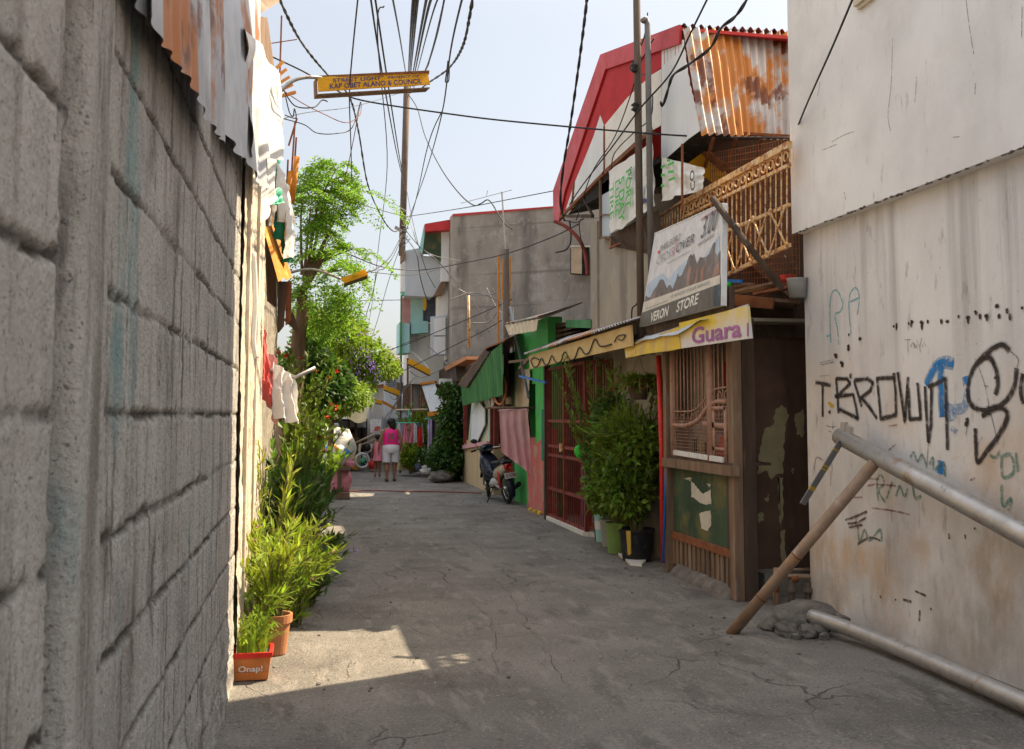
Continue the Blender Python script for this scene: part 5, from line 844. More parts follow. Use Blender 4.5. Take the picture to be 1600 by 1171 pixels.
MB().cloth(g(1034, 246, 3.72), g(1099, 262, 3.76), g(1034, 315, 3.72), g(1099, 296, 3.76), 30, 20, fold=.012, nf=2, wr=.015, rag=.08).build('cloth', 'tarp_white', t2, smooth=True)
mb = MB()
for u, v, wq, s in [(1033, 260, 6, -3), (1033, 272, 6, 0), (1033, 288, 5, 1), (1044, 256, 9, -4), (1044, 267, 9, -1), (1045, 280, 9, -4), (1042, 249, 5, 0)]: mb.slab([g(u, v, 3.68), g(u + wq, v + s, 3.68), g(u + wq, v + s + 4, 3.68), g(u, v + 4, 3.68)], (-.002, 0, 0))
mb.build('green_bars', 'ink_green', t2)
a, b = g(1086, 296, 3.68), g(1084, 264, 3.68); text('CO', 'ink', 'lettering', t2, a, (b - a), (0, 1, 0), (b - a).length, .13, .03, -.004)
MB().slab([P(955, 368, X=3.8), P(1030, 330, X=3.8), P(1030, 400, X=3.92), P(955, 385, X=3.92)], (0, 0, .02)).build('ledge_boards', 'dark_wood', rh)
mb = MB()
for i in range(13): t = i / 12; mb.bar(g(955, 372).lerp(g(1024, 338), t), g(955, 388).lerp(g(1024, 352), t), .02, .02)
mb.bar(g(953, 388), g(1026, 352), .03, .03); mb.build('ledge_slats', 'rust', rh)
wz = thing('louvre_window', 'grey louvred window at the left end of the gabled house upper wall', 'window', P(945, 330, X=3.9))
MB().slab([P(939, 290, X=3.9), P(952, 278, X=3.9), P(952, 370, X=3.9), P(939, 371, X=3.9)], (.03, 0, 0)).build('panes', 'blue_grey', wz)
MB().bar(P(938, 278, X=3.88), P(938, 374, X=3.88), .03, .03).bar(P(937, 336, X=3.88), P(954, 336, X=3.88), .02, .02).bar(P(937, 372, X=3.88), P(954, 371, X=3.88), .03, .03).build('frame', 'old_wood', wz)
# ================================================================== LEAN-TO, GATE, GREEN HOUSE
MB().box((3.98, 10.2, -.02), (4.1, 13.9, 2.75)).build('garden_wall', 'tan_cement', label='tan cement wall behind the potted shrubs left of the store', cat='wall')
lt = thing('lean_to_roof', 'rusty lean-to roof with a cream fascia board over the red gate', 'roof', (3.6, 13, 2.5))
f0, f1, f2, f3 = P(826, 556, X=3.4), P(985, 508, X=3.4), P(987, 541, X=3.4), P(828, 577, X=3.4)
MB().slab([f0, f1, f2, f3], (.025, 0, 0)).build('fascia', 'cream_board', lt)
MB().corr(f0 + V((-.06, .1, .03)), f1 + V((-.06, -.1, .03)), V((3.96, f0.y, f0.z + .28)), V((3.96, f1.y, f1.z + .22)), 50, .014, 0, 3).build('roof_sheet', 'rusty_sheet', lt, smooth=True)
mb = MB(); sq = [(829, 563), (833, 573), (840, 572), (846, 560), (851, 570), (857, 568), (862, 556), (868, 566), (876, 565), (882, 550), (890, 562), (898, 560), (905, 543), (913, 553), (921, 550), (929, 530), (936, 540), (945, 541), (955, 538)]
mb.tube(spline([P(u, v, X=3.385) for u, v in sq], 4), .009, 5); mb.tube(spline([P(u, v, X=3.385) for u, v in [(830, 562), (834, 559), (842, 562)]], 4), .009, 5); mb.tube(spline([P(u, v, X=3.385) for u, v in [(960, 535), (964, 527), (970, 524), (977, 524), (972, 532), (966, 530)]], 4), .007, 5)
mb.build('string_lights', 'cable', smooth=True, label='dark string of lights looped along the cream fascia board', cat='string lights')
MB().bar(P(812, 576, X=3.6), P(828, 560, X=3.5), .05, .05).build('fascia_bracket', 'old_wood', lt)
# gate
gt = thing('iron_gate', 'dark red iron gate of vertical bars left of the potted shrubs', 'gate', (3.75, 14.5, 0))
def leafgate(a, b, z0, z1, nb, nm_):
    a, b = V(a), V(b); up_ = V((0, 0, 1)); fr, ba = MB(), MB()
    for t in (0, .47, 1): p = a.lerp(b, t); fr.bar(p + up_ * z0, p + up_ * z1, .06, .05)
    for z in (z0 + .02, z0 + .55 * .8, 1.02, 1.16, 1.55, z1): fr.bar(a + up_ * z, b + up_ * z, .04, .045)
    for i in range(nb): p = a.lerp(b, (i + .5) / nb); ba.bar(p + up_ * z0, p + up_ * z1, .014, .014)
    fr.build(nm_, 'gate_red', gt); ba.build('bars', 'gate_red', gt)
ga, gb, gc = P(858, 812, Z=0), P(917, 838, Z=0), V((3.95, 12.9, 0)); ga.z = gb.z = 0
leafgate(ga, gb, .06, P(860, 577, X=ga.x).z, 18, 'gate_leaf'); leafgate(gb + V((.03, -.02, 0)), gc, .1, P(860, 577, X=ga.x).z, 10, 'gate_leaf')
MB().bar(ga + V((-.02, .05, 0)), ga + V((-.02, .05, 2.5)), .09, .09).build('gate_post', 'dark_wood', gt)
MB().bar(ga + V((0, 0, .03)), gb + V((0, 0, .03)), .1, .06).bar(gb + V((0, 0, .03)), gc + V((0, 0, .03)), .1, .06).build('threshold', 'pale_render', gt)
MB().tube([ga.lerp(gb, .45) + V((-.05, 0, 1.1)), ga.lerp(gb, .45) + V((-.05, 0, 1.22))], .03, 8).build('latch', 'rail_gold', gt)
MB().box((4.9, 11.2, 0), (6.5, 16.4, 4.7)).build('yard_back', 'dark_wood', label='dark boarded wall seen through the bars of the red gate', cat='wall')  # raised and deepened out of view to stop sun under the lean-to
for i, (y, m, nm_, lb) in enumerate([(14.6, 'teal_paint', 'storage_box', 'teal box standing behind the red gate'), (13.8, 'grey_plastic', 'storage_box', 'grey tub standing behind the red gate'), (15.3, 'plum', 'storage_box', 'plum coloured bundle standing behind the red gate')]):
    MB().box((4.2, y - .25, 0), (4.7, y + .25, .6 + .15 * i)).box((4.18, y - .27, .58 + .15 * i), (4.72, y + .27, .64 + .15 * i)).build(nm_, m, label=lb, cat='box', group='boxes behind the gate')
rb = thing('shade_block', 'blank added block unseen behind the red gabled house, shading the far lane', 'building', (8.5, 19, 0))
MB().box((5.5, 14.95, -.05), (8, 17.65, 6.3)).build('near_block', 'dark_cement', rb); MB().box((7, 18.35, -.05), (10, 23.2, 9)).build('far_block', 'dark_cement', rb)  # unseen building added to shade the far lane, gap lets one sun patch through
# boards above the gate
ob = thing('gate_boards', 'dark weathered boards filling the gap above the lean-to roof', 'boards', (4.1, 15, 2.7))
for i in range(5): MB().bar(P(853, 512 + 9 * i, X=4.0), P(930, 512 + 4 * i - 14, X=4.0) + V((0, 0, -.05)), .03, .1).build('board', 'dark_wood', ob)
MB().slab([P(884, 500, X=3.9), P(923, 500, X=3.9), P(923, 513, X=3.9), P(884, 512, X=3.9)], (.1, 0, 0)).build('green_box', 'green_sheet', label='small dark green box fixed under the grey concrete building', cat='box')
# green house
gh = thing('green_house', 'narrow bright green painted house front behind the parked motorbike', 'house', (4.2, 18, 0))
y0g, y1g = P(856, 600, X=3.85).y, P(804, 600, X=3.85).y; zt = 3.3
MB().box((3.85, y1g - 1.15, -.02), (4.1, y1g - .62, zt)).box((3.85, y0g, -.02), (4.1, y0g + .95, zt)).box((3.85, y0g + .95, 2.2), (4.1, y1g - 1.15, zt)).box((3.85, y1g - .62, -.02), (4.1, y1g, zt)).build('front_wall', 'green_paint', gh)
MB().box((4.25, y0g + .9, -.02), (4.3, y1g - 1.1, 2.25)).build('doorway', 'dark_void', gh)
MB().box((4.102, y0g + .05, -.02), (6, y1g, 3.2)).build('side_wall', 'dark_wood', gh)
MB().corr(P(789, 508, X=3.4), P(841, 499, X=3.4), P(795, 524, X=3.35), P(838, 517, X=3.35), 8, .012, .06, 5).build('porch_sheet', 'curtain', gh, smooth=True)
MB().slab([P(789, 506, X=3.38), P(841, 496, X=3.38), V((4.6, 16.8, 3.6)), V((4.6, 19.5, 3.6))], (0, 0, .02)).build('roof', 'rusty_sheet', gh)
cl('door_curtain', 'cream curtain hanging in the green house doorway', 'curtain', (P(806, 580, X=3.8), P(828, 576, X=3.8), P(806, 650, X=3.8), P(826, 650, X=3.8)), 'curtain', 20, 20, fold=.03, nf=4)
MB().bar(P(796, 566, X=3.35), P(828, 562, X=3.6), .04, .04).build('porch_beam', 'old_wood', gh)
MB().bar(P(797, 480, X=3.6), P(826, 622, X=3.5), .04, .03).build('steel_strut', 'pole_steel', label='grey steel strut slanting down in front of the green house', cat='strut')
MB().bar(P(812, 588, X=3.4), P(853, 598, X=3.5), .03, .03).build('blue_rod', 'blue_plastic', label='blue rod sticking out by the green house doorway', cat='rod')
MB().slab([P(823, 694, X=3.78), P(829, 684, X=3.78), P(833, 696, X=3.78), P(842, 690, X=3.78), P(847, 684, X=3.78), P(857, 690, X=3.78), P(860, 670, X=3.78), P(861, 816, X=3.78), P(824, 797, X=3.78)], (.12, 0, 0)).build('pink_wall', 'pink_wall', label='low broken pink wall between the green house and the red gate', cat='wall')
MB().slab([P(846, 640, X=3.74), P(851, 640, X=3.74), P(850, 718, X=3.74), P(846, 720, X=3.74)], (.03, 0, 0)).build('hanging_strip', 'green_cloth', label='dark teal strip hanging beside the red gate post', cat='cloth')
mb = MB(); [mb.blob(P(u, v, X=3.7) , (.05, .05, .04), 8, 6, .3) for u, v in ((829, 797), (836, 800), (843, 802))]; mb.build('yellow_rubble', 'store_yellow', label='crumbs of yellow rubble at the foot of the pink wall', cat='rubble')
# blanket
MB().tube([V((3.0, 17.62, 1.77)), V((3.9, 17.5, 1.77))], .02, 8).build('drying_rod', 'old_wood', smooth=True, label='wooden rod carrying the pink blanket above the motorbike', cat='rod')
qa, qb = P(780, 643, Y=17.6), P(824, 640, Y=17.45)
mb = MB(); mb.cloth(qa, qb, P(783, 706, Y=17.5), P(833, 744, Y=17.25), 36, 36, fold=.03, nf=3.5, wr=.012, rag=.02); mb.cloth(qb, P(826, 645, Y=17.9), P(833, 744, Y=17.25), P(836, 735, Y=17.8), 10, 24, fold=.02, nf=1, wr=.01); mb.grid(lambda x, y: qa.lerp(qb, x) + V((0, .2 * y, .03 * math.sin(y * 3.14) - .0 * y)), 16, 6); mb.build('blanket', 'cloth_pink', smooth=True, label='dusty pink quilt hanging over the motorbike seat', cat='blanket')
# ------------------------------------------------------------------ potted shrubs on the right
GP = 'potted shrubs left of the store'
def tub(name, label, c, r, h, m, specs, lm, rim=True, band=None, cl_=(), n=0):
    t = thing(name, label, 'potted plant', c, GP); c = V(c)
    mb = MB().lathe(c, [(0, .001), (r * .8, 0), (r * .98, h - .03), (r * 1.05, h - .03), (r * 1.05, h), (r * .96, h), (r * .93, h - .04), (0, h - .04)], 26); mb.build('tub', m, t, smooth=False)
    if band: MB().lathe(c + V((0, 0, h * .45)), [(r * .93, 0), (r * .965, h * .3)], 26).build('label_band', band, t)
    st, lf = MB(), MB()
    for s in specs: sprays(st, lf, *s)
    if cl_: crown(lf, [((c.x + x, c.y + y, z), rr) for x, y, z, rr in cl_], n, .085, .052, .3, .35)
    st.build('stems', 'stem_green', t); lf.build('foliage', lm, t); return t
tub('potted_shrub', 'leafy shrub in a big black tub next to the red pipe', (3.62, 10.95, 0), .2, .36, 'black_plastic', [((3.62, 10.95, .3), 34, 1.15, .36, .10, .045, 30, .15), ((3.7, 11.1, .3), 10, 2.0, .3, .12, .05, 26, .1)], 'leaf_mid', cl_=((-.1, 0, .75, (.3, .34, .3)), (0, .1, 1.1, (.3, .32, .3)), (-.15, .2, .95, (.25, .3, .3)), (.05, -.05, 1.35, (.22, .25, .22))), n=1700)
tub('potted_shrub', 'shrub in a pale green tub left of the black tub', (3.60, 11.6, 0), .15, .36, 'green_plastic', [((3.60, 11.6, .3), 34, 1.25, .30, .10, .045, 30, .18), ((3.6, 11.6, .3), 12, .9, .3, .10, .04, 20, .3)], 'leaf_mid', cl_=((-.1, 0, .7, (.34, .3, .28)), (-.05, 0, 1.1, (.32, .3, .32)), (.05, .1, 1.45, (.25, .3, .25))), n=1700)
tub('potted_shrub', 'shrub in a grey tub behind the pale green tub', (3.70, 12.15, 0), .16, .34, 'grey_plastic', [((3.70, 12.15, .3), 34, 1.35, .28, .10, .045, 30, .18)], 'leaf_dark', cl_=((-.08, 0, .75, (.26, .28, .3)), (-.06, 0, 1.2, (.25, .28, .32)), (0, 0, 1.65, (.22, .25, .28))), n=1700)
tub('potted_shrub', 'shrub in a teal and white bucket nearest the red gate', (3.74, 12.65, 0), .13, .36, 'teal_paint', [((3.74, 12.65, .3), 30, 1.1, .26, .10, .045, 28, .25, (0, 0))], 'leaf_mid', band='white_plastic', cl_=((-.05, -.05, .65, (.22, .22, .22)), (-.03, -.1, .95, (.22, .22, .22)), (0, -.1, 1.2, (.18, .2, .2))), n=1100)
tub('potted_shrub', 'tall feathery shrub climbing to the cream fascia in front of the gate', (3.75, 12.75, 0), .13, .3, 'dark_wood', [((3.7, 12.7, .2), 30, 2.35, .45, .085, .03, 60, .08, (-.1, 0), .3)], 'leaf_mid')
tub('potted_palm', 'spiky leaved plant with strap leaves standing high against the tan wall', (3.78, 11.4, 0), .14, .3, 'dark_wood', [((3.76, 11.4, 1.0), 30, .9, .42, .3, .035, 14, .35, (-.06, 0), .1), ((3.78, 11.4, .2), 8, 1.3, .1, .2, .03, 8, .1), ((3.74, 11.5, .3), 24, 1.3, .35, .12, .05, 26, .15)], 'leaf_mid')
hg = thing('hanging_plant', 'half dried hanging fern under the yellow fascia board', 'hanging plant', (3.7, 11.0, 1.75)); st, lf = MB(), MB()
sprays(st, lf, (3.68, 11.0, 1.95), 40, .35, .36, .09, .02, 26, 1.1); MB().lathe((3.68, 11, 1.82), [(0, 0), (.09, 0), (.13, .14), (.12, .14), (0, .1)], 16).build('pot', 'dark_wood', hg); st.build('stems', 'rust', hg); lf.build('foliage', 'leaf_mid', hg)
MB().tube([(3.55, 11, 1.94), (3.68, 11, 2.35), (3.81, 11, 1.94)], .004, 5).build('wires', 'cable', hg)
mb = MB(); c = P(908, 705, X=3.45); mb.blob(c, (.09, .03, .10), 14, 10, .2); mb.build('green_bag', 'bright_green', smooth=True, label='bright green plastic bag caught in the shrub by the gate', cat='bag')
MB().slab([P(966, 868, Z=.0), P(1010, 878, Z=.0), P(1003, 886, Z=.0), P(985, 884, Z=0)], (0, 0, .03)).build('cement_slab', 'pale_render', label='flat broken slab under the black tub', cat='slab')
MB().slab([P(978, 830, X=3.42), P(984, 830, X=3.42), P(985, 866, X=3.42), P(981, 868, X=3.42)], (.01, .0, 0)).build('printed_packet', 'goods_yellow', label='narrow printed packet leaning between the green and black tubs', cat='packet')
# ================================================================== MOTORBIKE
mk = thing('motorbike', 'small dark blue and cream motorbike parked nose in beside the green house', 'motorbike', (3.58, 18.34, 0))
hd = V((-.125, .992, 0)).normalized(); sdv = V((-hd.y, hd.x, 0)); ln = R(7)
upL = (V((0, 0, 1)) * math.cos(ln) + sdv * math.sin(ln)); sdL = (sdv * math.cos(ln) - V((0, 0, 1)) * math.sin(ln)); B0 = V((3.58, 18.36, 0))
def B(f, s, z): return B0 + hd * f + sdL * s + upL * z
for f, st_a, nm in ((0, 0, 'rear_wheel'), (1.22, .25, 'front_wheel')):
    ax = (sdL * math.cos(st_a) + hd * math.sin(st_a)); c = B(f, 0, .285)
    wh = MB().torus(c, .24, .042 if f == 0 else .036, ax, 36, 10).build(nm, 'tyre', mk, smooth=True)
    mb = MB().torus(c, .205, .016, ax, 32, 6); mb.lathe(c - ax * .06, [(.03, 0), (.045, .02), (.045, .1), (.03, .12)], 14, ax); q_ = ax.to_track_quat('Z', 'Y')
    for i in range(18): a = i * 6.283 / 18; d = q_ @ V((math.cos(a), math.sin(a), 0)); e = q_ @ V((math.cos(a + .5), math.sin(a + .5), 0)); mb.tube([c + e * .04 + ax * .03 * (1 if i % 2 else -1), c + d * .2], .0025, 4)
    mb.build('rim', 'chrome', wh, smooth=True)
def arc_f(c, r, a0, a1, wd, th, ax, mbx, n=12):
    q_ = None; prev = None
    for i in range(n + 1):
        a = a0 + (a1 - a0) * i / n; p = c + (hd * math.cos(a) + upL * math.sin(a)) * r; sec = [p - ax * wd, p - ax * wd * .6 + (p - c).normalized() * th, p + ax * wd * .6 + (p - c).normalized() * th, p + ax * wd]
        if prev: mbx.add(prev + sec, [(k, k + 1, k + 5, k + 4) for k in range(3)])
        prev = sec
mb = MB(); arc_f(B(0, 0, .285), .315, R(100), R(205), .065, .02, sdL, mb); mb.slab([B(-.28, .06, .22), B(-.28, -.06, .22), B(-.26, -.07, .52), B(-.26, .07, .52)], -hd * .015); mb.build('rear_mudguard', 'paint_black', mk, smooth=True)
mb = MB(); arc_f(B(1.22, 0, .285), .30, R(20), R(170), .055, .02, sdL, mb); mb.build('front_mudguard', 'paint_black', mk, smooth=True)
mb = MB(); mb.tube([B(.0, .09, .285), B(.45, .09, .33)], .025, 8); mb.tube([B(0, -.09, .285), B(.45, -.08, .33)], .025, 8); mb.blob(B(.55, 0, .34), (.16, .16, .13), 16, 10, .15); mb.blob(B(.68, 0, .42), (.08, .09, .1), 12, 8, .1); mb.tube([B(.5, .03, .45), B(1.0, 0, .62), B(1.06, 0, .95)], .03, 8); mb.build('engine_and_frame', 'steel_pipe', mk, smooth=True)
mb = MB(); [mb.tube([B(1.22, s, .285), B(1.1, s, .62), B(1.02, s * .7, .88)], .02, 8) for s in (.075, -.075)]; mb.build('fork', 'chrome', mk, smooth=True)
mb = MB(); [mb.tube([B(-.02, s, .3), B(.06, s, .62)], .022, 8) for s in (.12, -.12)]; mb.build('shock_absorber', 'red_plastic', mk, smooth=True)
def hull(secs, name, m, sub=True):  # (f, z, halfwidth, halfheight)
    mb = MB(); vs = []; n = 14
    for f, z, hw, hh in secs: vs += [B(f, hw * math.copysign(abs(math.cos(a)) ** .7, math.cos(a)), z + hh * math.copysign(abs(math.sin(a)) ** .7, math.sin(a))) for a in [i * 6.283 / n for i in range(n)]]
    k = len(secs); mb.add(vs, [(i * n + j, i * n + (j + 1) % n, (i + 1) * n + (j + 1) % n, (i + 1) * n + j) for i in range(k - 1) for j in range(n)] + [tuple(range(n)), tuple((k - 1) * n + j for j in range(n))]); return mb.build(name, m, mk, smooth=True)
hull([(-.26, .70, .07, .05), (-.15, .665, .11, .09), (.1, .61, .13, .11), (.32, .56, .12, .1), (.5, .52, .08, .07)], 'tail_fairing', 'cream_plastic')
hull([(-.2, .765, .09, .02), (-.05, .775, .12, .035), (.25, .76, .13, .035), (.5, .745, .11, .035), (.62, .73, .07, .025)], 'seat', 'black_plastic')
hull([(.62, .46, .06, .1), (.8, .55, .17, .16), (.95, .66, .2, .2), (1.05, .80, .15, .12)], 'leg_shield', 'paint_black')
hull([(.9, 1.0, .09, .05), (1.0, 1.0, .14, .085), (1.12, .96, .12, .09), (1.2, .9, .07, .05)], 'handlebar_cowl', 'paint_black')
hull([(1.1, .93, .12, .06), (1.19, .91, .10, .06), (1.22, .89, .06, .04)], 'headlight', 'white_plastic')
mb = MB(); mb.tube(spline([B(.9, .34, .98), B(.97, .2, 1.0), B(1.0, 0, .98), B(.97, -.2, 1.0), B(.9, -.34, .98)], 4), .014, 8); mb.build('handlebar', 'chrome', mk, smooth=True)
for s in (1, -1): MB().tube([B(.89, .35 * s, .98), B(.93, .25 * s, .99)], .02, 10).build('grip', 'black_plastic', mk, smooth=True)
mb = MB(); 
for s in (.12, -.12): mb.tube(spline([B(.25, s, .68), B(.0, s * 1.1, .74), B(-.22, s, .86), B(-.3, s * .7, .88)], 4), .012, 8)
mb.tube([B(-.3, .09, .88), B(-.3, -.09, .88)], .014, 8); mb.bar(B(-.15, 0, .86), B(-.33, 0, .88), .2, .03); mb.build('rear_rack', 'black_plastic', mk, smooth=True)
hull([(-.32, .70, .055, .045), (-.28, .70, .085, .06), (-.2, .70, .08, .06)], 'tail_light', 'tail_red')
MB().slab([B(-.325, .045, .615), B(-.325, -.065, .60), B(-.325, -.065, .635), B(-.325, .045, .64)], -hd * .012).build('reflector', 'ink_red', mk)
pa, pb_, pc, pd_ = B(-.335, .115, .49), B(-.335, -.115, .49), B(-.32, -.115, .595), B(-.32, .115, .595)
MB().slab([pa, pb_, pc, pd_], hd * .006).build('number_plate', 'white_plastic', mk)
text('2C 51748', 'ink', 'plate_number', mk, pa + (pb_ - pa) * .07 + (pd_ - pa) * .2 - hd * .004, pb_ - pa, pd_ - pa, .2, .06, .015, .002)
MB().tube(spline([B(.6, -.12, .3), B(.3, -.15, .24), B(.0, -.16, .28), B(-.25, -.17, .36)], 4), [.025, .025, .025, .025, .03, .04, .045, .045, .045, .045, .045, .045, .045], 10).build('exhaust', 'black_plastic', mk, smooth=True)
MB().tube([B(.5, .1, .28), B(.42, .3, .0)], .012, 6).tube([B(.5, .1, .28), B(.62, .24, .26)], .012, 6).build('kickstand', 'black_plastic', mk, smooth=True)
for s in (.17, -.17): MB().tube([B(.35, s * .5, .3), B(.35, s * 1.3, .3)], .014, 6).build('footpeg', 'black_plastic', mk, smooth=True)
mb = MB(); mb.tube([B(.97, .18, 1.0), B(.93, .24, 1.14)], .006, 6); mb.blob(B(.93, .26, 1.17), (.07, .02, .045), 12, 8, 0); mb.build('mirror', 'black_plastic', mk, smooth=True)
# ================================================================== HOUSES FURTHER DOWN, RIGHT SIDE
def fbk(poly, Y, d=.25): return MB().slab([P(u, v, Y=Y) for u, v in poly], (0, d, 0))
def xbk(poly, X, d=.06): return MB().slab([P(u, v, X=X) for u, v in poly], (d, 0, 0))
ah = thing('awning_house', 'low cream house with a green corrugated awning beyond the motorbike', 'house', (4, 22, 0))
MB().box((3.66, 20.4, -.02), (3.9, 24.7, 1.03)).build('low_wall', 'cream_wall', ah)
MB().box((4.4, 20.4, -.02), (4.5, 24.7, 2.6)).box((3.7, 24.6, 0), (4.5, 24.75, 2.6)).build('back_wall', 'dark_wood', ah)
for u, Y in ((727, 24.3), (769, 20.9), (775, 20.6)): p = P(u, 700, X=3.64); MB().bar((3.64, p.y, .95), (3.64, p.y, 2.3), .09, .09).build('post', 'gate_red', ah)
mat('mural', (.45, .55, .42), (.40, .52, .44), scale=3, rough=.8, layers=[((.75, .38, .05), 2.2, Z1, .56, .6, .9), ((.18, .42, .6), 1.8, Z1, .58, .62, .9)])
xbk([(737, 628), (768, 610), (768, 690), (730, 704)], 3.7).build('mural_panel', 'mural', ah)
xbk([(737, 648), (749, 628), (757, 640), (757, 664), (742, 698), (736, 690)], 3.62, .02).build('tin_patch', 'white_sheet', ah)
xbk([(761, 618), (774, 616), (774, 628), (766, 640)], 3.6, .02).build('cloth_patch', 'cloth_white', ah)
MB().corr(P(721, 592, X=3.35), P(785, 536, X=3.35), P(722, 634, X=3.42), P(786, 618, X=3.42), 22, .03, .03, 6, wob=.02, sharp=False).build('awning', 'green_sheet', ah, smooth=True)
MB().slab([P(716, 602, X=3.3), P(758, 547, X=3.3), P(764, 552, X=3.3), P(728, 606, X=3.3)], (.3, 0, 0)).build('roof_edge', 'dark_wood', ah)
MB().slab([P(716, 602, X=3.3), P(760, 545, X=3.3), P(788, 534, X=3.3), V((4.6, 19.8, 3.5)), V((4.6, 25, 3.1))], (0, 0, .03)).build('roof', 'rust', ah)
xbk([(722, 696), (760, 690), (760, 695), (722, 702)], 3.6, .1).build('wall_cap', 'cloth_pink', ah)
nb = thing('timber_house', 'dark timber eaves of the house between the green awning and the concrete building', 'house', (4, 26, 0))
xbk([(654, 597), (700, 572), (712, 570), (714, 596), (690, 602), (668, 612)], 3.5, .4).build('eave', 'dark_wood', nb)
xbk([(680, 612), (712, 596), (716, 600), (716, 622), (684, 640)], 3.7, .3).build('gable_board', 'old_wood', nb)
xbk([(694, 573), (728, 557), (729, 562), (696, 580)], 3.45, .3).build('ridge_tiles', 'terracotta', nb)
xbk([(706, 560), (724, 556), (722, 600), (708, 605)], 3.8, .8).build('chimney_block', 'dark_cement', nb)
MB().box((3.75, 24.8, 0), (4.6, 28.5, 2.6)).build('wall', 'pale_render', nb)
pl = thing('block_pillar', 'pale concrete pillar with a cap standing in the ivy', 'pillar', (3.55, 25.6, 0)); p0, p1 = P(692, 640, Y=25.6), P(709, 640, Y=25.6)
MB().box((p0.x, 25.6, 0), (p1.x, 25.95, P(700, 600, Y=25.6).z)).build('shaft', 'pale_render', pl); MB().box((p0.x - .06, 25.55, P(700, 600, Y=25.6).z), (p1.x + .06, 26, P(700, 592, Y=25.6).z)).build('cap', 'pale_render', pl)
iv = thing('ivy', 'dark green ivy hanging over the pillar beyond the cream house', 'climbing plant', (3.5, 25, 0)); lf = MB(); st = MB()
cls = [(P(u, v, Y=25.0 + random.uniform(-.3, .3)), (rx, .35, rz_)) for u, v, rx, rz_ in ((700, 612, .25, .2), (712, 630, .22, .4), (702, 650, .28, .4), (714, 672, .2, .4), (700, 685, .28, .35), (690, 700, .25, .3), (716, 705, .15, .35), (708, 730, .25, .3))]
crown(lf, cls, 3800, .12, .08, .6); st.tube(spline([(3.6, 25.1, 0), (3.55, 25.1, 1.2), (3.6, 25.2, 2.4)], 6), .03, 6); lf.build('foliage', 'leaf_dark', iv); st.build('stems', 'bark', iv)
db = thing('round_bush', 'rounded dark bush at the foot of the ivy covered pillar', 'bush', (3.2, 24.6, 0)); lf = MB(); st = MB()
crown(lf, [(P(u, v, Y=24.6), (rx, .4, rz_)) for u, v, rx, rz_ in ((688, 712, .3, .28), (704, 718, .3, .3), (695, 732, .32, .22), (680, 720, .2, .2))], 2600, .10, .05, .3); [st.tube([V((3.25, 24.6, 0)), P(u, 712, Y=24.6)], .015, 5) for u in (684, 694, 706)]; lf.build('foliage', 'leaf_dark', db); st.build('stems', 'bark', db)
# concrete building
cb = thing('concrete_building', 'bare grey concrete building with stained blank wall facing the alley', 'building', (5, 26, 0))
a, b = P(707, 335, Y=26.0), P(707, 335, Y=26.0); t_ = P(940, 317, Y=23.8); zt = a.z
MB().slab([V((a.x, 26.0, 0)), V((a.x, 26.0, zt)), V((t_.x, 23.8, t_.z)), V((t_.x, 23.8, 0))], (.3, 9, 0)).build('wall', 'dark_cement', cb)
MB().slab([V((a.x, 25.98, zt)), V((a.x, 25.98, zt - .06)), V((t_.x, 23.78, t_.z - .03)), V((t_.x, 23.78, t_.z))], (0, -.02, 0)).build('parapet_edge', 'red_sheet', cb)
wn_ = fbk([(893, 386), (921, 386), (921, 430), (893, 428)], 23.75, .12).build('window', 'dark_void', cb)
fbk([(893, 386), (909, 386), (909, 428), (893, 427)], 23.7, .03).build('window_poster', 'curtain', wn_); fbk([(891, 384), (923, 384), (923, 386), (891, 386)], 23.68, .1).build('window_frame', 'pale_render', wn_)
# bay house
bh = thing('bay_house', 'two storey house with blue grey bay and turquoise panels under a red eave', 'house', (3.5, 29, 0))
Yb = 28.0
fbk([(664, 350), (705, 343), (705, 337), (717, 336), (717, 349), (709, 350), (708, 359), (664, 362)], 26.6, .3).build('red_eave', 'red_sheet', bh)
fbk([(655, 392), (663, 352), (664, 362), (660, 396)], 26.7, .2).build('eave_side', 'teal_paint', bh)
fbk([(661, 362), (691, 359), (691, 410), (676, 396), (660, 396)], 27.0, .2).build('gable_panel', 'olive_panel', bh)
fbk([(690, 359), (708, 357), (708, 440), (690, 440)], 26.9, .3).build('pale_sheet', 'white_sheet', bh)
fbk([(633, 392), (655, 388), (662, 400), (690, 402), (690, 440), (676, 464), (633, 462)], 27.2, 1.5).build('bay', 'blue_grey', bh)
fbk([(626, 400), (634, 392), (634, 398), (632, 408), (626, 412)], 27.1, .2).build('bay_eave', 'old_wood', bh)
fbk([(626, 412), (633, 412), (633, 456), (626, 456)], 27.4, .3).build('bay_side', 'white_sheet', bh)
fbk([(678, 462), (690, 440), (700, 438), (690, 462)], 26.95, .5).build('bay_soffit', 'old_wood', bh)
fbk([(684, 464), (700, 440), (708, 440), (708, 562), (697, 562), (697, 494), (684, 494)], 27.1, .5).build('white_wall', 'pale_render', bh)
fbk([(628, 457), (642, 457), (642, 461), (628, 461)], 27.3, .3).build('green_sill', 'mint', bh)
fbk([(628, 462), (642, 462), (642, 506), (628, 506)], 28.0, .3).build('shutter', 'cloth_rose', bh)
fbk([(642, 462), (661, 462), (661, 502), (669, 502), (669, 520), (642, 522)], 27.9, .6).build('turquoise_wall', 'teal_paint', bh)
fbk([(624, 504), (640, 506), (640, 552), (624, 552)], 27.8, 1).build('turquoise_box', 'teal_paint', bh)
fbk([(661, 462), (684, 464), (684, 500), (661, 504)], 28.0, .5).build('shaded_room', 'denim', bh)
fbk([(640, 522), (672, 505), (697, 500), (697, 600), (640, 600)], 28.3, 2).build('lower_wall', 'pale_render', bh)
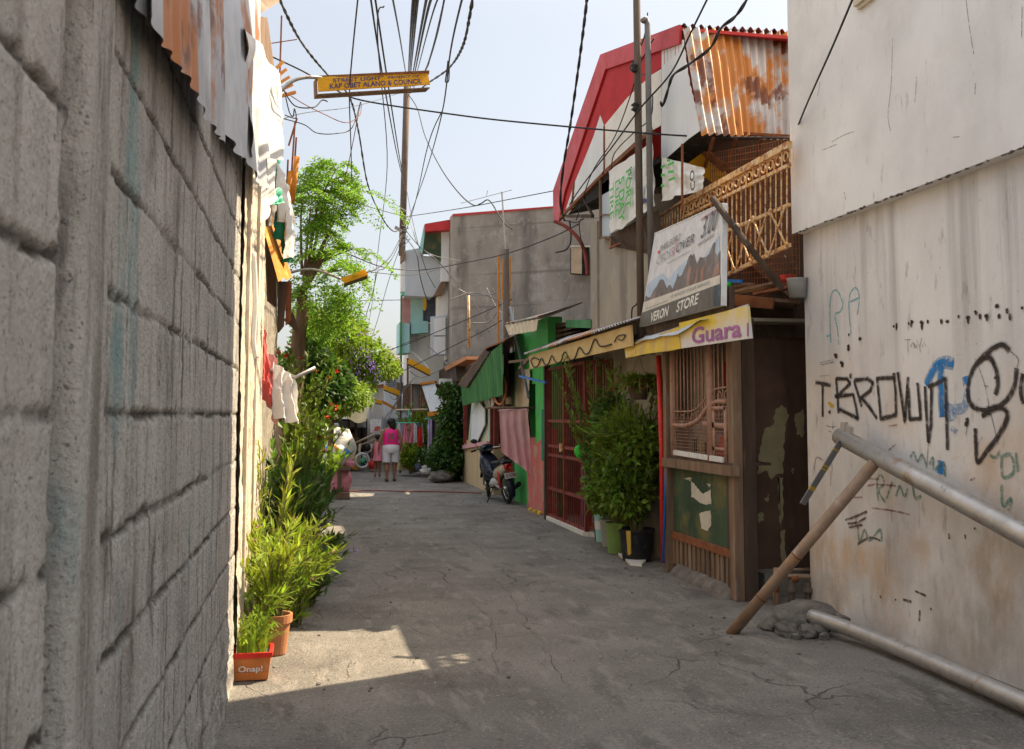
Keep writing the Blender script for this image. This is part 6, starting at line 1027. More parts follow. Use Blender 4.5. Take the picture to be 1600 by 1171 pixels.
w1 = fbk([(673, 495), (697, 493), (697, 556), (673, 556)], 27.0, .08).build('shutters', 'blue_grey', bh)
fbk([(678, 498), (696, 496), (696, 524), (678, 524)], 26.95, .04).build('shutter_panel', 'white_sheet', w1); fbk([(678, 527), (696, 526), (696, 554), (678, 554)], 26.95, .04).build('shutter_panel', 'white_sheet', w1)
fbk([(626, 456), (628, 456), (628, 560), (625, 560)], 27.7, .06).build('corner_pipe', 'green_sheet', bh)
MB().tube([P(705, 440, Y=26.6), P(705, 570, Y=26.6)], .03, 8).build('drain_pipe', 'gate_red', bh, smooth=True)
mb = fbk([(661, 462), (665, 460), (667, 480), (664, 486), (661, 484)], 27.6, .06); mb.build('yellow_tarp', 'yellow_plastic', label='small yellow plastic scrap hanging under the blue grey bay', cat='scrap')
rw = thing('scrap_wall', 'rusty red brown sheets patched below the turquoise panels', 'wall', (3, 29.5, 0))
MB().corr(P(645, 560, Y=29), P(700, 560, Y=28.5), P(645, 690, Y=29), P(700, 690, Y=28.5), 16, .02, 0, 4).build('sheets', 'rusty_sheet', rw); 
for i, (u, v1, v2) in enumerate(((645, 540, 740), (655, 500, 600), (637, 560, 650))): MB().bar(P(u, v1, Y=28.6), P(u, v2, Y=28.6), .05, .05).build('post', 'rust', rw)
sa = thing('striped_awning', 'tilted white corrugated awning with a rust edge beyond the pillar', 'awning', (3, 27.5, 0))
MB().corr(P(659, 603, Y=27.4), P(680, 600, Y=27.0), P(673, 648, Y=26.6), P(694, 642, Y=26.2), 7, .03, 0, 4).build('sheet', 'white_sheet', sa, smooth=True); MB().bar(P(658, 600, Y=27.4), P(681, 597, Y=27), .1, .06).bar(P(672, 648, Y=26.5), P(694, 644, Y=26.1), .2, .12).build('edge', 'rust_orange', sa)
# second utility pole and rods on the right
u2 = thing('utility_pole', 'grey brown utility pole standing between the green awning and the green house', 'pole', (3.72, 19.95, 0))
MB().tube([P(793, 645, Y=19.95) * 1 + V((0, 0, -1.7)), P(791, 390, Y=19.95)], [.075, .06], 12).build('post', 'pole_wood', u2, smooth=True)
MB().tube([P(800, 690, Y=19.7), P(803, 480, Y=19.7)], .02, 6).tube([P(786, 640, Y=19.8), P(785, 470, Y=19.8)], .012, 6).build('conduit', 'steel_pipe', u2)
MB().lathe(P(797, 632, Y=19.7), [(0, 0), (.09, 0), (.09, .12), (.06, .16), (0, .16)], 14).build('electric_meter', 'cream_plastic', u2, smooth=True)
MB().torus(P(781, 608, X=3.5), .3, .022, (1, .2, 0), 24, 6).build('hose_coil', 'orange_box', smooth=True, label='orange hose coiled on the house corner beside the utility pole', cat='hose')
for i, (u0, v0, u1, v1, lb) in enumerate([(779, 398, 778, 540, 'leftmost rust orange rod standing in front of the concrete building'), (786, 405, 785, 500, 'middle rust orange rod standing in front of the concrete building'), (797, 402, 796, 480, 'rightmost rust orange rod beside the utility pole top')]):
    MB().tube([P(u0, v0, Y=20.6 + .1 * i), P(u1, v1, Y=20.6 + .1 * i)], .022, 6).build('rust_rod', 'rust_orange', label=lb, cat='rod', group='rusty rods before the concrete building')
MB().tube([P(732, 462, Y=22.5), P(733, 545, Y=22.5)], .03, 8).build('white_pole', 'rail_gold', smooth=True, label='short pale pole with orange rust in front of the grey concrete wall', cat='pole')
ta = thing('tv_antenna', 'tall thin television antenna mast on the roof by the concrete building', 'antenna', P(795, 500, Y=21))
MB().tube([P(784, 300, Y=21), P(797, 500, Y=21)], .016, 6).build('mast', 'steel_pipe', ta); mb = MB()
for i, (x0, y0, x1, y1) in enumerate(((720, 318, 800, 297), (760, 306, 762, 298))): mb.tube([P(x0, y0, Y=21), P(x1, y1, Y=21)], .008, 5)
mb.build('boom', 'steel_pipe', ta)
for i, (pts, lb) in enumerate([([(716, 452), (740, 462), (775, 458), (790, 440)], 'bent pale antenna bar highest before the concrete wall'), ([(700, 470), (740, 458), (780, 470), (788, 478)], 'pale antenna bar crossing the top of the short pole'), ([(736, 505), (762, 504), (775, 490), (780, 478)], 'curved pale cable looping from the short pole to the rods'), ([(760, 450), (775, 480), (790, 500), (800, 540)], 'grey stay falling from the antenna bars to the green house')]):
    MB().tube(spline([P(u, v, Y=21.5 + .2 * i) for u, v in pts], 5), .014, 5).build('antenna_bar', 'cable_grey', smooth=True, label=lb, cat='antenna bar', group='tangle of bars before the concrete wall')
MB().box((3.9, 19.4, 0), (4.6, 20.5, 2.9)).build('side_passage_boards', 'dark_wood', label='dark boards closing the gap behind the second utility pole', cat='boards')
# ================================================================== ALLEY END
sh = thing('grey_shack', 'grey sheet shack with louvred window raised at the alley end', 'shack', (2.6, 33, 0)); Yk = 33.0
fbk([(601, 576), (622, 574), (646, 578), (646, 640), (640, 652), (601, 655)], Yk, .6).build('wall', 'white_sheet', sh)
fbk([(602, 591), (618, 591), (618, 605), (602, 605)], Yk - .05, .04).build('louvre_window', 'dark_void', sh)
mb = MB(); [mb.bar(P(602, 593 + 3 * i, Y=Yk - .08), P(618, 593 + 3 * i, Y=Yk - .08), .02, .03) for i in range(5)]; mb.build('louvres', 'blue_grey', sh)
fbk([(620, 598), (642, 598), (640, 640), (620, 642)], Yk - .1, .08).build('side_shutter', 'old_wood', sh)
fbk([(598, 650), (646, 648), (646, 735), (598, 735)], Yk + .8, .3).build('understorey', 'blue_grey', sh)
MB().slab([P(590, 580, Y=Yk - .4), P(628, 568, Y=Yk - .4), P(628, 562, Y=Yk + 1), P(592, 572, Y=Yk + 1)], (0, 0, .04)).build('roof', 'rusty_sheet', sh)
s2 = thing('stall_house', 'plank stall house with a white roof left of the grey shack', 'house', (1.8, 34, 0))
fbk([(572, 596), (601, 600), (601, 735), (572, 735)], 34, 1.5).build('wall', 'pale_render', s2); fbk([(570, 588), (602, 586), (602, 600), (572, 604)], 33.4, 2).build('roof', 'white_sheet', s2); fbk([(571, 603), (602, 600), (602, 606), (574, 609)], 33.5, .3).build('eave', 'terracotta', s2)
MB().tube([P(578, 600, Y=33.6), P(578, 725, Y=33.6)], .16, 10).build('white_post', 'pale_render', smooth=True, label='whitewashed round post at the alley end left of the grey shack', cat='post')
MB().tube([P(567, 600, Y=32), P(568, 735, Y=32)], .07, 8).build('dark_post', 'dark_wood', smooth=True, label='dark timber post standing beside the whitewashed post', cat='post')
cn_ = thing('market_stall', 'open stall under a sagging canvas with dark tarpaulin walls', 'stall', (.9, 32, 0))
MB().cloth(P(508, 650, Y=30.5), P(574, 632, Y=30.5), P(498, 656, Y=29.6), P(572, 657, Y=29.6), 24, 10, fold=.05, nf=1.5, wr=.04).cloth(P(508, 650, Y=30.5), P(574, 632, Y=30.5), P(512, 636, Y=33), P(574, 622, Y=33), 20, 10, fold=.04, nf=1.5).build('canopy', 'canvas', cn_, smooth=True)
MB().cloth(P(520, 655, Y=32), P(574, 655, Y=32), P(520, 735, Y=32), P(574, 735, Y=32), 24, 14, fold=.05, nf=4).build('back_tarp', 'dark_tarp', cn_, smooth=True)
MB().cloth(P(523, 658, Y=30.6), P(572, 656, Y=30.6), P(523, 668, Y=30.6), P(572, 668, Y=30.6), 20, 6, fold=.03, nf=4).build('tarp_valance', 'blue_grey', cn_, smooth=True)
for u in (545, 556): MB().tube([P(u, 645, Y=30.4), P(u, 728, Y=30.4)], .04, 8).build('pole', 'old_wood', cn_)
cl('green_cloth', 'dark green cloth hanging inside the market stall', 'cloth', (P(535, 670, Y=31.2), P(552, 670, Y=31.2), P(536, 692, Y=31.2), P(552, 692, Y=31.2)), 'green_cloth', 12, 12, fold=.02)
ks2 = thing('snack_cart', 'small orange sided display cart with a white top left of the stall', 'cart', (.3, 27, 0))
fbk([(500, 664), (529, 662), (529, 671), (500, 672)], 26.5, 1).build('top', 'pale_render', ks2); fbk([(522, 671), (529, 671), (529, 688), (522, 688)], 26.6, .9).build('side', 'banner', ks2); fbk([(500, 671), (522, 671), (522, 690), (500, 690)], 26.9, .4).build('wares', 'mural', ks2); fbk([(500, 688), (530, 688), (530, 748), (500, 748)], 26.6, .9).build('base', 'old_wood', ks2)
fbk([(476, 606), (503, 612), (503, 684), (476, 690)], 22.5, .3).build('white_wall', 'cloth_white', label='sunlit white wall glowing behind the hibiscus', cat='wall')
MB().box((-1.5, 22.6, 0), (.1, 34, 2.4)).build('left_shed', 'old_wood', label='low weathered shed behind the trees on the left', cat='shed')
# end wall, trees beyond
MB().box((-4, 37, 0), (6, 37.3, 2.3)).build('end_wall', 'blue_grey', label='blue grey wall closing the alley end', cat='wall')
for i, (x, y, r, h, m, lb) in enumerate([(-1.5, 40, 1.4, 3.0, 'leaf_dark', 'dark tree at the left beyond the alley end'), (1.0, 42, 1.3, 2.6, 'leaf_mid', 'mid green tree at the centre beyond the alley end'), (5.0, 39, .9, 2.2, 'leaf_mid', 'low tree behind the grey shack')]):
    t = thing('far_tree', lb, 'tree', (x, y, 0), 'trees beyond the alley end'); lf = MB(); crown(lf, [((x + random.gauss(0, r * .4), y, h + random.gauss(0, .4)), (r * .7, r * .7, r * .5)) for _ in range(5)], 1800, .2, .12, .3); lf.build('crown', m, t); MB().tube([(x, y, 0), (x, y, h)], .12, 8).build('trunk', 'bark', t)
for i, (poly, m, lb) in enumerate([([(588, 566), (612, 562), (612, 590), (588, 590)], 'blue_grey', 'pale blue house far beyond the alley end'), ([(608, 548), (624, 546), (624, 580), (608, 580)], 'pale_render', 'narrow pale house far beyond the grey shack')]): fbk(poly, 45, 4).build('far_house', m, label=lb, cat='house')
# more yellow signs
for i, (q4, Y, lb) in enumerate([(((533, 435), (570, 421), (575, 430), (538, 443)), 15.0, 'yellow sign sticking out of the moringa crown'), (((639, 560), (672, 577), (673, 587), (637, 568)), 26.0, 'yellow sign tilted before the rusty sheets'), (((600, 602), (630, 613), (629, 621), (600, 609)), 30.0, 'yellow sign in front of the grey shack'), (((586, 624), (596, 626), (597, 632), (587, 630)), 31.5, 'smallest yellow sign beside the whitewashed post')]):
    ps = [P(u, v, Y=Y) for u, v in q4]; t = thing('street_light_sign', lb, 'sign', (sum(ps, V()) / 4), 'street light signs down the alley'); MB().slab(ps, (.0, .04, 0)).build('sign_face', 'banner', t)
    MB().slab([ps[3] + V((0, .03, 0)), ps[2] + V((0, .03, 0)), ps[2] + V((0, .3, -.02)), ps[3] + V((0, .3, -.02))], (0, 0, .02)).build('lamp_housing', 'old_wood', t)
    e = (P(440, 430, Y=15.2), P(628, 545, Y=28.5), P(628, 640, Y=28.5), P(578, 640, Y=33.5))[i]; b_ = ps[0 if i in (0, 3) else 1] + V((0, .15, .01)); MB().tube(spline([e, (e + b_) / 2 + V((0, 0, .12)), b_], 5), .022, 6).build('lamp_arm', 'steel_pipe', t, smooth=True)
fbk([(597, 625), (620, 638), (619, 642), (597, 630)], 31, .06).build('brown_board', 'rust_orange', label='brown board slanting under the yellow sign at the grey shack', cat='board')
# laundry
MB().tube([P(618, 641, Y=27.8), P(668, 640, Y=27.0)], .025, 8).build('laundry_bar', 'curtain', smooth=True, label='pale horizontal pole carrying the round clothes hanger', cat='pole')
hg2 = thing('clothes_hanger', 'round mint green hanger with pegged small clothes', 'hanger', P(638, 662, Y=27.4)); c = P(638, 661, Y=27.4)
MB().torus(c, .32, .015, (0, 0, 1), 24, 6).tube([c + V((-.32, 0, 0)), c, c + V((.32, 0, 0))], .01, 5).tube([c + V((0, -.32, 0)), c, c + V((0, .32, 0))], .01, 5).tube([c, P(638, 641, Y=27.4)], .015, 6).build('frame', 'mint', hg2, smooth=True)
for i, (a, m, n_) in enumerate([(0, 'ink_green', 'green'), (.8, 'cloth_white', 'white'), (1.6, 'lilac', 'lilac'), (2.4, 'pink_plastic', 'bright pink'), (3.2, 'cloth_rose', 'rose'), (3.9, 'pink_plastic', 'magenta'), (4.6, 'cloth_white', 'cream'), (5.4, 'lilac', 'violet'), (5.9, 'teal_paint', 'teal')]):
    p = c + V((-.36 + .09 * i, random.uniform(-.12, .12), 0)); w_ = .06; cl('small_garment', f'{n_} small garment pegged on the round hanger', 'garment', (p + V((-w_ * .6, 0, 0)), p + V((w_ * .6, .02, 0)), p + V((-w_ * 1.2, .02, -.55)), p + V((w_ * 1.2, 0, -.55))), m, 8, 10, 'small clothes on the round hanger', fold=.02, nf=1.5, wr=.01)
for i, (u0, u1, v0, v1, m, lb) in enumerate([(668, 675, 655, 715, 'lilac', 'lilac shirt hanging first in the row by the ivy'), (674, 679, 657, 722, 'navy_cloth', 'navy garment hanging beside the lilac shirt'), (678, 688, 656, 705, 'tan_cloth', 'tan shirt hanging in the middle of the row'), (686, 692, 658, 712, 'plum', 'plum garment hanging nearest the ivy'), (653, 660, 668, 700, 'red_plastic', 'small red cloth hanging left of the lilac shirt')]):
    cl('hanging_garment', lb, 'garment', (P(u0, v0, Y=26.4 + .1 * i), P(u1, v0, Y=26.4 + .1 * i), P(u0 - 1, v1, Y=26.4 + .1 * i), P(u1 + 1, v1, Y=26.4 + .1 * i)), m, 12, 16, 'clothes hanging by the ivy', fold=.03, nf=2)
MB().tube([P(664, 655, Y=26.5), P(695, 650, Y=26.5)], .02, 6).build('laundry_bar', 'mint', smooth=True, label='mint rod holding the row of clothes by the ivy', cat='pole')
for i, (x, y, h, sp, n, m, lb) in enumerate([(2.75, 27.8, 2.1, .55, 30, 'leaf_bright', 'bushy plant with yellow leaves behind the round hanger'), (3.2, 28.0, 2.0, .5, 26, 'leaf_bright', 'tall leafy plant behind the row of clothes'), (2.6, 27.0, .9, .3, 22, 'leaf_yellow', 'low yellow green plant under the round hanger'), (3.0, 26.6, .8, .3, 20, 'leaf_dark', 'low dark plant under the row of clothes')]):
    bush('garden_plant', lb, 'plant', (x, y, 0), [((x, y, .05), n, h, sp, .17, .07, 22, .15)], m, group='plants around the laundry')
xk = thing('plant_sack', 'pale yellow sack planter leaning right of the walking woman', 'planter', P(632, 735, Y=27)); mb = MB(); mb.slab([P(622, 735, Y=27), P(640, 735, Y=27), P(640, 706, Y=27), P(629, 702, Y=27)], (0, .5, 0)); mb.build('sack', 'canvas', xk); lf = MB(); crown(lf, [(P(636, 716, Y=26.9), (.15, .15, .2))], 260, .1, .05); lf.build('foliage', 'leaf_bright', xk)
MB().lathe(P(656, 737, Y=26.8), [(0, 0), (.12, 0), (.15, .2), (.14, .2), (0, .16)], 14).build('blue_tub', 'denim', smooth=True, label='blue grey tub on the ground under the clothes', cat='tub')
mb = MB(); mb.blob(P(666, 735, Y=26.3), (.15, .12, .12), 12, 8, .4); mb.build('stone', 'pale_render', label='pale stone on the pavement edge by the bush', cat='stone'); mb = MB(); mb.blob(P(688, 745, Y=24.3), (.3, .2, .15), 14, 10, .4); mb.build('stone', 'rock', label='dark stone under the rounded bush', cat='stone')
# cart, wheel, things on the ground at the alley end
ct = thing('vending_trike', 'parked tricycle cart with a white wheel and jumble of goods left of the woman', 'tricycle', P(570, 735, Y=29.5))
c = P(566, 720, Y=29.3); wq_ = MB().torus(c, .2, .04, (.3, -1, 0), 28, 8).build('wheel', 'tyre_white', ct, smooth=True); mb = MB(); [mb.tube([c, c + V((math.cos(a) * .18, .03, math.sin(a) * .18))], .01, 5) for a in [i * .785 for i in range(8)]]; mb.blob(c, (.06, .05, .06), 10, 8, 0); mb.build('hub', 'mint', wq_)
MB().tube([P(556, 692, Y=29.6), P(600, 672, Y=29.6)], .03, 8).tube([P(560, 697, Y=29.6), P(598, 682, Y=29.6)], .02, 8).tube([P(562, 694, Y=29.6), P(562, 735, Y=29.6)], .035, 8).tube([P(589, 676, Y=29.6), P(588, 720, Y=29.6)], .03, 8).build('frame', 'curtain', ct, smooth=True)
fbk([(551, 712), (560, 712), (560, 734), (551, 734)], 29.6, .4).build('side_box', 'banner', ct)
mb = MB(); [mb.blob(P(u, v, Y=29.7), (.14, .14, .12), 10, 8, .5, 4) for u, v in ((578, 706), (584, 700), (582, 716), (589, 712), (575, 715))]; mb.build('white_load', 'cloth_white', ct, smooth=True); mb = MB(); [mb.blob(P(u, v, Y=29.55), (.1, .08, .1), 10, 8, .4, 4) for u, v in ((574, 700), (580, 711), (586, 706))]; mb.build('dark_load', 'black_plastic', ct, smooth=True)
MB().lathe(P(583, 733, Y=29.3), [(0, 0), (.13, 0), (.15, .22), (.14, .22), (0, .2)], 14).build('red_tub', 'red_plastic', smooth=True, label='red tub on the ground between the trike wheel and the child', cat='tub')
mb = MB(); mb.blob(P(545, 722, Y=30), (.35, .2, .18), 14, 10, .5, 4); mb.build('scrap_heap', 'grey_plastic', smooth=True, label='grey heap of scrap left of the trike box', cat='scrap')
cl('hung_cloth', 'white printed cloth hanging above the trike frame', 'cloth', (P(578, 655, Y=29), P(596, 655, Y=29), P(579, 676, Y=29), P(594, 680, Y=29)), 'cloth_white', 12, 12, fold=.03); cl('hung_cloth', 'small orange red cloth on the trike bar beside the woman', 'cloth', (P(586, 667, Y=28.9), P(594, 666, Y=28.9), P(584, 674, Y=28.9), P(593, 673, Y=28.9)), 'cloth_salmon', 8, 8, fold=.02)
# hose over the road, kerb line
MB().tube(spline([P(536, 768, Z=.02), P(580, 767, Z=.02), P(640, 768, Z=.02), P(700, 769, Z=.02), P(752, 771, Z=.02)], 5), .014, 6).build('garden_hose', 'gate_red', smooth=True, label='reddish hose lying straight across the pavement', cat='hose')
# ================================================================== PEOPLE
import bmesh
def body(name, J, E, root, m, parent, sub=2):
    me = bpy.data.meshes.new(name); bm = bmesh.new(); ly = bm.verts.layers.skin.verify(); o0 = WL[parent.name]; vd = {}
    for k, (p, r) in J.items():
        v = bm.verts.new(V(p)); s = v[ly]; s.radius = (r, r) if not isinstance(r, tuple) else r; s.use_root = (k == root); vd[k] = v
    for a, b in E: bm.edges.new((vd[a], vd[b]))
    bm.to_mesh(me); bm.free(); ob = bpy.data.objects.new(name, me); COL.objects.link(ob)
    ob.modifiers.new('skin', 'SKIN').use_smooth_shade = True; ob.modifiers.new('sub', 'SUBSURF').levels = sub; ob.modifiers['sub'].render_levels = sub
    dg = bpy.context.evaluated_depsgraph_get(); m2 = bpy.data.meshes.new_from_object(ob.evaluated_get(dg)); bpy.data.objects.remove(ob); m2.materials.clear(); m2.materials.append(M[m]); m2.name = name; m2.transform(Matrix.Translation(-o0))
    m2.polygons.foreach_set('use_smooth', [True] * len(m2.polygons)); o = bpy.data.objects.new(name, m2); COL.objects.link(o); o.parent = parent; WL[o.name] = o0; return o
def chain(J, E, names, pts, rs, start=None):
    pr = start
    for n_, p, r in zip(names, pts, rs):
        J[n_] = (p, r)
        if pr: E.append((pr, n_))
        pr = n_
def rings(mb, rs, n=16):
    vs = []
    for c, rx, ry in rs: vs += [V(c) + V((rx * math.cos(a), ry * math.sin(a), 0)) for a in [i * 6.283 / n for i in range(n)]]
    k = len(rs); return mb.add(vs, [(i * n + j, i * n + (j + 1) % n, (i + 1) * n + (j + 1) % n, (i + 1) * n + j) for i in range(k - 1) for j in range(n)])
def hand(J, E, sfx, w, d, sx, s=1):   # palm, four fingers, thumb: d points along the hand, sx across it
    J['palm' + sfx] = (w + d * .045 * s, (.034 * s, .02 * s)); E.append(('wrist' + sfx, 'palm' + sfx))
    for i, (o, l) in enumerate(((-.026, .062), (-.009, .07), (.009, .066), (.025, .05))):
        b = w + d * .085 * s + sx * o * s; chain(J, E, [f'f{i}a{sfx}', f'f{i}b{sfx}', f'f{i}c{sfx}'], [b, b + d * l * .55 * s + V((0, .006, 0)), b + d * l * s + V((0, .02 * s, 0))], [.0095 * s, .0085 * s, .007 * s], 'palm' + sfx)
    b = w + d * .03 * s - sx * .035 * s; chain(J, E, ['ta' + sfx, 'tb' + sfx], [b, b + d * .045 * s - sx * .012 * s + V((0, .015, 0))], [.011 * s, .009 * s], 'palm' + sfx)
pw = thing('person', 'woman in a bright pink sleeveless jersey with a black ten and white shorts walking away', 'person', (1.9, 25.05, 0))
J, E = {}, []
chain(J, E, ['pelvis', 'belly', 'chest', 'upper', 'neck', 'jaw', 'head', 'crown'], [(0, 0, .86), (0, .01, 1.0), (0, .0, 1.13), (0, 0, 1.26), (0, .01, 1.335), (-.01, .025, 1.385), (-.005, .015, 1.45), (0, .01, 1.51)], [(.15, .13), (.15, .125), (.15, .115), (.10, .09), .052, .066, .088, .06])
J['nose'] = ((-.055, .10, 1.44), .014); E.append(('head', 'nose'))
for s, x in (('L', -1), ('R', 1)):
    chain(J, E, ['sh' + s, 'elb' + s, 'wrist' + s], [(x * .165, 0, 1.255), (x * (.265 if x < 0 else .25), -.01, 1.0), (x * (.30 if x < 0 else .27), .04, .78)], [.058, .043, .029], 'upper')
    hand(J, E, s, V(J['wrist' + s][0]), V((0, .1, -1)).normalized(), V((0, 1, 0)) * x * -1, .95)
    st_y = .06 if x > 0 else -.05
    chain(J, E, ['hip' + s, 'knee' + s, 'calf' + s, 'ankle' + s, 'heel' + s, 'toe' + s], [(x * .095, 0, .78), (x * .10, .03 + st_y * .6, .44), (x * .10, st_y * .9 - .01, .32), (x * .095, st_y, .09), (x * .095, st_y - .01, .045), (x * .11, st_y + .15, .028)], [.115, .07, .064, .036, .036, .03], 'pelvis')
J = {k: (V((1.9, 25.05, 0)) + V(p), r) for k, (p, r) in J.items()}
body('body', J, E, 'pelvis', 'skin', pw)
O = V((1.9, 25.05, 0)); mb = MB(); rings(mb, [(O + V((0, 0, .86)), .205, .17), (O + V((0, 0, .92)), .2, .168), (O + V((0, .005, 1.02)), .185, .155), (O + V((0, 0, 1.12)), .185, .148), (O + V((0, 0, 1.2)), .18, .132), (O + V((0, 0, 1.265)), .165, .105), (O + V((0, 0, 1.305)), .115, .08), (O + V((0, .005, 1.32)), .07, .062)], 20)
for q in mb.v: q += V((.01 * noise.noise(q * 9), .01 * noise.noise(q * 9 + V((4, 0, 0))), 0))
mb.build('jersey', 'jersey', pw, smooth=True)
text('10', 'ink', 'jersey_number', pw, O + V((-.075, -.166, 1.03)), (1, 0, 0), (0, .12, 1), .15, .17, .06, .004)
MB().bar(O + V((-.1, -.165, .985)), O + V((.1, -.165, .985)), .004, .012).build('jersey_stripe', 'ink', pw)
mb = MB(); rings(mb, [(O + V((0, 0, .93)), .19, .16), (O + V((0, -.005, .84)), .215, .19), (O + V((0, 0, .74)), .215, .175), (O + V((0, .01, .70)), .21, .165)], 20)
for x, sy in ((-1, -.03), (1, .035)): rings(mb, [(O + V((x * .1, 0, .76)), .112, .14), (O + V((x * .105, sy * .5, .62)), .105, .118), (O + V((x * .108, sy * .8, .47)), .098, .105)], 16)
mb.build('shorts', 'shorts', pw, smooth=True)
mb = MB(); mb.blob(O + V((.008, -.012, 1.465)), (.105, .105, .105), 18, 14, .06, 3); mb.blob(O + V((.035, -.055, 1.40)), (.085, .06, .12), 16, 12, .1, 3); mb.blob(O + V((.05, -.06, 1.33)), (.06, .045, .09), 14, 10, .15, 3); mb.build('hair', 'hair', pw, smooth=True)
for x, sy in ((-1, -.05), (1, .06)): MB().slab([O + V((x * .1 + dx, sy + dy, .004)) for dx, dy in ((-.04, -.06), (.035, -.06), (.05, .08), (.03, .19), (-.02, .19), (-.04, .08))], (0, 0, .018)).bar(O + V((x * .1 - .04, sy + .09, .03)), O + V((x * .1, sy + .13, .075)), .02, .008).bar(O + V((x * .1 + .045, sy + .09, .03)), O + V((x * .1, sy + .13, .075)), .02, .008).build('sandal', 'black_plastic', pw)
# child before her
pc_ = thing('person', 'child in a pink top half hidden to the left of the woman in the jersey', 'person', (1.62, 26.3, 0)); O = V((1.66, 26.4, 0)); WL[pc_.name] = V((1.62, 26.3, 0))
def small_person(root, O, sc_, legs=((-.04), (.05)), seated=False, hairy=True, top=None, bottom=None):
    J, E = {}, []
    if not seated:
        chain(J, E, ['pelvis', 'belly', 'chest', 'upper', 'neck', 'head', 'crown'], [(0, 0, .84), (0, 0, .98), (0, 0, 1.12), (0, 0, 1.25), (0, .01, 1.33), (0, .02, 1.46), (0, .01, 1.53)], [(.12, .1), (.115, .095), (.12, .095), .08, .05, .1, .065])
        hz_ = [(0, 0, 0)]
        for s, x in (('L', -1), ('R', 1)):
            chain(J, E, ['sh' + s, 'elb' + s, 'wrist' + s], [(x * .14, 0, 1.24), (x * .2, -.02, 1.0), (x * .22, .06, .80)], [.045, .036, .026], 'upper'); hand(J, E, s, V(J['wrist' + s][0]), V((0, .15, -1)).normalized(), V((0, 1, 0)) * -x, .95)
            chain(J, E, ['hip' + s, 'knee' + s, 'ankle' + s, 'toe' + s], [(x * .08, 0, .76), (x * .085, .03, .43), (x * .085, legs[0 if x < 0 else 1], .07), (x * .09, legs[0 if x < 0 else 1] + .14, .03)], [.085, .055, .036, .03], 'pelvis')
    else:
        chain(J, E, ['pelvis', 'belly', 'chest', 'upper', 'neck', 'head', 'crown'], [(0, 0, .46), (0, -.02, .6), (0, -.05, .76), (0, -.07, .9), (0, -.09, .98), (0, -.11, 1.1), (0, -.1, 1.17)], [(.14, .12), (.14, .11), (.15, .11), .085, .05, .095, .065])
        for s, x in (('L', -1), ('R', 1)):
            chain(J, E, ['sh' + s, 'elb' + s, 'wrist' + s], [(x * .17, -.07, .88), (x * .24, -.15, .66), (x * .12, -.36, .56)], [.05, .04, .028], 'upper'); hand(J, E, s, V(J['wrist' + s][0]), V((-x * .3, -1, -.2)).normalized(), V((x, 0, 0)), .95)
            chain(J, E, ['hip' + s, 'knee' + s, 'ankle' + s, 'toe' + s], [(x * .1, -.06, .46), (x * .15, -.42, .46), (x * .14, -.4, .08), (x * .15, -.54, .03)], [.1, .07, .04, .032], 'pelvis')
    J = {k: (O + V(p) * sc_, tuple(q * sc_ for q in r) if isinstance(r, tuple) else r * sc_) for k, (p, r) in J.items()}; body('body', J, E, 'pelvis', 'skin', root); hc = O + V(J['head'][0] - O)
    mb = MB(); mb.blob(hc + V((0, (-.02 if not seated else .03) * sc_, .025 * sc_)), (.108 * sc_, .108 * sc_, .105 * sc_), 16, 12, .06, 3); mb.build('hair', 'hair', root, smooth=True)
    if top:
        mb = MB(); rings(mb, [(O + V(p) * sc_, rx * sc_, ry * sc_) for p, rx, ry in top[1]], 16); mb.build(top[0], top[2], root, smooth=True)
    if bottom:
        mb = MB()
        for leg in bottom[1]:
            mb.tube([O + V(p) * sc_ for p, r in leg], [r * sc_ for p, r in leg], 12)
        mb.build(bottom[0], bottom[2], root, smooth=True)
small_person(pc_, O, .72, top=('dress', [((0, 0, .62), .2, .17), ((0, 0, .8), .16, .14), ((0, 0, 1.0), .145, .125), ((0, 0, 1.2), .145, .11), ((0, 0, 1.29), .09, .075)], 'pink_plastic'))
pt = thing('person', 'bare armed man in jeans sitting in the shade of the market stall', 'person', (1.25, 30.9, 0)); small_person(pt, V((1.2, 31.0, 0)), 1.0, seated=True, bottom=('jeans', [[((-.08, .02, .5), .13), ((-.12, -.2, .47), .115), ((-.15, -.42, .47), .085)], [((-.15, -.43, .46), .08), ((-.14, -.4, .12), .06)], [((.08, .02, .5), .13), ((.12, -.2, .47), .115), ((.15, -.42, .47), .085)], [((.15, -.43, .46), .08), ((.14, -.4, .12), .06)]], 'denim'))
MB().box((.98, 30.85, .28), (1.42, 31.2, .34)).bar((1.0, 30.9, 0), (1.0, 30.9, .28), .05, .05).bar((1.4, 30.9, 0), (1.4, 30.9, .28), .05, .05).bar((1.0, 31.15, 0), (1.0, 31.15, .28), .05, .05).bar((1.4, 31.15, 0), (1.4, 31.15, .28), .05, .05).build('stool', 'old_wood', label='low wooden stool under the seated man in the stall', cat='stool')
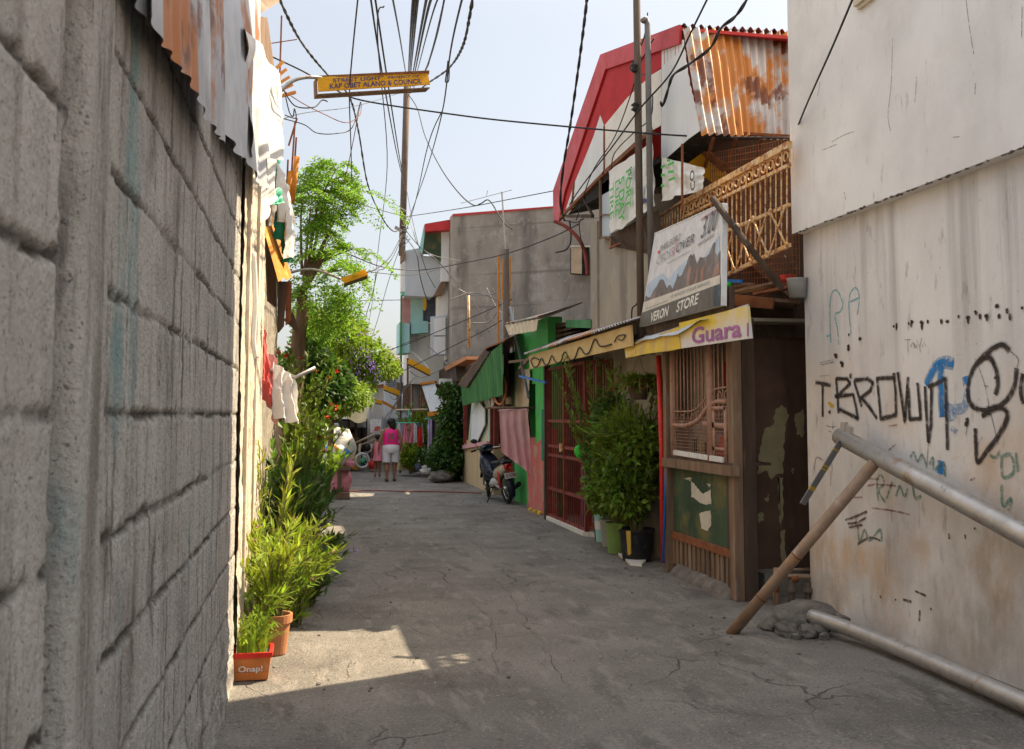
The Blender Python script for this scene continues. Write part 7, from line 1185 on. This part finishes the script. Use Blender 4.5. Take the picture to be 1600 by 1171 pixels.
# ================================================================== POLE AND WIRES
u3 = thing('utility_pole', 'thin wooden utility pole in the middle of the sky carrying most of the wires', 'pole', P(628, 730, Y=28.6))
pt0 = P(636, 128, Y=28.6); pt1 = P(628, 400, Y=28.6)
MB().tube([pt1, pt0], [.095, .095], 12).build('wooden_shaft', 'pole_wood', u3, smooth=True); MB().tube([V((pt1.x, 28.6, 0)), pt1 + V((0, 0, .6))], .03, 8).build('steel_foot', 'pole_steel', u3, smooth=True)
mb = MB(); mb.bar(P(617, 355, Y=28.4), P(628, 362, Y=28.4), .12, .08); mb.tube([P(632, 345, Y=28.5), P(634, 352, Y=28.5)], .05, 8); mb.build('bracket', 'cable_grey', u3)
mb = MB()
for i in range(7):
    v = 325 + 9 * i; mb.tube(spline([P(626 + random.uniform(-2, 2), v, Y=28.4), P(636 + random.uniform(-2, 6), v + random.uniform(-6, 6), Y=28.4), P(630, v + 6, Y=28.4)], 4), .012, 5)
mb.build('wire_bindings', 'cable_grey', u3)
GW = 'overhead wires'
def wire(pts, lb, r=.012, m='cable', tw=0):
    sp = spline([P(u, v, Y=y) for u, v, y in pts], 7)
    if tw:
        mb = MB()
        for ph in (0, 3.14):
            l = 0; out = []
            for i, p in enumerate(sp):
                if i: l += (p - sp[i - 1]).length
                out.append(p + V((math.cos(l * tw + ph), 0, math.sin(l * tw + ph))) * r * .8)
            mb.tube(out, r, 6)
        return mb.build('power_line', m, smooth=True, label=lb, cat='wire', group=GW)
    return MB().tube(sp, r, 6).build('power_line', m, smooth=True, label=lb, cat='wire', group=GW)
T = 28.5
wire([(420, -40, 9), (437, 0, 10), (470, 65, 12), (510, 115, 14), (545, 150, 16), (560, 205, 18), (575, 290, 21), (598, 342, 23), (612, 360, 26.5), (620, 362, 28.2)], 'thick twisted wire sagging from the shanty eave past the yellow sign to the pole bracket', .012, tw=9)
wire([(560, -10, 8), (550, 90, 9.3), (546, 150, 10.5), (548, 220, 13), (550, 285, 15)], 'thin wire dropping across the left end of the yellow sign to the moringa', .007)
wire([(578, -10, 8), (598, 120, 11), (620, 240, 18), (632, 290, T)], 'left wire of the close pair passing over the yellow sign', .009); wire([(585, -10, 8), (606, 130, 11), (624, 245, 18), (634, 300, T)], 'right wire of the close pair passing over the yellow sign', .009)
wire([(612, -10, 10), (625, 60, 16), (636, 128, T)], 'wire slanting from the upper left down to the pole top', .012)
for i, (u, lb) in enumerate(((645, 'first of three thick wires rising steeply from the pole top'), (649, 'second of three thick wires rising steeply from the pole top'), (653, 'third of three thick wires rising steeply from the pole top'))): wire([(u + 1, -10, 7), (u - 4 - i, 60, 11), (637 + i * 1.5, 133, T)], lb, .010)
wire([(668, -10, 7), (655, 60, 11), (641, 138, T)], 'left wire of the fan leaning right above the pole', .012); wire([(676, -10, 7), (660, 55, 11), (644, 136, T)], 'second wire of the fan leaning right above the pole', .012); wire([(688, -10, 7), (668, 50, 11), (646, 136, T)], 'third wire of the fan leaning right above the pole', .008); wire([(696, -10, 8), (684, 50, 11), (672, 92, 14), (664, 112, 17), (646, 138, T)], 'rightmost wire of the fan bending down to the pole', .009); wire([(694, 0, 8), (680, 60, 11), (670, 95, 13), (664, 110, 15)], 'short slack wire alongside the rightmost fan wire', .006)
wire([(724, -10, 7), (704, 80, 10), (690, 180, 14), (665, 270, 20), (638, 345, T)], 'long thin wire running from the top right of the sign to the pole foot', .009)
wire([(742, -30, 7), (735, 20, 8), (722, 75, 10), (700, 108, 13), (672, 128, 17), (655, 140, 21), (640, 146, T)], 'thick twisted wire curving in from the top right of the yellow sign', .010, tw=8)
wire([(700, 95, 9), (698, 112, 9.05), (696, 128, 9.1), (701, 126, 9.1), (702, 105, 9)], 'small wire loop hanging beside the curving twisted wire', .006)
wire([(638, 148, T), (652, 170, 27.3), (665, 215, 25.5), (690, 265, 23.5), (718, 303, 22.5), (740, 321, 22), (752, 318, 21.8), (765, 314, 21.6), (785, 345, 21.3), (800, 358, 21)], 'sagging wire from the pole top to the antenna on the right', .014)
wire([(405, 80, 12), (470, 110, 12), (520, 138, 12), (565, 157, 12), (700, 178, 11.5), (820, 192, 11), (1060, 212, 10), (1240, 216, 9)], 'long cable crossing the whole alley from the shanty to the white building', .010)
wire([(395, 205, 12), (470, 178, 14), (560, 165, 18), (636, 142, T)], 'thin cable rising from the shanty rods to the pole top', .006)
wire([(440, 185, 11), (475, 195, 11), (495, 208, 11), (525, 209, 11.2), (550, 200, 11.5), (563, 160, 12)], 'slack blue black loop under the yellow sign', .006); wire([(440, 140, 10), (470, 160, 10.5), (505, 178, 11), (540, 192, 11.5), (562, 180, 11.8), (564, 160, 12)], 'thin reddish loop under the yellow sign', .005, 'rust'); wire([(440, 135, 10), (460, 165, 10.2), (490, 168, 10.3), (503, 157, 10.4), (512, 159, 10.4)], 'short curly lamp wire under the sign arm', .007)
wire([(446, 150, 10), (452, 175, 10.1), (458, 182, 10.1), (460, 170, 10.1), (462, 185, 10.2), (445, 180, 10.2)], 'kinked lamp wire close to the shanty eave', .006)
wire([(563, 160, 12), (552, 220, 14), (540, 275, 15), (525, 330, 15.5), (505, 400, 15.8)], 'thin red brown wire falling from the cable joint into the moringa', .006, 'rust')
wire([(450, 270, 15), (540, 312, 20), (630, 338, T), (640, 338, T), (720, 326, 23), (800, 311, 21), (900, 292, 17), (960, 282, 13), (1020, 262, 10.5)], 'long low cable passing the pole to the lettered tarp', .010)
wire([(920, -30, 9), (916, 10, 10), (906, 90, 11.5), (892, 190, 13), (882, 250, 14), (877, 290, 14.3), (876, 320, 14.4), (882, 345, 14.4)], 'thick twisted drop wire hanging before the red gable', .012, tw=8)
wire([(1112, -15, 8), (1080, 50, 8.6), (1048, 115, 9.5), (1000, 170, 10.2), (960, 225, 11.5), (910, 290, 13.5), (890, 320, 14.2)], 'wire slanting from the upper right across the red gable', .010)
wire([(1172, -8, 7.5), (1150, 25, 8), (1126, 45, 8.4), (1110, 75, 8.8), (1075, 102, 9.2), (1052, 118, 9.6), (1044, 140, 10), (1036, 165, 10.3), (1032, 160, 10.3)], 'thick twisted wire crossing the rusty awning to the steel pipe', .010, tw=8)
wire([(1338, -15, 5.5), (1300, 75, 6.3), (1262, 160, 7.4), (1236, 224, 8.3)], 'dark cable slanting down the face of the white building', .008)
wire([(1022, 60, 10.4), (1000, 100, 10.8), (985, 150, 11.3), (960, 215, 12.2), (925, 270, 13.3), (905, 330, 14.1), (900, 345, 14.2)], 'slack wire looping down the white gable board', .008); wire([(1012, 20, 10.4), (1006, 60, 10.5), (990, 95, 11), (985, 108, 11.2), (1000, 118, 10.8), (1015, 112, 10.4)], 'small loop of wire by the pole insulators', .008); wire([(1020, 150, 10.4), (1016, 185, 10.5), (990, 208, 11), (960, 240, 12), (955, 270, 12.3)], 'wire falling from the wooden pole to the lettered tarp', .007)
wire([(450, 470, 22), (560, 470, 24), (626, 469, 27)], 'short level wire between the tree and the bay house', .009)
wire([(628, 366, T), (612, 398, 24), (592, 418, 20), (573, 426, 15.2)], 'wire curving from the pole foot to the sign in the moringa', .012); wire([(628, 370, T), (615, 400, 25), (600, 420, 25), (590, 425, 25), (583, 455, 26), (570, 500, 28)], 'wire bending down left from the pole into the far trees', .010)
wire([(540, 395, 18), (600, 418, 22), (660, 422, 24), (720, 412, 22), (790, 397, 19), (860, 372, 16.5), (905, 350, 14.2)], 'thick cable running low from the moringa to the red gable', .012); wire([(575, 425, 18), (640, 430, 22), (690, 420, 23)], 'thin cable under the thick low cable', .008)
wire([(560, 560, 26), (630, 540, 25), (680, 520, 24), (740, 495, 22), (800, 468, 20)], 'wire rising from the far trees to the second utility pole', .010); wire([(590, 600, 28), (640, 575, 26), (700, 545, 24), (760, 515, 22), (800, 490, 20)], 'lower wire rising from the grey shack to the second utility pole', .010); wire([(600, 555, 30), (625, 540, 28), (665, 525, 26)], 'faint wire beside the turquoise box', .009)
wire([(632, 370, T), (650, 395, 25.5), (656, 430, 26), (664, 460, 26.3), (672, 475, 26.4)], 'wire dropping from the pole across the blue grey bay', .012); wire([(634, 360, T), (655, 385, 25.4), (690, 415, 25), (715, 445, 24), (735, 480, 23)], 'wire slanting from the pole across the pale sheet', .011); wire([(636, 330, T), (645, 360, 25.6), (655, 385, 26), (680, 400, 25), (720, 408, 23)], 'pale service wire from the pole to the concrete building', .010, 'cable_grey'); wire([(636, 300, T), (648, 360, 25.5), (665, 420, 25.8), (680, 450, 26)], 'thin wire hanging close beside the pole', .008); wire([(695, 420, 24), (720, 455, 23), (745, 480, 22.5), (765, 520, 22)], 'thin wire zigzagging before the concrete wall', .008)
wire([(690, 175, 12), (668, 230, 15), (645, 330, 22), (610, 430, 27), (590, 500, 30), (575, 545, 31)], 'long straight wire running from above down behind the moringa', .008); wire([(600, 10, 8), (590, 60, 9), (605, 260, 15), (592, 380, 20), (582, 470, 26), (570, 540, 30)], 'faint long wire left of the pole', .006)
for i, (pts, lb) in enumerate([([(648, 590, 27), (625, 620, 28), (605, 660, 29), (598, 690, 29)], 'pale cable slanting from the rusty sheets to the stall'), ([(640, 580, 27), (660, 590, 27), (700, 572, 25)], 'pale cable under the tilted yellow sign'), ([(636, 600, 28), (612, 640, 29), (600, 655, 30)], 'pale cable beside the shack wall'), ([(600, 590, 31), (615, 625, 30), (640, 596, 28)], 'sagging pale cable before the shack window'), ([(668, 540, 26), (690, 560, 26), (700, 570, 25)], 'short pale cable by the shutters')]): wire(pts, lb, .012, 'cable_grey')
wire([(866, 346, 14.3), (885, 355, 14.2), (905, 375, 14.1), (915, 400, 14.05), (918, 430, 14)], 'curved dark conduit on the corner below the red gable', .03, 'gate_red'); wire([(890, 345, 14.2), (892, 375, 14.2), (885, 390, 14.3), (868, 395, 14.5)], 'pair of loose wire ends hanging below the red gable', .012); wire([(880, 344, 14.3), (900, 348, 14.2), (912, 342, 14.1), (905, 350, 14.1), (910, 390, 14)], 'thin slack wire under the gable bracket', .008)
wire([(1003, 455, 10.9), (995, 475, 11), (988, 482, 11.1), (987, 500, 11.2)], 'short black cable behind the left edge of the billboard', .009); wire([(1222, 452, 8.6), (1240, 470, 8.4), (1245, 490, 8.4)], 'thin wire end hanging at the balcony corner', .004)
wire([(1225, 400, 8.6), (1246, 430, 8.5), (1250, 440, 8.5)], 'short wire at the end of the balcony railing', .006)
